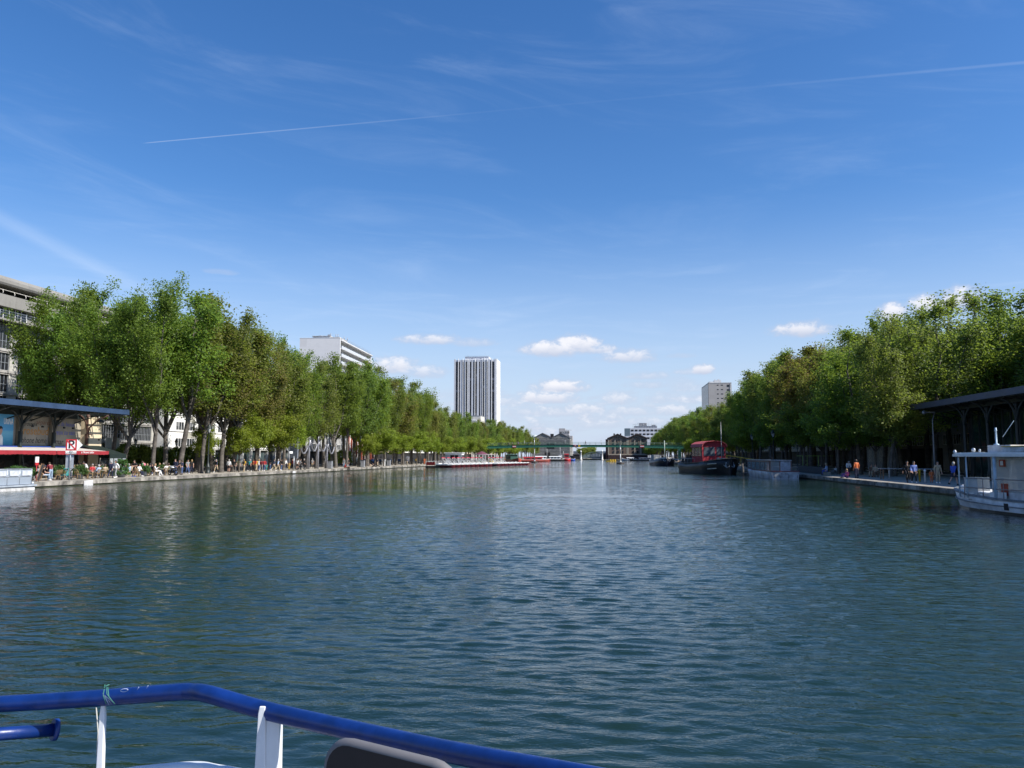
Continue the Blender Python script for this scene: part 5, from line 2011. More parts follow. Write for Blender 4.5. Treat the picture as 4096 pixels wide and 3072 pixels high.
# gangway and landing stage
gw = thing('gangway', 'gangway with yellow handrails leading from the black barge to the quay', 'gangway', (0, 0, 0))
b = MB()
b.bar((17.2, 121.5, 1.75), (22.9, 118.5, .75), .9, .12)
b.build('walkway', M_DARK, gw)
for o in (-.45, .45):
    b = MB()
    b.tube([(17.2 + o * .3, 121.5 + o, 2.75), (22.9 + o * .3, 118.5 + o, 1.75)], .05, 6)
    for t in (0, .33, .66, 1):
        p = Vector((17.2, 121.5, 1.75)).lerp(Vector((22.9, 118.5, .75)), t)
        b.tube([(p.x + o * .3, p.y + o, p.z), (p.x + o * .3, p.y + o, p.z + 1)], .03, 5)
    b.build('handrail', M_YELLOW, gw)
b = MB()
b.box(18.2, 112.5, -.3, 21.8, 116.5, .28).box(18.4, 112.6, .28, 21.6, 116.4, .36)
b.cyl(18.0, 112.2, -.5, 1.6, .18, .18, 8)
tag(b.build('landing_stage', mat('weathered planks', (.17, .15, .13), .85, .3, 2)), 'low wooden landing stage between the black barge and the grey shuttle', 'landing stage')

# --- navy barge with white bow rail
nb_ = thing('barge', 'navy blue barge with white bow rim and tall pale mast', 'boat', (14.4, 229.0, 0), math.pi + .05)
ns = [(-14, 1.5, 1.2, 1.6), (-11, 2.4, 2.2, 1.2), (2, 2.7, 2.6, 1.2), (8, 2.6, 2.4, 1.5), (10.8, 1.9, 1.4, 1.8), (12.3, .7, .4, 2.0), (12.7, .15, .05, 2.05)]
b = MB()
hull(b, ns)
b.build('hull', mat('navy hull', (.012, .015, .035), .4, .15), nb_)
b = MB()
rim(b, ns, .14, .42, .12)
b.build('bulwark', M_WHITED, nb_)
b = MB()
b.tube([(0, 7, 1.5), (0, 7, 6.9)], .11, 7).tube([(-.8, 7, 6.0), (.8, 7, 6.0)], .05, 5)
b.build('mast', mat('pale green mast', (.40, .48, .42), .5), nb_)
b = MB()
b.m(0).box(-2.4, -9, 1.2, 2.4, 3, 2.0).m(1).box(1.2, -3, 1.2, 2.75, 5, 3.0)
b.build('cabin', [M_GREY, mat('pale grey panel', (.36, .37, .37), .6, .2)], nb_)
b = MB()
for s in (-1, 1):
    b.tube([(s * .75, 12.1, 1.75), (s * .95, 12.3, 1.4), (s * .55, 12.5, 1.2), (s * .35, 12.5, 1.6)], .08, 5)
b.build('anchor', M_WHITED, nb_)
b = MB()
for s in (-1, 1):
    b.tube([(s * 2.3, 3, 2.5), (s * 2.2, 9, 2.6), (s * .9, 12, 2.9)], .04, 5)
    for k in range(4):
        b.tube([(s * 2.3, 3 + 2 * k, 1.5), (s * 2.3, 3 + 2 * k, 2.5)], .03, 4)
b.build('railing', M_WHITED, nb_)
gw = thing('gangway', 'grey gangway sloping from the navy barge down to the quay', 'gangway', (0, 0, 0))
b = MB()
b.bar((16.5, 220, 1.9), (22.8, 213, .7), .8, .25)
b.build('walkway', M_GREY, gw)
b = MB()
b.tube([(16.5, 219.5, 2.8), (22.8, 212.5, 1.6)], .05, 5)
b.build('handrail', M_GREY, gw)
b = MB()
b.box(17.0, 196, -.2, 22.0, 206, .2)
tag(b.build('landing_stage', M_DARK), 'low dark landing stage beside the navy barge', 'landing stage')

# --- barges along the left bank beyond the footbridge
def small_barge(label, px, y, L, hullm, cabm, rz, cab_h=1.6, topm=None, beam=2.2, zd=1.1, mast=0.0, dx=0.0):
    x = x_at(px, y)
    t = thing('barge', label, 'boat', (x, y, 0), rz)
    s = L / 2
    sec = [(-s, beam * .6, beam * .5, zd + .3), (-s * .8, beam, beam * .9, zd), (s * .5, beam, beam * .92, zd), (s * .8, beam * .75, beam * .6, zd + .3), (s, .2, .1, zd + .7)]
    b = MB()
    hull(b, sec)
    b.build('hull', hullm, t)
    b = MB()
    rim(b, sec, .14, .14, .05)
    b.build('gunwale', M_WHITED if topm is None else topm, t)
    b = MB()
    b.box(-beam * .7, -s * .65, zd - .1, beam * .7, s * .2, zd + cab_h)
    b.prism([(-beam * .8, zd + cab_h), (beam * .8, zd + cab_h), (beam * .5, zd + cab_h + .3), (-beam * .5, zd + cab_h + .3)], 'y', -s * .7, s * .25)
    b.build('cabin', cabm, t)
    for k in range(3):
        b = MB()
        y0 = -s * .6 + k * s * .26
        b.box(-beam * .73, y0, zd + cab_h * .35, beam * .73, y0 + s * .16, zd + cab_h * .8)
        b.build('window', M_GLASS, t)
    if mast:
        b = MB()
        b.tube([(0, s * .4, zd), (0, s * .4, zd + mast)], .09, 6)
        b.build('mast', M_WHITED, t)
    return t
small_barge('red and black barge with dark green canopy just beyond the footbridge', 2052, 324, 15, mat('red hull', (.36, .07, .05), .5, .2, 1), mat('dark green canvas top', (.02, .09, .07), .7), R(205), 2.0, mat('tan rim', (.45, .28, .15), .6))
small_barge('low red barge behind the mooring mast', 2112, 372, 20, mat('red hull', (.36, .07, .05), .5), M_RED, R(100), .9)
small_barge('red and white pleasure boat right of the tall mooring mast', 2150, 398, 13, mat('dark red hull', (.15, .02, .025), .5), M_WHITE, R(110), 1.3)
small_barge('long black barge with white cabin before the slatted warehouse', 2208, 430, 13.5, M_BH, M_WHITE, R(95), 1.2, mast=5.5)
small_barge('bright red boat before the slatted warehouse', 2262, 438, 5.5, M_RED, M_RED, R(95), 2.2, mast=4.0, zd=1.4)
small_barge('dark blue boat at the foot of the slatted warehouse', 2284, 452, 4.5, M_BLUE, M_DARK, R(100), 1.6)
small_barge('white cabin boat with a flag mast beside the bright red boat', 2241, 444, 4.0, M_WHITE, M_WHITE, R(180), 2.0, mast=6.5, beam=1.4)
small_barge('pale cabin boat moored in front of the brick warehouse', 2515, 490, 9, M_WHITED, M_WHITE, R(80), .8, zd=.8)
small_barge('low dark barge along the right bank near the brick warehouse', 2570, 470, 16, M_BH, M_GREY, R(70), .8, zd=.7)
for k in range(3):
    y = 388 + k * 2.2
    x = x_at(2435 + k * 9, y)
    t = thing('pedal_boat', ['yellow pedal boat, left one of three near the right bank', 'yellow pedal boat, middle one of three near the right bank', 'yellow pedal boat, right one of three near the right bank'][k], 'boat', (x, y, 0), R(80), 'yellow pedal boats')
    b = MB()
    for s in (-1, 1):
        b.loft([[(s * .55 + a, yy, z) for a, z in ((-w, .0), (w, .0), (w * .8, .45), (-w * .8, .45))] for yy, w in ((-1.3, .25), (.9, .28), (1.5, .08))], smooth=False)
    b.build('float', M_YELLOW, t)
    b = MB()
    b.box(-.8, -1.0, .45, .8, -.6, 1.1).box(-.8, -.6, .45, .8, .4, .6)
    b.build('seat', M_YELLOW, t)

# --- hire boats with folded red awnings
M_HB = mat('hire boat red', (.085, .008, .014), .35, .1)
hb = thing('hire_boat', 'white topped hire boat with folded red awning, first of the row by the quay', 'boat', (0, 0, 0), 0, 'hire boats at the pontoon')
ss = [(-2.2, .9, .85, .55), (1.0, .95, .88, .55), (1.9, .7, .55, .62), (2.35, .2, .1, .7)]
b = MB()
hull(b, ss, -.25)
b.build('hull', M_HB, hb)
b = MB()
rim(b, ss, .22, .2, .06)
b.box(-.8, -2.2, .5, .8, -1.5, .95).box(-.75, 1.0, .5, .75, 1.8, .78)
b.build('deck_trim', M_WHITE, hb)
b = MB()
b.box(-.8, -1.4, .4, -.35, .9, .78).box(.35, -1.4, .4, .8, .9, .78).box(-.3, -.4, .4, .3, .3, .9)
b.build('seat', M_WHITE, hb)
b = MB()
for s in (-.85, .85):
    b.tube([(s, .9, .6), (s, -.7, 2.15)], .035, 5).tube([(s, .2, .6), (s, -.75, 2.05)], .03, 5)
b.tube([(-.85, .9, .6), (.85, .9, .6)], .03, 5).tube([(-.85, -.7, 2.12), (.85, -.7, 2.12)], .03, 5)
b.build('awning_pole', M_WHITE, hb)
b = MB()
b.tube([(-.95, -.75, 2.18), (0, -.8, 2.25), (.95, -.75, 2.18)], .14, 7)
b.build('folded_awning', mat('wine red canvas', (.36, .02, .045), .8, .1), hb)
A_, B_ = Vector((-40.6, 181.5, 0)), Vector((-27.9, 234.0, 0))
dirv = (B_ - A_).normalized()
perp = Vector((dirv.y, -dirv.x, 0))
NBO = 19
hbl = ['%s hire boat of the row, counted from the quay end'.replace('%s', ORD[k]) for k in range(NBO)]
for k in range(NBO):
    if k == 9: continue
    P = A_ + (B_ - A_) * (k + .5) / NBO + perp * (.3 + 1.6)
    rz = math.atan2(perp.y, perp.x) - R(90) + random.uniform(-.06, .06)
    lab = 'white and wine red hire boat with folded awning, %s from the quay' % ORD[k - (k > 9)]
    if k == 0:
        hb.location, hb.rotation_euler = P, (0, 0, rz)
        hb['label'] = lab
    else:
        c = dup(hb, P, rz, lab)
        if k > 13:                  # the last boats lie open, without awning
            c['label'] = 'open white and wine red hire boat, %s from the quay' % ORD[k - 1]
            for ch in list(c.children):
                if 'awning' in ch.name: bpy.data.objects.remove(ch)
pt_ = thing('pontoon', 'long floating pontoon with railings behind the hire boats', 'pontoon', A_, math.atan2(dirv.y, dirv.x) - R(90))
LP = (B_ - A_).length
b = MB()
b.box(-3.0, .5, -.3, 1.0, LP - 16, .28)
b.build('float', M_DARK, pt_)
b = MB()
b.box(-3.0, .5, .28, 1.0, LP - 16, .34)
b.build('deck', mat('grey planks', (.3, .28, .25), .8, .2), pt_)
b = MB()
for z in (1.0, 1.4):
    b.tube([(-2.9, .6, z), (-2.9, 26, z)], .03, 5)
for k in range(16):
    b.tube([(-2.9, .6 + k * 1.7, .36), (-2.9, .6 + k * 1.7, 1.4)], .03, 5)
b.build('railing', M_GALV, pt_)
b = MB()
b.box(-2.9, .6, .5, -.6, .66, 1.2)
b.build('red_banner', M_RED, pt_)
yk = 199.0
xk = x_at(1814, yk)
ki = thing('kiosk', 'small glazed kiosk with white flat roof behind the hire boats', 'kiosk', (xk, yk, .46))
b = MB()
b.box(-2.1, -.2, 2.45, 2.2, 3, 2.95)
b.box(-2.4, -.5, 2.95, 2.4, 3.2, 3.08)
b.build('roof', M_WHITE, ki)
b = MB()
for x in (-2.0, -.9, .3, 1.3, 2.0):
    b.box(x - .06, -.1, 0, x + .06, .02, 2.45)
b.box(-2, .0, 0, -.9, .05, 2.4).box(1.3, 0, 0, 2, .05, 2.4)
b.build('frame', M_WHITED, ki)
b = MB()
b.box(-.85, .0, .1, 1.25, .03, 2.4).box(-2.0, .5, 0, 2.0, 2.8, 2.44)
b.build('window', M_GLASSB, ki)
# pergola frame and a wine red parasol near the kiosk
y = 214.0
x = x_at(1936, y)
pg = thing('pergola', 'bare white metal pergola frame right of the kiosk', 'pergola', (x, y, .46))
b = MB()
for k in range(8):
    b.tube([(-2.9 + k * .83, 0, 0), (-2.9 + k * .83, 0, 2.6)], .06, 5)
b.tube([(-2.9, 0, 2.6), (2.9, 0, 2.6)], .06, 5).tube([(-2.9, 0, 1.0), (2.9, 0, 1.0)], .04, 5)
b.build('frame', M_WHITED, pg)
x = x_at(1940, 226)
pa = thing('parasol', 'wine red parasol on the quay behind the pergola frame', 'parasol', (x - 1, 226, QZ))
b = MB()
b.lathe([(2.0, 2.5), (1.9, 2.7), (1.0, 3.2), (.05, 3.6)], 10, smooth=False)
b.build('canopy', mat('plum canvas', (.13, .035, .06), .8), pa)
b = MB()
b.cyl(0, 0, 0, 2.7, .05, None, 6)
b.build('pole', M_GREY, pa)
x = x_at(1944, 205)
b = MB()
b.box(x - .5, 214, .36, x + .5, 214.8, 1.5).box(x - .35, 213.9, 1.5, x + .35, 214.7, 1.8)
tag(b.build('locker', M_YELLOW), 'yellow locker standing among the hire boats', 'locker')

# --- floating platform with glass screens, far left
fp = thing('floating_platform', 'pale floating platform with glass screens at the left picture edge', 'platform', (0, 0, 0))
ye = yat(118, -45.2)
b = MB()
b.box(-46.9, 52, -.25, -44.6, ye, .30)
b.build('float', M_WHITED, fp)
b = MB()
b.box(-46.95, 52, .30, -44.5, ye + .1, .42)
b.cyl(-44.8, ye - .05, .42, .62, .12, .12, 8)
b.build('deck', mat('aluminium deck', (.45, .50, .56), .4, .1, metal=.2), fp)
b = MB()
z0, z1 = .42, 1.62
b.tube([(-44.7, 52, z1), (-44.7, ye - .3, z1), (-46.8, ye - .3, z1)], .045, 6).tube([(-44.7, 52, 1.05), (-44.7, ye - .3, 1.05), (-46.8, ye - .3, 1.05)], .035, 6)
k = ye - .3
while k > 52:
    b.tube([(-44.7, k, z0), (-44.7, k, z1)], .04, 6)
    k -= 1.25
b.tube([(-46.8, ye - .3, z0), (-46.8, ye - .3, z1)], .04, 6)
b.build('frame', M_GALV, fp)
b = MB()
b.box(-44.72, 52, .46, -44.69, ye - .35, 1.58)
b.build('glass_screen', mat_clear('frosted screen', (.45, .52, .60), .55, .3), fp)
for k in range(4):
    b = MB()
    b.box(-44.66, ye - 1.35 - k * 1.25, 1.12, -44.64, ye - .45 - k * 1.25, 1.5)
    b.build('panel', mat('pale notice', (.55, .58, .64), .4), fp)
# ------------------------------------------------------------------ people
def skin(name, nodes, edges, root=0, sub=1):
    me = bpy.data.meshes.new('tmp')
    me.from_pydata([n[0] for n in nodes], edges, [])
    o = bpy.data.objects.new('tmp', me)
    COL.objects.link(o)
    o.modifiers.new('skin', 'SKIN')
    if sub:
        o.modifiers.new('sub', 'SUBSURF').levels = sub
    sv = me.skin_vertices[0].data
    for i, n in enumerate(nodes):
        r = n[1]
        sv[i].radius = (r, r) if not isinstance(r, tuple) else r
        sv[i].use_root = (i == root)
    dg = bpy.context.evaluated_depsgraph_get()
    out = bpy.data.meshes.new_from_object(o.evaluated_get(dg))
    out.name = name
    bpy.data.objects.remove(o)
    bpy.data.meshes.remove(me)
    return out

def V(*a):
    return Vector(a)

POSES = {  # joints for a 1.75 m figure facing +y: pelvis, chest, neck, head, elbows, wrists, knees, ankles (left, right)
    'stand': dict(pel=V(0, 0, .93), che=V(0, 0, 1.27), nek=V(0, .01, 1.46), hed=V(0, .03, 1.60), el=(V(-.25, -.03, 1.14), V(.25, -.03, 1.14)), wr=(V(-.26, .05, .89), V(.26, .05, .89)), kn=(V(-.1, .02, .50), V(.1, .02, .50)), an=(V(-.11, -.02, .09), V(.12, -.01, .09))),
    'walk': dict(pel=V(0, 0, .91), che=V(0, .03, 1.25), nek=V(0, .06, 1.44), hed=V(0, .09, 1.58), el=(V(-.24, .08, 1.13), V(.24, -.14, 1.14)), wr=(V(-.2, .27, .95), V(.25, -.2, .90)), kn=(V(-.09, -.08, .50), V(.1, .2, .52)), an=(V(-.1, -.38, .16), V(.1, .28, .09))),
    'stroll': dict(pel=V(0, 0, .92), che=V(0, .02, 1.26), nek=V(0, .04, 1.45), hed=V(0, .07, 1.59), el=(V(-.25, -.12, 1.15), V(.25, .06, 1.13)), wr=(V(-.25, -.1, .9), V(.22, .22, .93)), kn=(V(-.09, .14, .50), V(.1, -.02, .50)), an=(V(-.1, .18, .09), V(.1, -.24, .12))),
    'lean': dict(pel=V(0, 0, .92), che=V(0, .16, 1.22), nek=V(0, .28, 1.37), hed=V(0, .38, 1.47), el=(V(-.24, .28, 1.0), V(.24, .28, 1.0)), wr=(V(-.12, .42, .93), V(.12, .44, .95)), kn=(V(-.1, .02, .49), V(.1, .06, .50)), an=(V(-.12, -.05, .09), V(.13, .02, .09))),
    'bent': dict(pel=V(0, 0, .93), che=V(0, .01, 1.27), nek=V(0, .03, 1.46), hed=V(0, .07, 1.59), el=(V(-.28, .0, 1.12), V(.26, -.02, 1.13)), wr=(V(-.1, .24, 1.12), V(.12, .24, 1.08)), kn=(V(-.1, .02, .50), V(.12, .06, .50)), an=(V(-.12, -.02, .09), V(.15, .03, .09))),
    'sit': dict(pel=V(0, -.05, .52), che=V(0, -.06, .87), nek=V(0, -.03, 1.06), hed=V(0, .01, 1.20), el=(V(-.25, .02, .74), V(.25, .02, .74)), wr=(V(-.14, .27, .70), V(.15, .27, .72)), kn=(V(-.11, .40, .52), V(.12, .41, .52)), an=(V(-.12, .36, .09), V(.13, .46, .09))),
    'sitback': dict(pel=V(0, -.02, .52), che=V(0, -.14, .86), nek=V(0, -.15, 1.05), hed=V(0, -.10, 1.19), el=(V(-.27, -.10, .74), V(.27, -.02, .76)), wr=(V(-.16, .18, .66), V(.13, .22, .92)), kn=(V(-.09, .42, .55), V(.1, .40, .58)), an=(V(-.06, .58, .12), V(.12, .34, .09))),
    'edge': dict(pel=V(0, -.02, .11), che=V(0, .02, .46), nek=V(0, .10, .64), hed=V(0, .16, .77), el=(V(-.24, .12, .36), V(.24, .12, .36)), wr=(V(-.1, .34, .30), V(.1, .34, .30)), kn=(V(-.13, .40, .26), V(.13, .42, .24)), an=(V(-.12, .48, -.18), V(.12, .50, -.20))),
    'ground': dict(pel=V(0, 0, .13), che=V(0, -.06, .47), nek=V(0, -.03, .66), hed=V(0, .02, .80), el=(V(-.27, -.02, .36), V(.27, -.02, .36)), wr=(V(-.2, .26, .40), V(.2, .26, .40)), kn=(V(-.14, .38, .48), V(.15, .40, .46)), an=(V(-.13, .55, .08), V(.14, .58, .08))),
    'recline': dict(pel=V(0, 0, .12), che=V(0, -.30, .30), nek=V(0, -.44, .42), hed=V(0, -.54, .52), el=(V(-.28, -.38, .14), V(.26, -.40, .14)), wr=(V(-.3, -.16, .06), V(.3, -.18, .06)), kn=(V(-.1, .42, .22), V(.12, .40, .28)), an=(V(-.1, .80, .08), V(.13, .74, .08))),
}

def make_pose(pn):
    P = POSES[pn]
    up = (P['nek'] - P['che']).normalized()
    hd = (P['hed'] - P['nek']).normalized()
    sh = [P['che'] + up * .13 + V(s * .185, 0, 0) for s in (-1, 1)]
    hip = [P['pel'] + V(s * .095, 0, -.02) for s in (-1, 1)]
    nodes = [(P['pel'], (.115, .09)), (P['pel'].lerp(P['che'], .5), (.115, .09)), (P['che'], (.155, .11)), (P['che'] + up * .12, (.10, .085)), (P['nek'], (.055, .055))]
    edges = [(0, 1), (1, 2), (2, 3), (3, 4)]
    def add(p, r, a):
        nodes.append((p, r))
        edges.append((a, len(nodes) - 1))
        return len(nodes) - 1
    h1 = add(P['hed'] - hd * .03, (.075, .085), 4)
    h2 = add(P['hed'] + hd * .07, (.082, .10), h1)
    add(P['hed'] + hd * .145, (.05, .06), h2)
    tops = dict(arm=[], leg=[])
    for i in (0, 1):
        s = -1 if i == 0 else 1
        a = add(sh[i], .062, 3)
        e = add(P['el'][i], .045, a)
        w = add(P['wr'][i], .030, e)
        fd = (P['wr'][i] - P['el'][i]).normalized()
        pm = add(P['wr'][i] + fd * .06, (.038, .02), w)
        side = fd.cross(V(0, 1, .2)).normalized()
        if side.length < .1: side = V(1, 0, 0)
        for q, ln in ((-.03, .07), (-.01, .085), (.01, .08), (.03, .065)):
            k = add(P['wr'][i] + fd * .10 + side * q, .009, pm)
            add(P['wr'][i] + fd * (.10 + ln) + side * q * 1.15 + V(0, .012, -.006), .007, k)
        k = add(P['wr'][i] + fd * .045 + side * .05 * s + V(0, .015, 0), .011, pm)
        add(P['wr'][i] + fd * .09 + side * .065 * s + V(0, .025, 0), .009, k)
        h = add(hip[i], .088, 0)
        kk = add(P['kn'][i], .058, h)
        an = add(P['an'][i], .038, kk)
    body = skin('body', nodes, edges)
    # face: nose, ears, eyes, mouth
    fwd = V(0, 1, 0) if abs(hd.y) < .9 else V(0, .3, .95)
    fwd = (fwd - hd * fwd.dot(hd)).normalized()
    rt = fwd.cross(hd).normalized()
    bm = bmesh.new()
    bm.from_mesh(body)
    c = P['hed'] + hd * .045
    def blob(p, r, mi):
        res = bmesh.ops.create_icosphere(bm, subdivisions=1, radius=r)
        vs = res['verts']
        bmesh.ops.translate(bm, verts=vs, vec=p)
        for v in vs:
            for f in v.link_faces:
                f.material_index = mi
    blob(c + fwd * .098 - hd * .02, .018, 0)
    for s in (-1, 1):
        blob(c + rt * .088 * s - hd * .01, .022, 0)
        blob(c + fwd * .084 + rt * .033 * s + hd * .012, .012, 1)
    blob(c + fwd * .082 - hd * .062, .014, 1)
    bm.to_mesh(body)
    bm.free()
    # clothing shells
    tb = [(P['pel'] - (P['che'] - P['pel']).normalized() * .10, (.165, .135)), (P['pel'].lerp(P['che'], .5), (.15, .125)), (P['che'], (.178, .135)), (P['che'] + up * .12, (.125, .108)), (P['nek'] - up * .02, (.07, .068))]
    te = [(0, 1), (1, 2), (2, 3), (3, 4)]
    def sleeves(full):
        n, e = list(tb), list(te)
        for i in (0, 1):
            n.append((sh[i], .078)); e.append((3, len(n) - 1))
            if full:
                n.append((P['el'][i], .060)); e.append((len(n) - 2, len(n) - 1))
                n.append((P['el'][i].lerp(P['wr'][i], .9), .046)); e.append((len(n) - 2, len(n) - 1))
            else:
                n.append((sh[i].lerp(P['el'][i], .75), .062)); e.append((len(n) - 2, len(n) - 1))
        return n, e
    shirt_l = skin('top', *sleeves(True))
    shirt_s = skin('top', *sleeves(False))
    def legs(full):
        n = [(P['pel'] + (P['che'] - P['pel']).normalized() * .11, (.15, .12)), (P['pel'] + V(0, 0, -.04), (.155, .125))]
        e = [(0, 1)]
        for i in (0, 1):
            n.append((hip[i] + V(0, 0, -.03), .105)); e.append((1, len(n) - 1))
            if full:
                n.append((P['kn'][i], .075)); e.append((len(n) - 2, len(n) - 1))
                n.append((P['kn'][i].lerp(P['an'][i], .93), .062)); e.append((len(n) - 2, len(n) - 1))
            else:
                n.append((hip[i].lerp(P['kn'][i], .85), .095)); e.append((len(n) - 2, len(n) - 1))
        return n, e
    tr = skin('trousers', *legs(True))
    shorts = skin('trousers', *legs(False))
    b = MB()
    for i in (0, 1):
        p = P['an'][i]
        b.ball((p.x, p.y + .055, p.z - .045), .075, 6, (.72, 1.75, .6))
        b.ball((p.x, p.y - .01, p.z + .0), .05, 6)
    shoes = b.mesh('shoes')
    M = Matrix((rt, fwd, hd)).transposed()
    def hair(long):
        b = MB()
        secs = []
        n = 12
        for k, (zz, r) in enumerate(((-.10 if not long else -.24, .085), (-.02, .098), (.05, .104), (.11, .092), (.155, .055), (.17, .01))):
            secs.append([tuple(P['hed'] + M @ V(r * math.cos(6.283 * j / n), r * 1.05 * math.sin(6.283 * j / n) * (1 if math.sin(6.283 * j / n) < 0 else (.55 if zz < .07 else 1.0)) - .018, zz + (.09 if math.sin(6.283 * j / n) > .5 and zz < .05 else 0))) for j in range(n)])
        b.loft(secs)
        return b.mesh('hair')
    b = MB()
    n = 12
    secs = [[tuple(P['hed'] + M @ V(r * math.cos(6.283 * j / n), r * 1.08 * math.sin(6.283 * j / n) + (.06 if r > .13 else 0), zz)) for j in range(n)] for zz, r in ((.085, .105), (.09, .14), (.10, .108), (.15, .095), (.185, .05))]
    b.loft(secs)
    hat = b.mesh('hat')
    b = MB()
    bk = P['che'] - (M @ V(0, 1, 0)) * .2
    b.box(bk.x - .14, bk.y - .09, bk.z - .24, bk.x + .14, bk.y + .07, bk.z + .16)
    bag = b.mesh('backpack')
    return dict(body=body, tl=shirt_l, ts=shirt_s, tr=tr, sh=shorts, shoes=shoes, hs=hair(False), hl=hair(True), hat=hat, bag=bag)
POSE = {k: make_pose(k) for k in POSES}
M_HAIR = {'brown': mat('brown hair', (.05, .03, .018), .6), 'black': mat('black hair', (.012, .010, .010), .5), 'grey': mat('grey hair', (.33, .32, .31), .7), 'fair': mat('fair hair', (.30, .20, .10), .6)}
CLOTH = dict(navy=(.015, .02, .05), black=(.012, .012, .014), white=(.74, .74, .73), red=(.45, .035, .04), burgundy=(.17, .015, .025), denim=(.06, .10, .22), paledenim=(.28, .38, .50), beige=(.42, .34, .23), yellow=(.65, .40, .02),
             teal=(.03, .30, .30), blue=(.03, .08, .42), paleblue=(.34, .44, .62), grey=(.22, .23, .24), green=(.06, .22, .10), pink=(.60, .18, .24), orange=(.62, .16, .05), olive=(.12, .12, .06), hotpink=(.65, .12, .25), brown=(.13, .08, .05), purple=(.15, .07, .25), hoodie=(.20, .28, .62))
def cl_(n):
    return mat('cloth ' + n, CLOTH[n], .85, .12, 5)

def person(label, px, xw, pose='stand', top='navy', bot='denim', face=0.0, sleeve='l', legs='l', hair='brown', long=False, hat=None, bag=None, h=1.0, z=QZ, skin_=None, y=None, shoes='black', seat=0.0, group=None):
    y = yat(px, xw) if y is None else y
    Q = POSE[pose]
    t = thing('person', label, 'person', (xw, y, z + seat), R(face), group, (h, h, h))
    sk = skin_ or M_SKIN
    mesh_obj('body', Q['body'], [sk, M_DARK], t)
    mesh_obj('top', Q['tl' if sleeve == 'l' else 'ts'], cl_(top), t)
    mesh_obj('trousers', Q['tr' if legs == 'l' else 'sh'], cl_(bot), t)
    mesh_obj('shoes', Q['shoes'], cl_(shoes), t)
    mesh_obj('hair', Q['hl' if long else 'hs'], M_HAIR[hair], t)
    if hat: mesh_obj('hat', Q['hat'], cl_(hat), t)
    if bag: mesh_obj('backpack', Q['bag'], cl_(bag), t)
    return t
# facing: 0 = along the canal away from the camera, 90 = towards -x, -90 = towards +x, 180 = towards the camera
L1, L2, L3 = -48.6, -49.8, -51.2
person('seated man in black vest and cap on a rattan chair by the chalkboard', 180, L2, 'sit', 'black', 'paledenim', -40, 's', hat='navy', shoes='white')
person('woman in white top seated behind the chalkboard', 160, -51.4, 'sit', 'white', 'grey', 180, hair='fair', long=True)
person('man in burgundy shirt and pale jeans leaning over a table', 207, L2, 'lean', 'burgundy', 'paledenim', 60, 's')
person('man in teal shirt half hidden behind the burgundy shirted man', 221, -51.3, 'sit', 'teal', 'navy', 180)
person('man in pale blue shirt seated left of the sign post', 257, -52.2, 'sit', 'paleblue', 'navy', 180, hair='black')
person('fair haired person in grey seated just left of the sign post', 271, -52.4, 'sit', 'grey', 'navy', 160, hair='fair')
person('woman in beige seated behind the boxwood planter', 311, -53, 'sit', 'beige', 'black', 180, long=True)
person('man in olive top seated behind the boxwood planter', 322, -53.2, 'sit', 'olive', 'black', 170)
person('woman in beige top right of the boxwood planter', 333, -52.8, 'sit', 'beige', 'navy', 150, hair='fair', long=True)
person('waiter in white shirt leaning between the tables', 352, -52.4, 'lean', 'white', 'black', 150, hair='black')
person('man in pale blue shirt seated with his back to the water', 394, L2, 'sitback', 'paleblue', 'beige', 80, hair='grey', shoes='brown')
person('bald man in grey beige seated facing the pale blue shirt', 423, -50.3, 'sit', 'beige', 'grey', 30, hair='brown', shoes='white')
person('grey haired man in navy vest walking past the terrace', 445, -48.9, 'walk', 'navy', 'navy', 10, hair='grey', bag=None)
person('woman in white jacket walking with a red bag', 466, -48.9, 'stroll', 'white', 'grey', 170, hair='black', long=True, shoes='white')
person('man in black vest standing with folded arms', 540, L2, 'bent', 'black', 'black', 180, 's', legs='s', shoes='blue')
person('person in white and black seated right of the man in black vest', 560, L2, 'sit', 'white', 'navy', -100, hair='black', shoes='white')
person('person in green cap seated behind the terrace planter', 573, -50.8, 'sit', 'green', 'black', 180, hat='green')
person('man in pink shirt standing behind the seated guests', 584, -51.8, 'lean', 'pink', 'grey', 90, 's')
person('grey shirted person seated beside the terrace planter', 591, L2, 'sit', 'grey', 'black', 180, hair='fair')
person('woman in white seated left of the small round table', 627, L2, 'sitback', 'white', 'white', -60, hair='fair', long=True, shoes='white')
person('person in black seated with a bag near the round table', 612, -50.2, 'sit', 'black', 'black', 150, hair='black')
person('man in white shirt and jeans seated right of the round table', 664, L2, 'sitback', 'white', 'denim', 70, 's', shoes='brown')
person('man in dark jacket over white shirt standing behind the motorbike', 703, -50.2, 'stand', 'navy', 'denim', 175, hair='black', h=1.05)
person('long haired person in black coat beside the motorbike', 719, -50.0, 'bent', 'black', 'black', -150, hair='black', long=True)
person('man in navy jacket and jeans turned towards the black coat', 731, -49.8, 'bent', 'navy', 'denim', 100, hair='brown', bag=None)
person('woman in white top and black shorts left of the yellow shirted man', 917, -50.6, 'stand', 'white', 'black', 0, legs='s', hair='grey')
person('person in black standing in tree shade beside the white top', 938, -51.4, 'stand', 'black', 'black', 180, hair='brown')
person('man in yellow shirt walking with a dark shoulder bag', 977, -50.2, 'stroll', 'yellow', 'beige', 10, 's', hair='fair', bag='black', shoes='beige')
person('man in teal shirt and black trousers walking away', 1000, -50.6, 'walk', 'teal', 'black', 0, 's', hair='grey', shoes='white')
person('person in yellow top with a red backpack', 1025, -50.2, 'stroll', 'yellow', 'beige', 0, 's', bag='red')
person('person in dark orange top beside the red backpack', 1014, -51.0, 'stand', 'orange', 'black', 0)
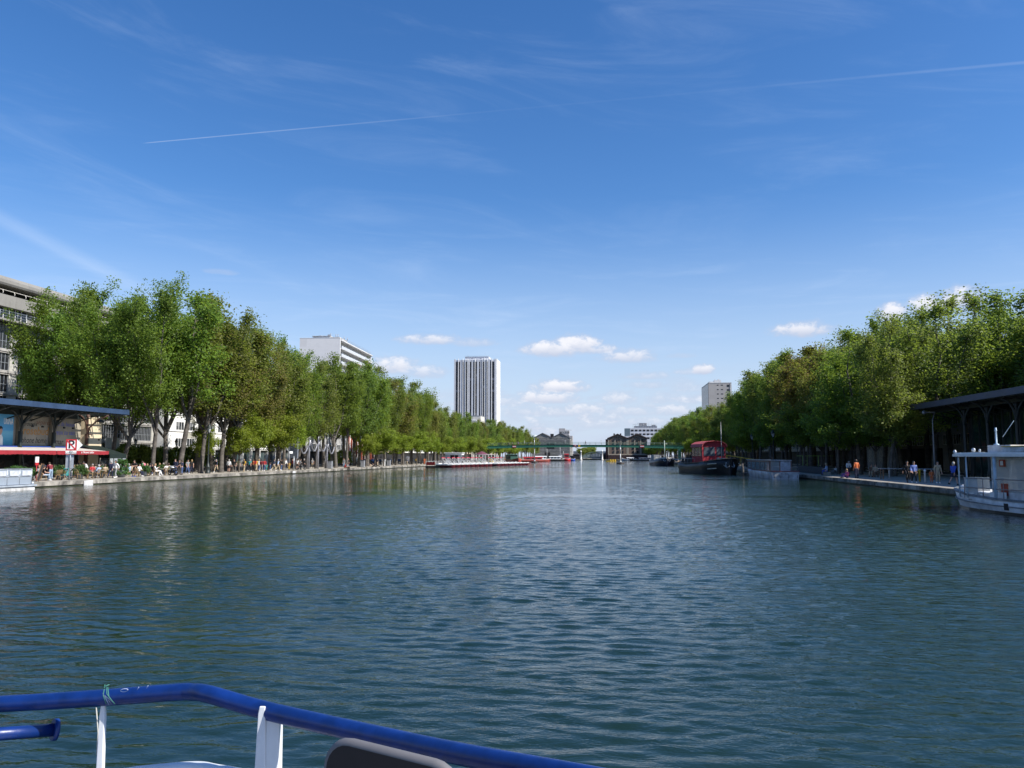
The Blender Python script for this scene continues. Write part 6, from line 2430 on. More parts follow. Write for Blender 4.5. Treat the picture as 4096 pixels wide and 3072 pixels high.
person('woman in white top between the red backpack and burgundy jumper', 1036, -50.6, 'stroll', 'white', 'denim', 0, hair='fair')
person('man in burgundy jumper and grey trousers walking away', 1046, -49.8, 'walk', 'burgundy', 'grey', 5, hair='black', shoes='white')
person('man in red shirt and jeans walking away', 1058, -49.8, 'stroll', 'red', 'denim', 0, hair='brown', shoes='white')
person('small child in teal coat beside the red shirted man', 1067, -50.4, 'stroll', 'teal', 'teal', 0, h=.62)
person('man in navy jumper and beige trousers striding right', 1096, -49.4, 'walk', 'navy', 'beige', -40, hair='black', shoes='white')
person('man in pale blue shirt and beige trousers striding right', 1112, -49.2, 'walk', 'paleblue', 'beige', -30, hair='grey', shoes='beige')
person('person in black top and blue jeans behind the pale blue shirt', 1126, -49.4, 'stroll', 'black', 'denim', -20, hair='black', shoes='white')
person('child in yellow with a red cap by the small white sign', 1157, -50.6, 'stand', 'yellow', 'yellow', 180, hat='red', h=.72)
person('person in burgundy under the trees left of the grey board', 1172, -51.4, 'stand', 'burgundy', 'black', 160)
person('woman in white top and black shorts by the pushchair', 1190, -50, 'stand', 'white', 'black', 0, 's', legs='s', hair='brown', long=True)
person('person in grey patterned top behind the pushchair', 1202, -50.4, 'bent', 'grey', 'black', -60, hair='black')
person('grey haired man in long black coat by the pushchair', 1217, -50.2, 'stand', 'black', 'black', 0, hair='grey')
person('man in grey standing under trees left of the white van', 1376, -51.2, 'stand', 'grey', 'paledenim', 180)
person('person in black standing beside the man in grey', 1394, -52.0, 'stand', 'black', 'black', 180, hair='black')
person('person in red top sitting on the quay edge', 1380, -47.35, 'edge', 'red', 'brown', -70, hair='black', z=QZ)
person('person in dark top sitting on the quay edge beside the red top', 1390, -47.3, 'edge', 'grey', 'black', -110, hair='brown', z=QZ)
person('person in beige lying back on the quay', 1490, -47.9, 'recline', 'beige', 'black', -100)
person('person in black lying with legs over the quay edge', 1503, -47.6, 'recline', 'black', 'black', -80)
person('man in dark jacket and beige trousers standing behind the lying pair', 1510, -49.4, 'stand', 'navy', 'beige', 120, hair='black')
person('person in bright red sitting among the lime trunks', 1560, -51.5, 'sit', 'red', 'black', 90)
person('person in grey sitting near the end of the left quay', 1628, -48.6, 'bent', 'grey', 'beige', -30)
person('person in a yellow vest walking under the lime trees', 1665, -50.2, 'walk', 'yellow', 'black', 0)
person('person in a long orange brown robe near the hire boats', 1698, -48.3, 'stand', 'orange', 'orange', 0)
crowd = [(277, -53.6, 'sit', 'purple', 'guest in purple seated under the awning left of the sign'), (300, -54.0, 'sit', 'white', 'guest in white seated deep under the awning right of the sign'), (318, -54.6, 'stand', 'black', 'waiter in black standing deep under the awning'),
         (372, -53.6, 'sit', 'red', 'guest in red seated under the awning behind the pale blue shirt'), (384, -54.0, 'sit', 'grey', 'guest in grey seated under the awning behind the pale blue shirt'), (405, -53.0, 'sit', 'olive', 'guest in olive seated near the end of the awning'),
         (505, -52.2, 'sit', 'navy', 'guest in navy seated just right of the tall dark bush'), (518, -51.6, 'sit', 'paleblue', 'guest in pale blue seated left of the man in black vest'), (530, -52.6, 'sit', 'beige', 'guest in beige seated behind the man in black vest'),
         (603, -51.6, 'sit', 'navy', 'guest in navy seated behind the grey shirted person'), (640, -52.6, 'sit', 'red', 'guest in red seated behind the small round table'), (655, -52.8, 'sit', 'black', 'guest in black seated behind the small round table'),
         (676, -51.8, 'sit', 'olive', 'person in olive seated behind the motorbike'), (752, -51.0, 'stroll', 'grey', 'person in grey strolling right of the dark jackets'), (768, -52.5, 'walk', 'black', 'person in black walking left of the nearest tall lamp'), (868, -52.0, 'walk', 'navy', 'person in navy walking right of the nearest tall lamp'),
         (955, -52.2, 'stroll', 'olive', 'person in olive behind the man in yellow shirt'), (1083, -51.6, 'stand', 'black', 'person in black standing under the broad lime trees'), (1142, -51.8, 'walk', 'white', 'person in white walking left of the child in yellow'), (1250, -52.0, 'walk', 'grey', 'person in grey walking behind the pipe sculpture')]
for k, (px, xw, ps, tc, lab) in enumerate(crowd):
    person(lab, px, xw, ps, tc, ('black', 'denim', 'navy', 'beige')[k % 4], (150, 200, 90, -120, 20)[k % 5], 's' if k % 3 else 'l', hair=('brown', 'black', 'fair', 'grey')[k % 4], long=k % 4 == 2, shoes='white' if k % 2 else 'black')
# on the footbridge
for k, (px, topc, lab) in enumerate(((2035, 'black', 'person in black crossing the left end of the footbridge'), (2050, 'olive', 'person in olive on the footbridge left of the barred sign'), (2069, 'navy', 'person in navy on the footbridge right of the barred sign'),
                                (2074, 'purple', 'person in purple on the footbridge beside the navy one'), (2124, 'grey', 'person in grey on the footbridge before the tall mast'), (2343, 'black', 'lone walker in black on the footbridge over the channel'), (2470, 'black', 'person in black on the footbridge before the brick warehouse'))):
    x = x_at(px, YBR)
    u = (x - (QL + QR) / 2) / ((QR - QL) / 2 + 5)
    person(lab, px, x, 'walk', topc, 'black', 90 if k % 2 else -90, z=fz(u)[1] + .7, y=YBR)
# right bank
person('person in blue sitting on a block with a straw hat', 3303, 24.2, 'sit', 'paleblue', 'blue', 60, hat='beige', hair='fair')
person('person in white crouching under the right bank trees', 3341, 28.0, 'ground', 'white', 'grey', 120)
person('child in bright pink sitting on the right quay edge', 3385, 23.2, 'ground', 'hotpink', 'purple', 110, h=.95, hair='fair')
person('woman in white shirt standing behind the pink child', 3390, 25.6, 'lean', 'white', 'navy', 180, hair='grey')
person('man in orange shirt standing on the right quay', 3424, 24.0, 'stand', 'orange', 'navy', 20, hair='brown', h=1.05)
person('person in brown seated on a deck chair under the trees', 3484, 27.0, 'sit', 'brown', 'beige', 150)
person('person in beige seated on the other deck chair', 3500, 27.0, 'sit', 'beige', 'brown', 170)
person('man in black walking beside the pale blue hoodie', 3625, 24.2, 'walk', 'black', 'black', 180, hair='black')
person('person in pale blue hoodie walking towards the camera', 3652, 24.2, 'stroll', 'hoodie', 'black', 180, hair='black', shoes='white')
person('small child in orange beside the woman in long coat', 3722, 25.9, 'stand', 'orange', 'orange', 180, h=.62)
person('woman in long pale coat with a dark scarf', 3748, 25.7, 'stand', 'beige', 'beige', 180, hair='black', long=True, shoes='white')
person('man in blue jacket and shorts walking under the canopy', 3809, 25.2, 'walk', 'blue', 'navy', -60, legs='s', hair='grey')

# ------------------------------------------------------------------ street lamps
def lamp_meshes():
    b = MB()
    b.lathe([(.34, 0), (.34, .15), (.27, .2), (.27, .75), (.32, .8), (.22, .9), (.14, 1.3), (.10, 1.5), (.085, 3.2), (.10, 3.3), (.07, 3.4), (.055, 4.95), (.12, 5.0), (.05, 5.05)], 12)
    b.tube([(-.30, 0, 4.35), (.30, 0, 4.35)], .025, 5)
    post = b.mesh('post')
    b = MB()
    b.lathe([(.10, 5.05), (.14, 5.1), (.14, 5.14)], 8, smooth=False)
    for k in range(6):
        a = 6.283 * k / 6
        b.tube([(.15 * math.cos(a), .15 * math.sin(a), 5.1), (.29 * math.cos(a), .29 * math.sin(a), 5.68)], .018, 4)
    b.lathe([(.31, 5.66), (.34, 5.72), (.30, 5.78), (.22, 5.95), (.17, 6.0), (.17, 6.08), (.10, 6.16), (.04, 6.2), (.05, 6.28), (.01, 6.36)], 10)
    frame = b.mesh('lantern')
    b = MB()
    b.lathe([(.13, 5.12), (.27, 5.66)], 6, smooth=False)
    return post, frame, b.mesh('lantern_glass')
LM = lamp_meshes()
M_LG = mat('milky lantern glass', (.45, .47, .45), .2, .1)
def lamp(label, px, xw, s=1.0, grp='old style street lamps'):
    t = thing('street_lamp', label, 'street lamp', (xw, yat(px, xw), QZ), 0, grp, (s, s, s))
    mesh_obj('post', LM[0], M_IRON, t)
    l = mesh_obj('lantern', LM[1], M_IRON, t)
    mesh_obj('lantern_glass', LM[2], M_LG, l)
lamp('nearest tall black street lamp on the left bank beside the lime tree', 833, -50.3)
lamp('short street lamp on the far pavement behind the man in black vest', 540, -61.5, .72)
lamp('short street lamp on the far pavement behind the dark jackets', 703, -61.5, .74)
lamp('tall street lamp beside the curved pipe sculpture', 1308, -50.3)
lamp('tall street lamp left of the first lime tree of the row', 1442, -50.3)
lamp('tall street lamp standing between two small lime trees', 1547, -50.3)
lamp('tall street lamp before the hire boats', 1698, -50.3)
lamp('street lamp on the right bank above the grey shuttle boat', 3095, 25.0)
lamp('street lamp on the right bank, middle one of three', 3010, 25.0)
lamp('street lamp on the right bank right of the black barge mast', 2945, 25.0)
lamp('street lamp on the right bank among pale trunks', 3190, 26.5, .72)
y = yat(3737, 32.6)
t = thing('street_light', 'slender pale modern street light at the tip of the dark canopy', 'street light', (32.6, y, QZ))
b = MB()
b.tube([(0, 0, 0), (0, 0, 3.0), (0, 0, 5.8), (.2, 0, 6.5)], [.09, .07, .05, .04], 8)
b.build('post', M_GREY, t)
b = MB()
b.box(-.9, -.12, 6.55, .25, .12, 6.68).ball((-.8, 0, 6.6), .2, 6)
b.build('lamp_head', M_GREY, t)

# ------------------------------------------------------------------ signs
y = yat(283, -48.2)
sg = thing('no_parking_sign', 'crossed P sign with white arrow on a grey post', 'sign', (-48.2, y, QZ))
# the board faces the basin and the boats coming up it
PX = 1 / (F_PX / 86.0)
ang = R(28)
def srot(o):
    o.rotation_euler = (0, 0, ang)
zb_ = zat(283, 1802, xw=-48.2) - QZ
hB = zat(283, 1757, xw=-48.2) - QZ - zb_
wB = .86
b = MB()
b.tube([(-.05, .12, 0), (-.05, .12, zb_ + hB - .1)], .07, 8)
o = b.build('post', M_GALV, sg); srot(o)
b = MB()
b.box(-wB / 2, -.03, zb_, wB / 2, .03, zb_ + hB)
o = b.build('red_border', M_RED, sg); srot(o)
b = MB()
b.box(-wB / 2 + .12, -.045, zb_ + .12, wB / 2 - .12, -.031, zb_ + hB - .12)
o = b.build('white_field', M_WHITE, sg); srot(o)
b = MB()
b.bar((-wB / 2 + .1, -.058, zb_ + hB - .12), (wB / 2 - .1, -.058, zb_ + .12), .012, .10)
o = b.build('red_bar', M_RED, sg); srot(o)
me = text_mesh('P', 1.02, bold=.02, align='CENTER')
o = mesh_obj('lettering', me, M_BLACK, sg)
Rm = Matrix.Rotation(ang, 3, 'Z')
o.location = Rm @ V(.0, -.052, zb_ + .20)
o.rotation_euler = (R(90), 0, ang)
b = MB()
b.prism([(wB / 2 + .02, zb_), (wB / 2 + .48, zb_ + hB / 2), (wB / 2 + .02, zb_ + hB)], 'y', -.03, .03)
o = b.build('arrow', M_WHITE, sg); srot(o)
b = MB()
b.box(-wB / 2, -.03, zb_ - .31, wB / 2, .03, zb_ - .03)
o = b.build('lower_plate', M_WHITE, sg); srot(o)
for tx, dz in (('SAUF', .18), ('AUTORISATION', .07)):
    me = text_mesh(tx, .125, align='CENTER', bold=.004)
    o2 = mesh_obj('lettering', me, M_BLACK, sg)
    o2.location = Rm @ V(0, -.036, zb_ - .31 + dz - .03)
    o2.rotation_euler = (R(90), 0, ang)
b = MB()
b.box(-.42, .20, zb_ - 1.6, .22, .24, zb_ - .38)
o = b.build('back_plate', M_GALV, sg); srot(o)
b = MB()
b.box(0, 0, 0, .03, 1.25, .42)
t = thing('mooring_notice', 'small white notice fixed to the quay edge below the terrace', 'sign', (QL + .06, yat(338, QL), .0))
b.build('board', M_WHITED, t)
t = thing('mooring_notice', 'tiny white notice on the quay edge before the pushchair', 'sign', (QL + .06, yat(1170, QL), .1))
b = MB()
b.box(0, 0, 0, .03, 1.1, .3)
b.build('board', M_WHITED, t)
y = yat(1157, -48.4)
t = thing('information_sign', 'small white sign on a thin pole by the child in yellow', 'sign', (-48.4, y, QZ))
b = MB()
b.cyl(0, 0, 0, 2.9, .04, None, 6)
b.build('post', M_GREY, t)
b = MB()
b.box(.04, -.1, 2.55, .08, 1.1, 2.9)
b.build('board', M_WHITE, t)
y = yat(1176, -48.3)
t = thing('display_board', 'large dark grey display board seen from behind on a pale pole', 'sign', (-48.3, y, QZ), R(25))
b = MB()
b.cyl(0, 0, 0, 2.2, .07, None, 8)
b.build('post', M_GALV, t)
b = MB()
b.box(-.75, -.05, 1.9, .5, .05, 4.0)
b.build('board', mat('dark grey panel', (.045, .05, .06), .35, .2), t)
b = MB()
b.box(-.82, -.07, 1.85, -.75, .07, 4.05).box(.5, -.07, 1.85, .57, .07, 4.05).box(-.75, -.06, 4.0, .5, .06, 4.06)
b.build('frame', M_GALV, t)

# ------------------------------------------------------------------ curved pipe sculpture
y0 = yat(1265, -50.6)
t = thing('pipe_sculpture', 'sculpture of looping grey steel pipes on slanting legs', 'sculpture', (-50.6, y0, QZ))
legs = [(-6.2, -5.0), (-3.4, -2.2), (.2, -1.0), (3.0, 1.8), (4.4, 5.6)]
tops = [-5.4, -2.3, .3, 3.0]
H0 = 5.0
for k in range(4):
    b = MB()
    c = tops[k] * 1.6
    hh = H0 + (.5 if k in (1, 2) else 0)
    pts = [(.5, c - .9, 0), (.35, c - .45, hh * .5), (.2, c - .25, hh - .6)]
    pts += [(.2, c - .28 * math.cos(a), hh - .45 + .45 * math.sin(a)) for a in [math.pi * j / 6 for j in range(7)]]
    nxt = tops[k + 1] * 1.6 if k < 3 else c + 4.2
    for j in range(1, 10):
        q = j / 10
        pts.append((.2, c + .28 + (nxt - c - .56) * q, hh - .5 - 1.9 * math.sin(math.pi * q) ** .9 + (H0 - hh) * q * .3))
    b.tube(pts, .13, 8)
    b.build('pipe', mat('brushed pipes', (.28, .28, .31), .4, .15, metal=.4), t)
    b = MB()
    b.tube([(.2, c + .28, hh - .6), (-.4, c + .8, hh * .4), (-.6, c + 1.1, 0)], .13, 8)
    b.build('leg', mat('brushed pipes', (.28, .28, .31), .4), t)

# ------------------------------------------------------------------ terrace furniture
def chair_meshes():
    b = MB()
    b.lathe([(.21, .44), (.23, .46), (.21, .48)], 10)
    seat = b.mesh('seat')
    leg = []
    for sx, sy in ((-1, -1), (1, -1), (1, 1), (-1, 1)):
        b = MB()
        b.tube([(sx * .16, sy * .16, .45), (sx * .21, sy * .21, 0)], .018, 5)
        leg.append(b.mesh('leg'))
    b = MB()
    b.tube([(-.21, -.05, .46), (-.22, -.2, .75), (-.14, -.26, .90), (.14, -.26, .90), (.22, -.2, .75), (.21, -.05, .46)], .02, 6)
    for k in range(5):
        x = -.12 + k * .06
        b.tube([(x, -.2, .47), (x, -.25, .89)], .010, 4)
    for k in range(3):
        b.tube([(-.2, -.21, .56 + k * .1), (.2, -.21, .56 + k * .1)], .010, 4)
    return seat, leg, b.mesh('backrest')
CH = chair_meshes()
def chair(label, px, xw, face):
    t = thing('rattan_chair', label, 'chair', (xw, yat(px, xw), QZ), R(face), 'rattan terrace chairs')
    mesh_obj('seat', CH[0], M_RATTAN, t)
    for l in CH[1]:
        mesh_obj('leg', l, M_RATTAN, t)
    mesh_obj('backrest', CH[2], M_RATTAN, t)
for px, xw, f, lab in ((178, -49.75, -40, 'rattan chair under the man in black vest and cap'), (233, -49.4, 60, 'empty rattan chair right of the burgundy shirted man'), (240, -50.6, 100, 'empty rattan chair beside the left boxwood planter'), (258, -49.4, 10, 'rattan chair behind the pushchair'),
                       (344, -49.6, 40, 'rattan chair right of the boxwood planter'), (366, -49.6, -60, 'rattan chair left of the pale blue shirt'), (394, -49.75, 80, 'rattan chair under the man in pale blue shirt'), (423, -50.25, 30, 'rattan chair under the man in grey beige'),
                       (431, -49.3, 150, 'empty rattan chair behind the bald man'), (313, -49.5, 0, 'rattan chair right of the bicycle'), (548, -49.6, 30, 'empty rattan chair by the man in black vest'), (560, -49.75, -100, 'rattan chair under the person in white and black'), (591, -49.75, 180, 'rattan chair under the grey shirted person'),
                       (627, -49.75, -60, 'rattan chair under the woman in white'), (664, -49.75, 70, 'rattan chair under the man in white shirt and jeans'), (510, -50.4, 20, 'empty rattan chair behind the right boxwood bush')):
    chair(lab, px, xw, f)
def table(label, px, xw):
    t = thing('bistro_table', label, 'table', (xw, yat(px, xw), QZ), 0, 'round terrace tables')
    b = MB()
    b.lathe([(.34, .72), (.36, .735), (.34, .75)], 14)
    b.build('tabletop', mat('marble top', (.35, .34, .32), .3), t)
    b = MB()
    b.cyl(0, 0, .03, .72, .03, None, 6).lathe([(.24, 0), (.2, .03), (.03, .06)], 10)
    b.build('pedestal', M_BLACK, t)
for px, xw, lab in ((196, -50.3, 'round table between the black vest and burgundy shirt'), (356, -50.2, 'round table before the leaning waiter'), (408, -50.3, 'round table between the pale blue and grey beige men'), (576, -50.4, 'round table between the seated guests near the planter'), (645, -49.9, 'small round table between two guests in white')):
    table(lab, px, xw)
# chalkboard
t = thing('chalkboard', 'leaning A-frame chalkboard with a wooden frame at the terrace corner', 'sign', (-48.6, yat(155, -48.6), QZ), R(-65))
b = MB()
b.prism([(-.36, .05), (.36, .05), (.36, 1.5), (-.36, 1.5)], 'y', -.02, .02)
o = b.build('board', mat('chalk black', (.03, .035, .04), .8, .3, 4), t)
o.rotation_euler = (R(-12), R(-4), 0)
b = MB()
for x in (-.38, .38):
    b.bar((x, 0, 0), (x, 0, 1.55), .06)
b.bar((-.4, 0, 1.52), (.4, 0, 1.52), .06).bar((-.4, 0, .08), (.4, 0, .08), .06)
o = b.build('frame', M_WOOD, t)
o.rotation_euler = (R(-12), R(-4), 0)
b = MB()
for k in range(9):
    b.box(-.27, -.03, 1.3 - k * .13, -.27 + .3 + .22 * ((k * 7) % 3) / 2, -.022, 1.335 - k * .13)
o = b.build('chalk_writing', mat('chalk blue', (.22, .32, .42), .9), t)
o.rotation_euler = (R(-12), R(-4), 0)
t = thing('menu_sign', 'white menu card on a red stand behind the chalkboard', 'sign', (-50.2, yat(149, -50.2), QZ))
b = MB()
b.box(-.03, -.2, 1.6, .03, .2, 2.1)
b.build('card', M_WHITE, t)
b = MB()
b.box(-.03, -.2, 1.35, .03, .2, 1.59).cyl(0, 0, 0, 1.35, .03, None, 6)
b.build('stand', M_RED, t)
# planters with box bushes
rngb = random.Random(3)
def bush_mesh(seed, w=1.0, h=.55, n=120):
    r = random.Random(seed)
    cen, rad = [], []
    for k in range(n):
        a, q, z = r.uniform(0, 6.28), r.uniform(0, 1) ** .5, r.uniform(0, 1)
        s = (1 - .45 * z * z)
        cen.append((math.cos(a) * q * w * .5 * s, math.sin(a) * q * w * .5 * s, z * h))
        rad.append(.07)
    return leaf_mesh('foliage', cen, rad, 22, .10, seed, 1.0)
BUSH = [bush_mesh(1, 1.25, .6), bush_mesh(2, 1.5, .75), bush_mesh(4, 1.2, 1.1)]
def planter(label, px, xw, k, s=1.0, zoff=.5):
    t = thing('planter', label, 'planter', (xw, yat(px, xw), QZ), rngb.uniform(0, 6), 'boxwood planters', (s, s, s))
    b = MB()
    b.lathe([(.24, 0), (.34, .5), (.36, .55), (.3, .55)], 10)
    b.build('pot', mat('zinc pot', (.16, .18, .20), .5), t)
    o = mesh_obj('bush', BUSH[k], LEAF_BOX, t, (0, 0, zoff))
    return t
planter('boxwood planter left of the sign post', 240, -51.0, 1)
planter('boxwood planter right of the bicycle', 322, -49.8, 1)
planter('tall dark green bush at the right end of the terrace', 488, -49.6, 2, 1.3, .25)
planter('small box bush behind the glass screens, left one', 40, -49, 0)
planter('small box bush behind the glass screens, middle one', 72, -49, 0, 1.15)
planter('small box bush behind the glass screens, right one', 122, -49.6, 0)
planter('box bush between the terrace tables', 412, -52.0, 0)
planter('leafy pot behind the person in green cap', 580, -49.9, 0)
planter('leafy pot behind the small round table', 650, -52.0, 0)

# hedge of dark shrubs along the street edge
k = 0
for px in list(range(470, 760, 34)) + [790, 830, 905, 1330, 1365, 1390]:
    xw = -60.5 - (k % 3) * .5
    t = thing('shrub', 'dark rounded shrub of the street side row, %s from the tent' % ORD[k], 'shrub', (xw, yat(px, xw), QZ), k, 'dark street side shrubs')
    s = rngb.uniform(1.7, 2.3)
    mesh_obj('foliage', BUSH[2], LEAF_D, t).scale = (s, s, s * 1.1)
    b = MB()
    for q in range(3):
        b.tube([(0, 0, 0), (math.cos(q * 2.1) * .35, math.sin(q * 2.1) * .35, 1.2)], .04, 5)
    b.build('stem', M_BARKD, t)
    for o in t.children:
        if o.name.startswith('foliage'): o.location.z = .75
    k += 1

# ------------------------------------------------------------------ wheels: bicycle, motorbike, pushchairs
def ring(b, c, r, th, axis='x', n=16):
    pts = [(c[0], c[1] + r * math.cos(6.2832 * k / n), c[2] + r * math.sin(6.2832 * k / n)) for k in range(n + 1)]
    b.tube(pts, th, 5, caps=False)
t = thing('bicycle', 'white and dark bicycle leaning by the parking sign post', 'bicycle', (-49.2, yat(291, -49.2), QZ), R(35))
for yy in (-.52, .52):
    b = MB()
    ring(b, (0, yy, .34), .32, .022)
    for q in range(6):
        b.tube([(0, yy, .34), (0, yy + .31 * math.cos(q), .34 + .31 * math.sin(q))], .005, 3)
    b.build('wheel', M_BLACK, t)
b = MB()
b.tube([(0, -.52, .34), (0, -.12, .32), (0, .42, .78), (0, .52, .34)], .022, 6).tube([(0, -.12, .32), (0, -.22, .82), (0, .42, .80)], .022, 6).tube([(0, -.52, .34), (0, -.2, .78)], .018, 5)
b.build('frame', M_WHITE, t)
b = MB()
b.tube([(-.28, .36, 1.0), (0, .44, .98), (.28, .36, 1.0)], .018, 5).tube([(0, .44, .98), (0, .42, .78)], .018, 5)
b.build('handlebar', M_BLACK, t)
b = MB()
b.ball((0, -.24, .9), .12, 6, (.7, 1.2, .35))
b.build('saddle', M_BLACK, t)
t = thing('motorbike', 'white and black motorbike parked in front of the dark jackets', 'motorbike', (-49.0, yat(694, -49.0), QZ), R(60))
for yy in (-.65, .68):
    b = MB()
    ring(b, (0, yy, .32), .27, .07)
    b.lathe([(.2, -.02), (.2, .02)], 12)
    b.v = b.v
    b.build('wheel', M_BLACK, t)
b = MB()
b.loft([[(x * w, y, z + dz * q) for x, q in ((-1, 0), (1, 0), (1, 1), (-1, 1))] for y, w, z, dz in ((-.9, .06, .82, .06), (-.4, .13, .72, .12), (.0, .12, .66, .14), (.3, .09, .74, .10))], smooth=False)
b.box(-.11, -.16, .26, .11, .22, .55)
b.build('engine_body', M_BLACK, t)
b = MB()
b.ball((0, .12, .88), .2, 7, (.75, 1.3, .6)).ball((0, .68, .62), .15, 6, (.6, 1.4, .35))
b.build('tank', M_WHITE, t)
b = MB()
b.tube([(0, .68, .32), (0, .42, .95), (0, .38, 1.05)], .035, 6).tube([(-.35, .3, 1.08), (0, .4, 1.04), (.35, .3, 1.08)], .02, 5)
b.build('fork', M_GALV, t)
b = MB()
b.ball((0, .55, .9), .1, 6)
b.build('headlight', M_GALV, t)
def pushchair(label, px, xw, clothn, face):
    t = thing('pushchair', label, 'pushchair', (xw, yat(px, xw), QZ), R(face))
    for x, y in ((-.25, -.3), (.25, -.3), (-.2, .35), (.2, .35)):
        b = MB()
        ring(b, (x, y, .12), .10, .025, n=10)
        b.build('wheel', M_BLACK, t)
    b = MB()
    for x in (-.25, .25):
        b.tube([(x, .35, .12), (x, -.1, .55), (x, -.5, 1.02)], .018, 5).tube([(x, -.3, .12), (x, .05, .5)], .018, 5)
    b.tube([(-.25, -.5, 1.02), (.25, -.5, 1.02)], .02, 5)
    b.build('frame', M_GREY, t)
    b = MB()
    b.prism([(-.3, .4), (.35, .38), (.38, .5), (-.05, .58), (-.28, .98), (-.4, .95)], 'x', -.23, .23)
    b.prism([(-.36, .95), (-.1, 1.12), (.18, 1.0), (.12, .96), (-.1, 1.04), (-.32, .9)], 'x', -.25, .25)
    b.build('seat', cl_(clothn), t)
pushchair('teal pushchair beside the parking sign post', 266, -49.3, 'teal', 120)
pushchair('black pushchair by the man in long black coat', 1212, -48.9, 'black', -60)

# ------------------------------------------------------------------ bins, bollards, benches
for k, (px, xw, lab) in enumerate(((1322, -48.4, 'grey waste bin beside the pipe sculpture'), (1452, -48.5, 'grey waste bin right of the white van'), (1556, -48.7, 'grey waste bin under the lime trees'), (1535, -49.8, 'pale waste box left of the bin under the lime trees'))):
    t = thing('waste_bin', lab, 'bin', (xw, yat(px, xw), QZ), 0, 'waste bins')
    b = MB()
    b.box(-.35, -.35, 0, .35, .35, 1.35)
    b.build('box', M_GREY if k < 3 else M_WHITED, t, bevel=.04)
    b = MB()
    b.box(-.4, -.4, 1.35, .4, .4, 1.45)
    b.build('lid', M_DARK if k < 3 else M_WHITED, t)
for px, xw, m, lab in ((3554, 26.0, M_WHITED, 'pale bollard left of the wooden table'), (3675, 25.6, M_YELLOW, 'yellow bollard right of the pale blue hoodie'), (3696, 25.6, M_WHITE, 'white bollard beside the yellow one')):
    t = thing('bollard', lab, 'bollard', (xw, yat(px, xw), QZ), 0, 'bollards of the right quay')
    b = MB()
    b.lathe([(.08, 0), (.08, .9), (.1, .92), (.1, 1.0), (.05, 1.06)], 10)
    b.build('post', m, t)
    b = MB()
    b.lathe([(.16, 0), (.16, .04)], 10)
    b.build('base_plate', M_GREY, t)
for px, xw, lab in ((3578, 26.6, 'long table with brown legs under the right bank trees'), (3682, 28.2, 'table behind the bollards on the right quay')):
    t = thing('table', lab, 'table', (xw, yat(px, xw), QZ), R(90))
    b = MB()
    b.box(-.45, -1.4, .95, .45, 1.4, 1.02)
    b.build('tabletop', M_GREY, t)
    for sx, sy in ((-.35, -1.2), (.35, -1.2), (-.35, 1.2), (.35, 1.2)):
        b = MB()
        b.bar((sx, sy, 0), (sx, sy, .95), .08)
        b.build('leg', M_WOOD, t)
for px, xw, lab in ((3484, 27.0, 'deck chair under the person in brown'), (3500, 27.0, 'deck chair under the person in beige')):
    t = thing('deck_chair', lab, 'chair', (xw, yat(px, xw) + .05, QZ), R(160), 'wooden deck chairs')
    b = MB()
    b.box(-.28, -.25, .40, .28, .3, .45)
    b.build('seat', M_WOOD, t)
    b = MB()
    b.prism([(-.25, .45), (-.29, .45), (-.42, 1.0), (-.38, 1.0)], 'x', -.28, .28)
    b.build('backrest', M_WOOD, t)
    for sx, sy in ((-.24, -.22), (.24, -.22), (-.24, .27), (.24, .27)):
        b = MB()
        b.bar((sx, sy, 0), (sx, sy, .40), .05)
        b.build('leg', M_WOOD, t)
b = MB()
b.box(25.0, yat(3300, 25.2) + .6, QZ, 25.6, yat(3195, 25.2), QZ + .85)
tag(b.build('low_wall', mat('dark low wall', (.05, .045, .045), .8, .2)), 'dark low wall on the right quay behind the seated person in blue', 'wall')
t = thing('stone_block', 'low stone block used as a seat by the person in blue', 'block', (24.2, yat(3303, 24.2) - .02, QZ))
b = MB()
b.box(-.4, -.35, 0, .4, .2, .40)
b.build('block', M_STONE, t, bevel=.03)
t = thing('metal_frame', 'lime green tubular metal frame under the right bank trees', 'frame', (28.2, yat(3255, 28.2), QZ), R(90))
b = MB()
for x in (-1.9, -.6, .9, 1.5):
    b.tube([(0, x, 0), (0, x, 2.2)], .04, 5)
for z in (2.2,):
    b.tube([(0, -2.6, z), (0, 2.3, z)], .04, 5)
for z in (.5, 1.0, 1.5):
    b.tube([(0, .9, z), (0, 1.5, z)], .03, 5)
b.build('tubes', mat('lime paint', (.25, .42, .10), .5), t)
# right bank pale facade strip with posters
t = thing('shopfront', 'pale grey hoarding with posters behind the right bank trunks', 'shopfront', (44.0, yat(3585, 44.0), QZ))
b = MB()
b.box(0, 0, 0, .3, 14, 3.6)
b.build('board', mat('pale hoarding', (.42, .43, .46), .7, .2), t)
for k in range(5):
    b = MB()
    b.box(-.03, 1 + k * 2.6, 1.2, -.001, 2.8 + k * 2.6, 3.2)
    b.build('poster', mat('poster paper', (.6, .6, .58), .7, .3), t)

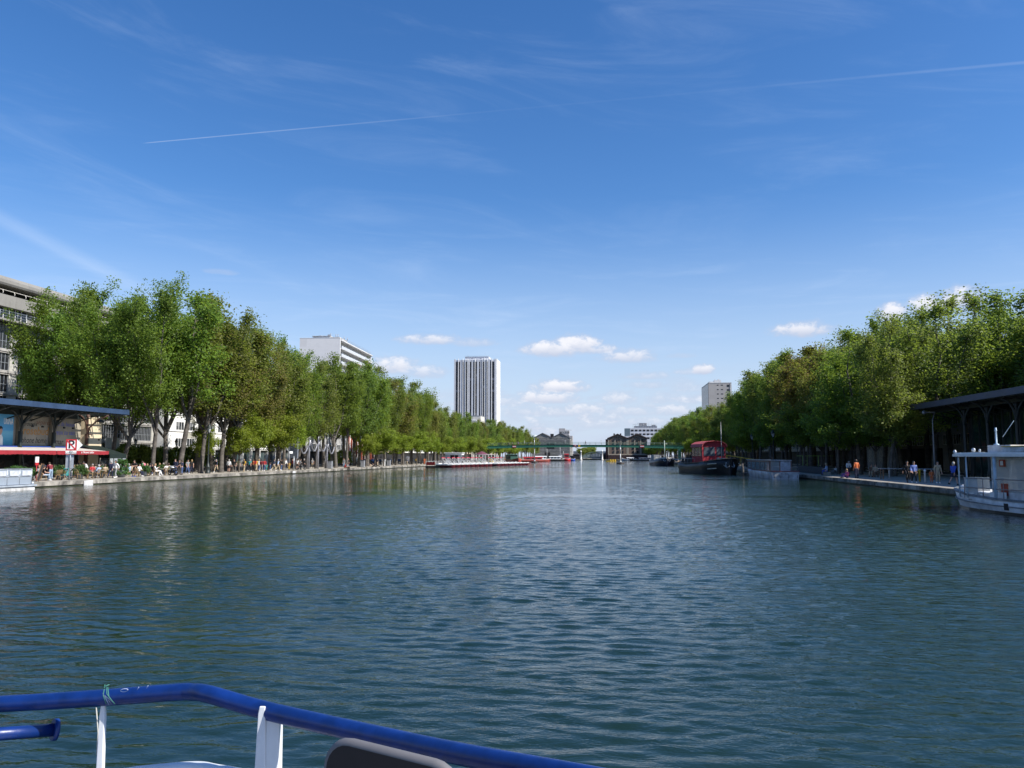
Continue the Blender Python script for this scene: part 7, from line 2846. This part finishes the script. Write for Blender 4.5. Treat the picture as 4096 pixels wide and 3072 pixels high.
# ------------------------------------------------------------------ parked vehicles along the left bank street
def car_meshes(van=False):
    b = MB()
    if not van:
        pr = [(-2.05, .45), (-2.1, .8), (-1.75, .95), (-1.15, 1.40), (.35, 1.45), (1.0, 1.0), (1.85, .86), (2.1, .7), (2.1, .4)]
    else:
        pr = [(-2.5, .45), (-2.52, 1.95), (-2.35, 2.05), (1.0, 2.05), (1.55, 1.25), (2.3, 1.05), (2.5, .8), (2.5, .45)]
    secs = []
    for x, k in ((-.85, .90), (-.80, 1.0), (.80, 1.0), (.85, .90)):
        secs.append([(x * (1.0 if z < 1.0 else .86), y, .42 + (z - .42) * k) for y, z in pr])
    b.loft(secs, smooth=False)
    body = b.mesh('body')
    b = MB()
    for s in (-1, 1):
        if not van:
            b.prism([(-1.35, .98), (-1.05, 1.34), (.28, 1.38), (.85, .99)], 'x', s * .735, s * .78)
        else:
            b.prism([(.45, 1.3), (.45, 1.9), (.95, 1.9), (1.4, 1.3)], 'x', s * .735, s * .78)
    if van:
        b.add([(-.6, 1.52, 1.3), (.6, 1.52, 1.3), (.58, 1.08, 1.95), (-.58, 1.08, 1.95)], [(0, 1, 2, 3)])
    glass = b.mesh('window')
    wh = MB()
    wh.tube([(-.1, 0, 0), (.1, 0, 0)], .31, 14)
    wheel = wh.mesh('wheel')
    b = MB()
    b.tube([(-.11, 0, 0), (.11, 0, 0)], .18, 10)
    rimm = b.mesh('rim')
    b = MB()
    b.box(-.12, -.03, -.07, .12, .03, .07)
    return body, glass, wheel, rimm, b.mesh('headlight')
CARM, VANM = car_meshes(), car_meshes(True)
def car(label, px, xw, color, van=False, s=1.0):
    ms = VANM if van else CARM
    t = thing('parked_van' if van else 'parked_car', label, 'van' if van else 'car', (xw, yat(px, xw), GZ), R(2), 'vehicles parked along the left bank street', (s, s, s))
    bd = mesh_obj('body', ms[0], color, t)
    mesh_obj('window', ms[1], M_GLASSB, t)
    for x in (-.78, .78):
        for y in (-1.3, 1.3) if not van else (-1.6, 1.6):
            w = mesh_obj('wheel', ms[2], M_BLACK, t, (x, y, .31))
            mesh_obj('rim', ms[3], M_GALV, w)
    for x in (-.6, .6):
        mesh_obj('headlight', ms[4], M_GALV, t, (x, 2.08 if not van else 2.47, .72))
PAINT = {'dark': mat('dark car paint', (.02, .022, .026), .25), 'white': mat('white car paint', (.72, .72, .72), .3, .04), 'silver': mat('silver car paint', (.35, .37, .40), .3), 'blue': mat('blue car paint', (.03, .06, .16), .3), 'red': mat('dark red car paint', (.20, .02, .02), .3)}
for px, c, van, s, lab in ((522, 'dark', 0, 1, 'dark car parked behind the man in black vest'), (640, 'dark', 0, 1, 'dark car parked behind the woman in white'), (681, 'white', 0, 1, 'white car parked behind the motorbike'), (790, 'silver', 0, 1, 'silver car parked left of the nearest tall lamp'), (860, 'dark', 0, 1, 'dark car parked right of the nearest tall lamp'),
                           (1362, 'dark', 0, 1, 'dark car parked left of the white van'), (1424, 'white', 1, .9, 'white van parked behind the waste bin'), (1398, 'white', 1, 1.5, 'large white truck behind the man in grey'), (1470, 'dark', 0, 1, 'dark car parked right of the white van'), (1500, 'blue', 0, 1, 'blue car parked behind the lying pair'),
                           (1528, 'dark', 0, 1, 'dark car parked behind the pale waste box'), (1575, 'silver', 0, 1, 'silver car parked right of the bins'), (1600, 'dark', 0, 1, 'dark car parked behind the lime trunks'), (1640, 'white', 1, 1, 'white van parked behind the lime trees near the hire boats')):
    xw = -65.0
    car(lab, px, xw, PAINT[c], bool(van), s)
# ------------------------------------------------------------------ the boat the picture is taken from
def P3(px, py, depth):
    return CAM + ray(px, py) * depth
bt = thing('tour_boat', 'bow of a boat with blue tube railing on white posts', 'boat', (0, 0, 0))
M_RB = mat('gloss blue rail paint', (0.004, 0.028, 0.165), 0.36, 0.16, 14.0, bump=0.06, bscale=60)
M_WP = mat('gloss white post paint', (0.74, 0.76, 0.78), 0.3, 0.06, 5.0)
pts = [P3(-900, 2862, 2.75), P3(0, 2816, 2.62), P3(395, 2792, 2.56), P3(700, 2769, 2.50), P3(770, 2768, 2.48), P3(840, 2778, 2.44), P3(1075, 2845, 2.34), P3(1500, 2942, 2.12), P3(1850, 3018, 1.93), P3(2350, 3112, 1.70), P3(3100, 3262, 1.45)]
def curve(pts, n=8):
    out = []
    q = [pts[0]] + pts + [pts[-1]]
    for i in range(1, len(q) - 2):
        for k in range(n):
            t = k / n
            a, b_, c, d = q[i - 1], q[i], q[i + 1], q[i + 2]
            out.append(.5 * ((2 * b_) + (c - a) * t + (2 * a - 5 * b_ + 4 * c - d) * t * t + (3 * b_ - a - 3 * c + d) * t ** 3))
    out.append(pts[-1])
    return out
b = MB()
b.tube(curve(pts), .0262, 20)
b.build('handrail', M_RB, bt)
lo = [P3(-900, 3000, 2.22), P3(0, 2936, 2.53), P3(213, 2919, 2.63)]
b = MB()
b.tube(lo, .0205, 16)
d = (lo[2] - lo[1]).normalized()
b.tube([lo[2] - d * .002, lo[2] + d * .012], .035, 20)
b.tube([lo[2] + d * .010, lo[2] + d * .0165], .014, 12)
b.build('lower_rail', M_RB, bt)
def post(px0, py0, dep, wpx, m, tilt=0.0, flat=True):
    top = P3(px0, py0, dep)
    b = MB()
    w = wpx * dep / F_PX
    lat = Vector((math.cos(YAW), math.sin(YAW), 0))
    fw = Vector((-math.sin(YAW), math.cos(YAW), 0))
    h = 1.0
    def sec(z, w0, w1, t0, t1):
        c = top + Vector((0, 0, z))
        return [c + lat * w0 + fw * t0, c + lat * w1 + fw * t0, c + lat * w1 + fw * t1, c + lat * w0 + fw * t1]
    return top, b, sec, w
# left post: narrow flat bar seen edge on, widening downwards
top, b, sec, w = post(412, 2800, 2.55, 42, M_WP)
b.loft([sec(.0, -.004, .006, -.004, .008), sec(-.05, -.008, .010, -.006, .010), sec(-.40, -.014, .014, -.006, .012), sec(-1.0, -.02, .016, -.006, .014)], smooth=False)
b.build('post', M_WP, bt, bevel=.003)
# right post: angle iron with two faces
top, b, sec, w = post(1062, 2835, 2.335, 60, M_WP)
b.loft([sec(.012, -.012, .004, -.02, -.012), sec(-.01, -.016, .006, -.02, -.010), sec(-.30, -.026, .012, -.02, -.008), sec(-1.0, -.05, .012, -.02, -.006)], smooth=False)
b.loft([sec(-.012, .004, .042, -.012, .03), sec(-.03, .006, .0445, -.012, .03), sec(-.30, .010, .047, -.012, .03), sec(-1.0, .010, .050, -.012, .03)], smooth=False)
b.build('post', M_WP, bt, bevel=.002)
# white lower tube of the bow
b = MB()
wl_ = curve([P3(200, 3180, 2.62), P3(480, 3102, 2.55), P3(650, 3080, 2.50), P3(790, 3071, 2.47), P3(860, 3082, 2.43), P3(1000, 3110, 2.38), P3(1400, 3220, 2.2)])
b.tube(wl_, .019, 14)
b.build('white_rail', M_WP, bt)
# deck and bulwark, below the frame
b = MB()
fw = Vector((-math.sin(YAW), math.cos(YAW), 0))
lat = Vector((math.cos(YAW), math.sin(YAW), 0))
def L2W(x, y, z):
    v = lat * x + fw * y
    return (v.x, v.y, z)
out = [(-3.0, 2.35), (-1.2, 2.32), (-.2, 1.9), (.9, 1.2), (1.3, -2.0), (-3.0, -2.0)]
b.prism([(L2W(x, y, 0)[0], L2W(x, y, 0)[1]) for x, y in out], 'z', .62, .70)
b.build('deck', M_GREY, bt)
b = MB()
b.prism([(L2W(x * 1.02, y * 1.02, 0)[0], L2W(x * 1.02, y * 1.02, 0)[1]) for x, y in out], 'z', -.4, .615)
b.build('hull', M_WHITE, bt)
# frayed ties and a scribbled ring on the rail
b = MB()
k0 = P3(425, 2775, 2.49)
for a, c in (((-.006, .0, .028), (.004, -.004, -.03)), ((.0, .0, .026), (.022, -.004, -.018)), ((.004, 0, .02), (.03, 0, -.03)), ((-.01, 0, .02), (.012, -.004, .03))):
    b.tube([k0 + Vector(a), k0 + Vector([(a[i] + c[i]) / 2 for i in range(3)]) + Vector((0, -.012, 0)), k0 + Vector(c)], .0015, 5)
b.build('tie', mat('green twine', (.05, .20, .16), .7), bt)
b = MB()
for q in range(3):
    b.add([k0 + Vector((.004, -.028, .012)) + Vector((.012 * q, 0, -.008 * q)), k0 + Vector((.03, -.026, -.032)) + Vector((.006 * q, .002, .006 * q)), k0 + Vector((.016, -.028, .002))], [(0, 1, 2)])
b.build('plastic_shred', mat('clear plastic', (.5, .62, .66), .3), bt)
b = MB()
b.tube([P3(385, 2830, 2.535), P3(392, 2930, 2.535), P3(388, 3020, 2.535)], .0022, 5)
b.build('string', mat('grey string', (.4, .4, .36), .8), bt)
# little white scribble ring worn into the rail paint
b = MB()
cc = P3(497, 2761, 2.50)
u = (P3(520, 2757, 2.50) - P3(475, 2764, 2.50)).normalized()
vv = Vector((0, -.45, .9)).normalized()
rr = [cc + u * (.012 * math.cos(a)) + vv * (.0055 * math.sin(a)) for a in [6.2832 * k / 16 for k in range(17)]]
b.tube(rr, .0011, 5, caps=False)
for s in (.04, .07):
    b.tube([cc + u * s + vv * -.006, cc + u * (s + .008) + vv * .004], .0009, 4)
b.build('scratch_mark', mat('pale scratch', (.5, .58, .75), .6), bt)

# dark panel with a grey rim, standing on the deck at the bottom edge
dp = thing('dark_panel', 'dark rounded panel with a grey rim below the blue railing', 'panel', P3(1580, 3000, 1.62))
rt = (P3(1700, 3040, 1.62) - P3(1450, 2978, 1.70)).normalized()
up = Vector((0, 0, 1))
nrm = rt.cross(up).normalized()
up = nrm.cross(rt).normalized()
if up.z < 0: up = -up
C0 = Vector(dp.location)
tl, tr = P3(1318, 2972, 1.70) - C0, P3(1862, 3045, 1.56) - C0
W2 = (tr - tl).dot(rt)
x0 = tl.dot(rt)
ztop = (P3(1450, 2988, 1.66) - C0).dot(up)
def rrect(x0, x1, z0, z1, r, n=6):
    o = []
    for cx, cz, a0 in ((x1 - r, z1 - r, 0), (x0 + r, z1 - r, 90), (x0 + r, z0 + r, 180), (x1 - r, z0 + r, 270)):
        for k in range(n + 1):
            a = R(a0 + 90 * k / n)
            o.append((cx + r * math.cos(a), cz + r * math.sin(a)))
    return o
def plate(poly, t0, t1):
    b = MB()
    n = len(poly)
    v = [rt * x + up * z + nrm * t0 for x, z in poly] + [rt * x + up * z + nrm * t1 for x, z in poly]
    b.add(v, [tuple(range(n)), tuple(reversed(range(n, 2 * n)))] + [(i, i + n, (i + 1) % n + n, (i + 1) % n) for i in range(n)])
    return b
poly = rrect(x0, x0 + W2, ztop - .42, ztop, .06)
plate(poly, -.012, .012).build('board', mat('dark brown panel', (.012, .008, .010), .45, .3, 8), dp)
b = MB()
b.tube([rt * x + up * z for x, z in poly + [poly[0]]], .0125, 10, caps=False)
b.build('rim', mat('grey rubber rim', (.15, .145, .15), .5, .1), dp)
b = MB()
inn = rrect(x0 + .016, x0 + W2 - .016, ztop - .40, ztop - .016, .048)
b.tube([rt * x + up * z for x, z in inn + [inn[0]]], .004, 8, caps=False)
b.build('bead', mat('dark bead', (.03, .028, .03), .4), dp)
b = MB()
b.tube([rt * (x0 + W2 / 2) + up * (ztop - .42), rt * (x0 + W2 / 2) + up * (ztop - .42) + Vector((0, 0, .70 - (C0.z + ztop - .42)))], .03, 10)
b.build('leg', M_GREY, dp)
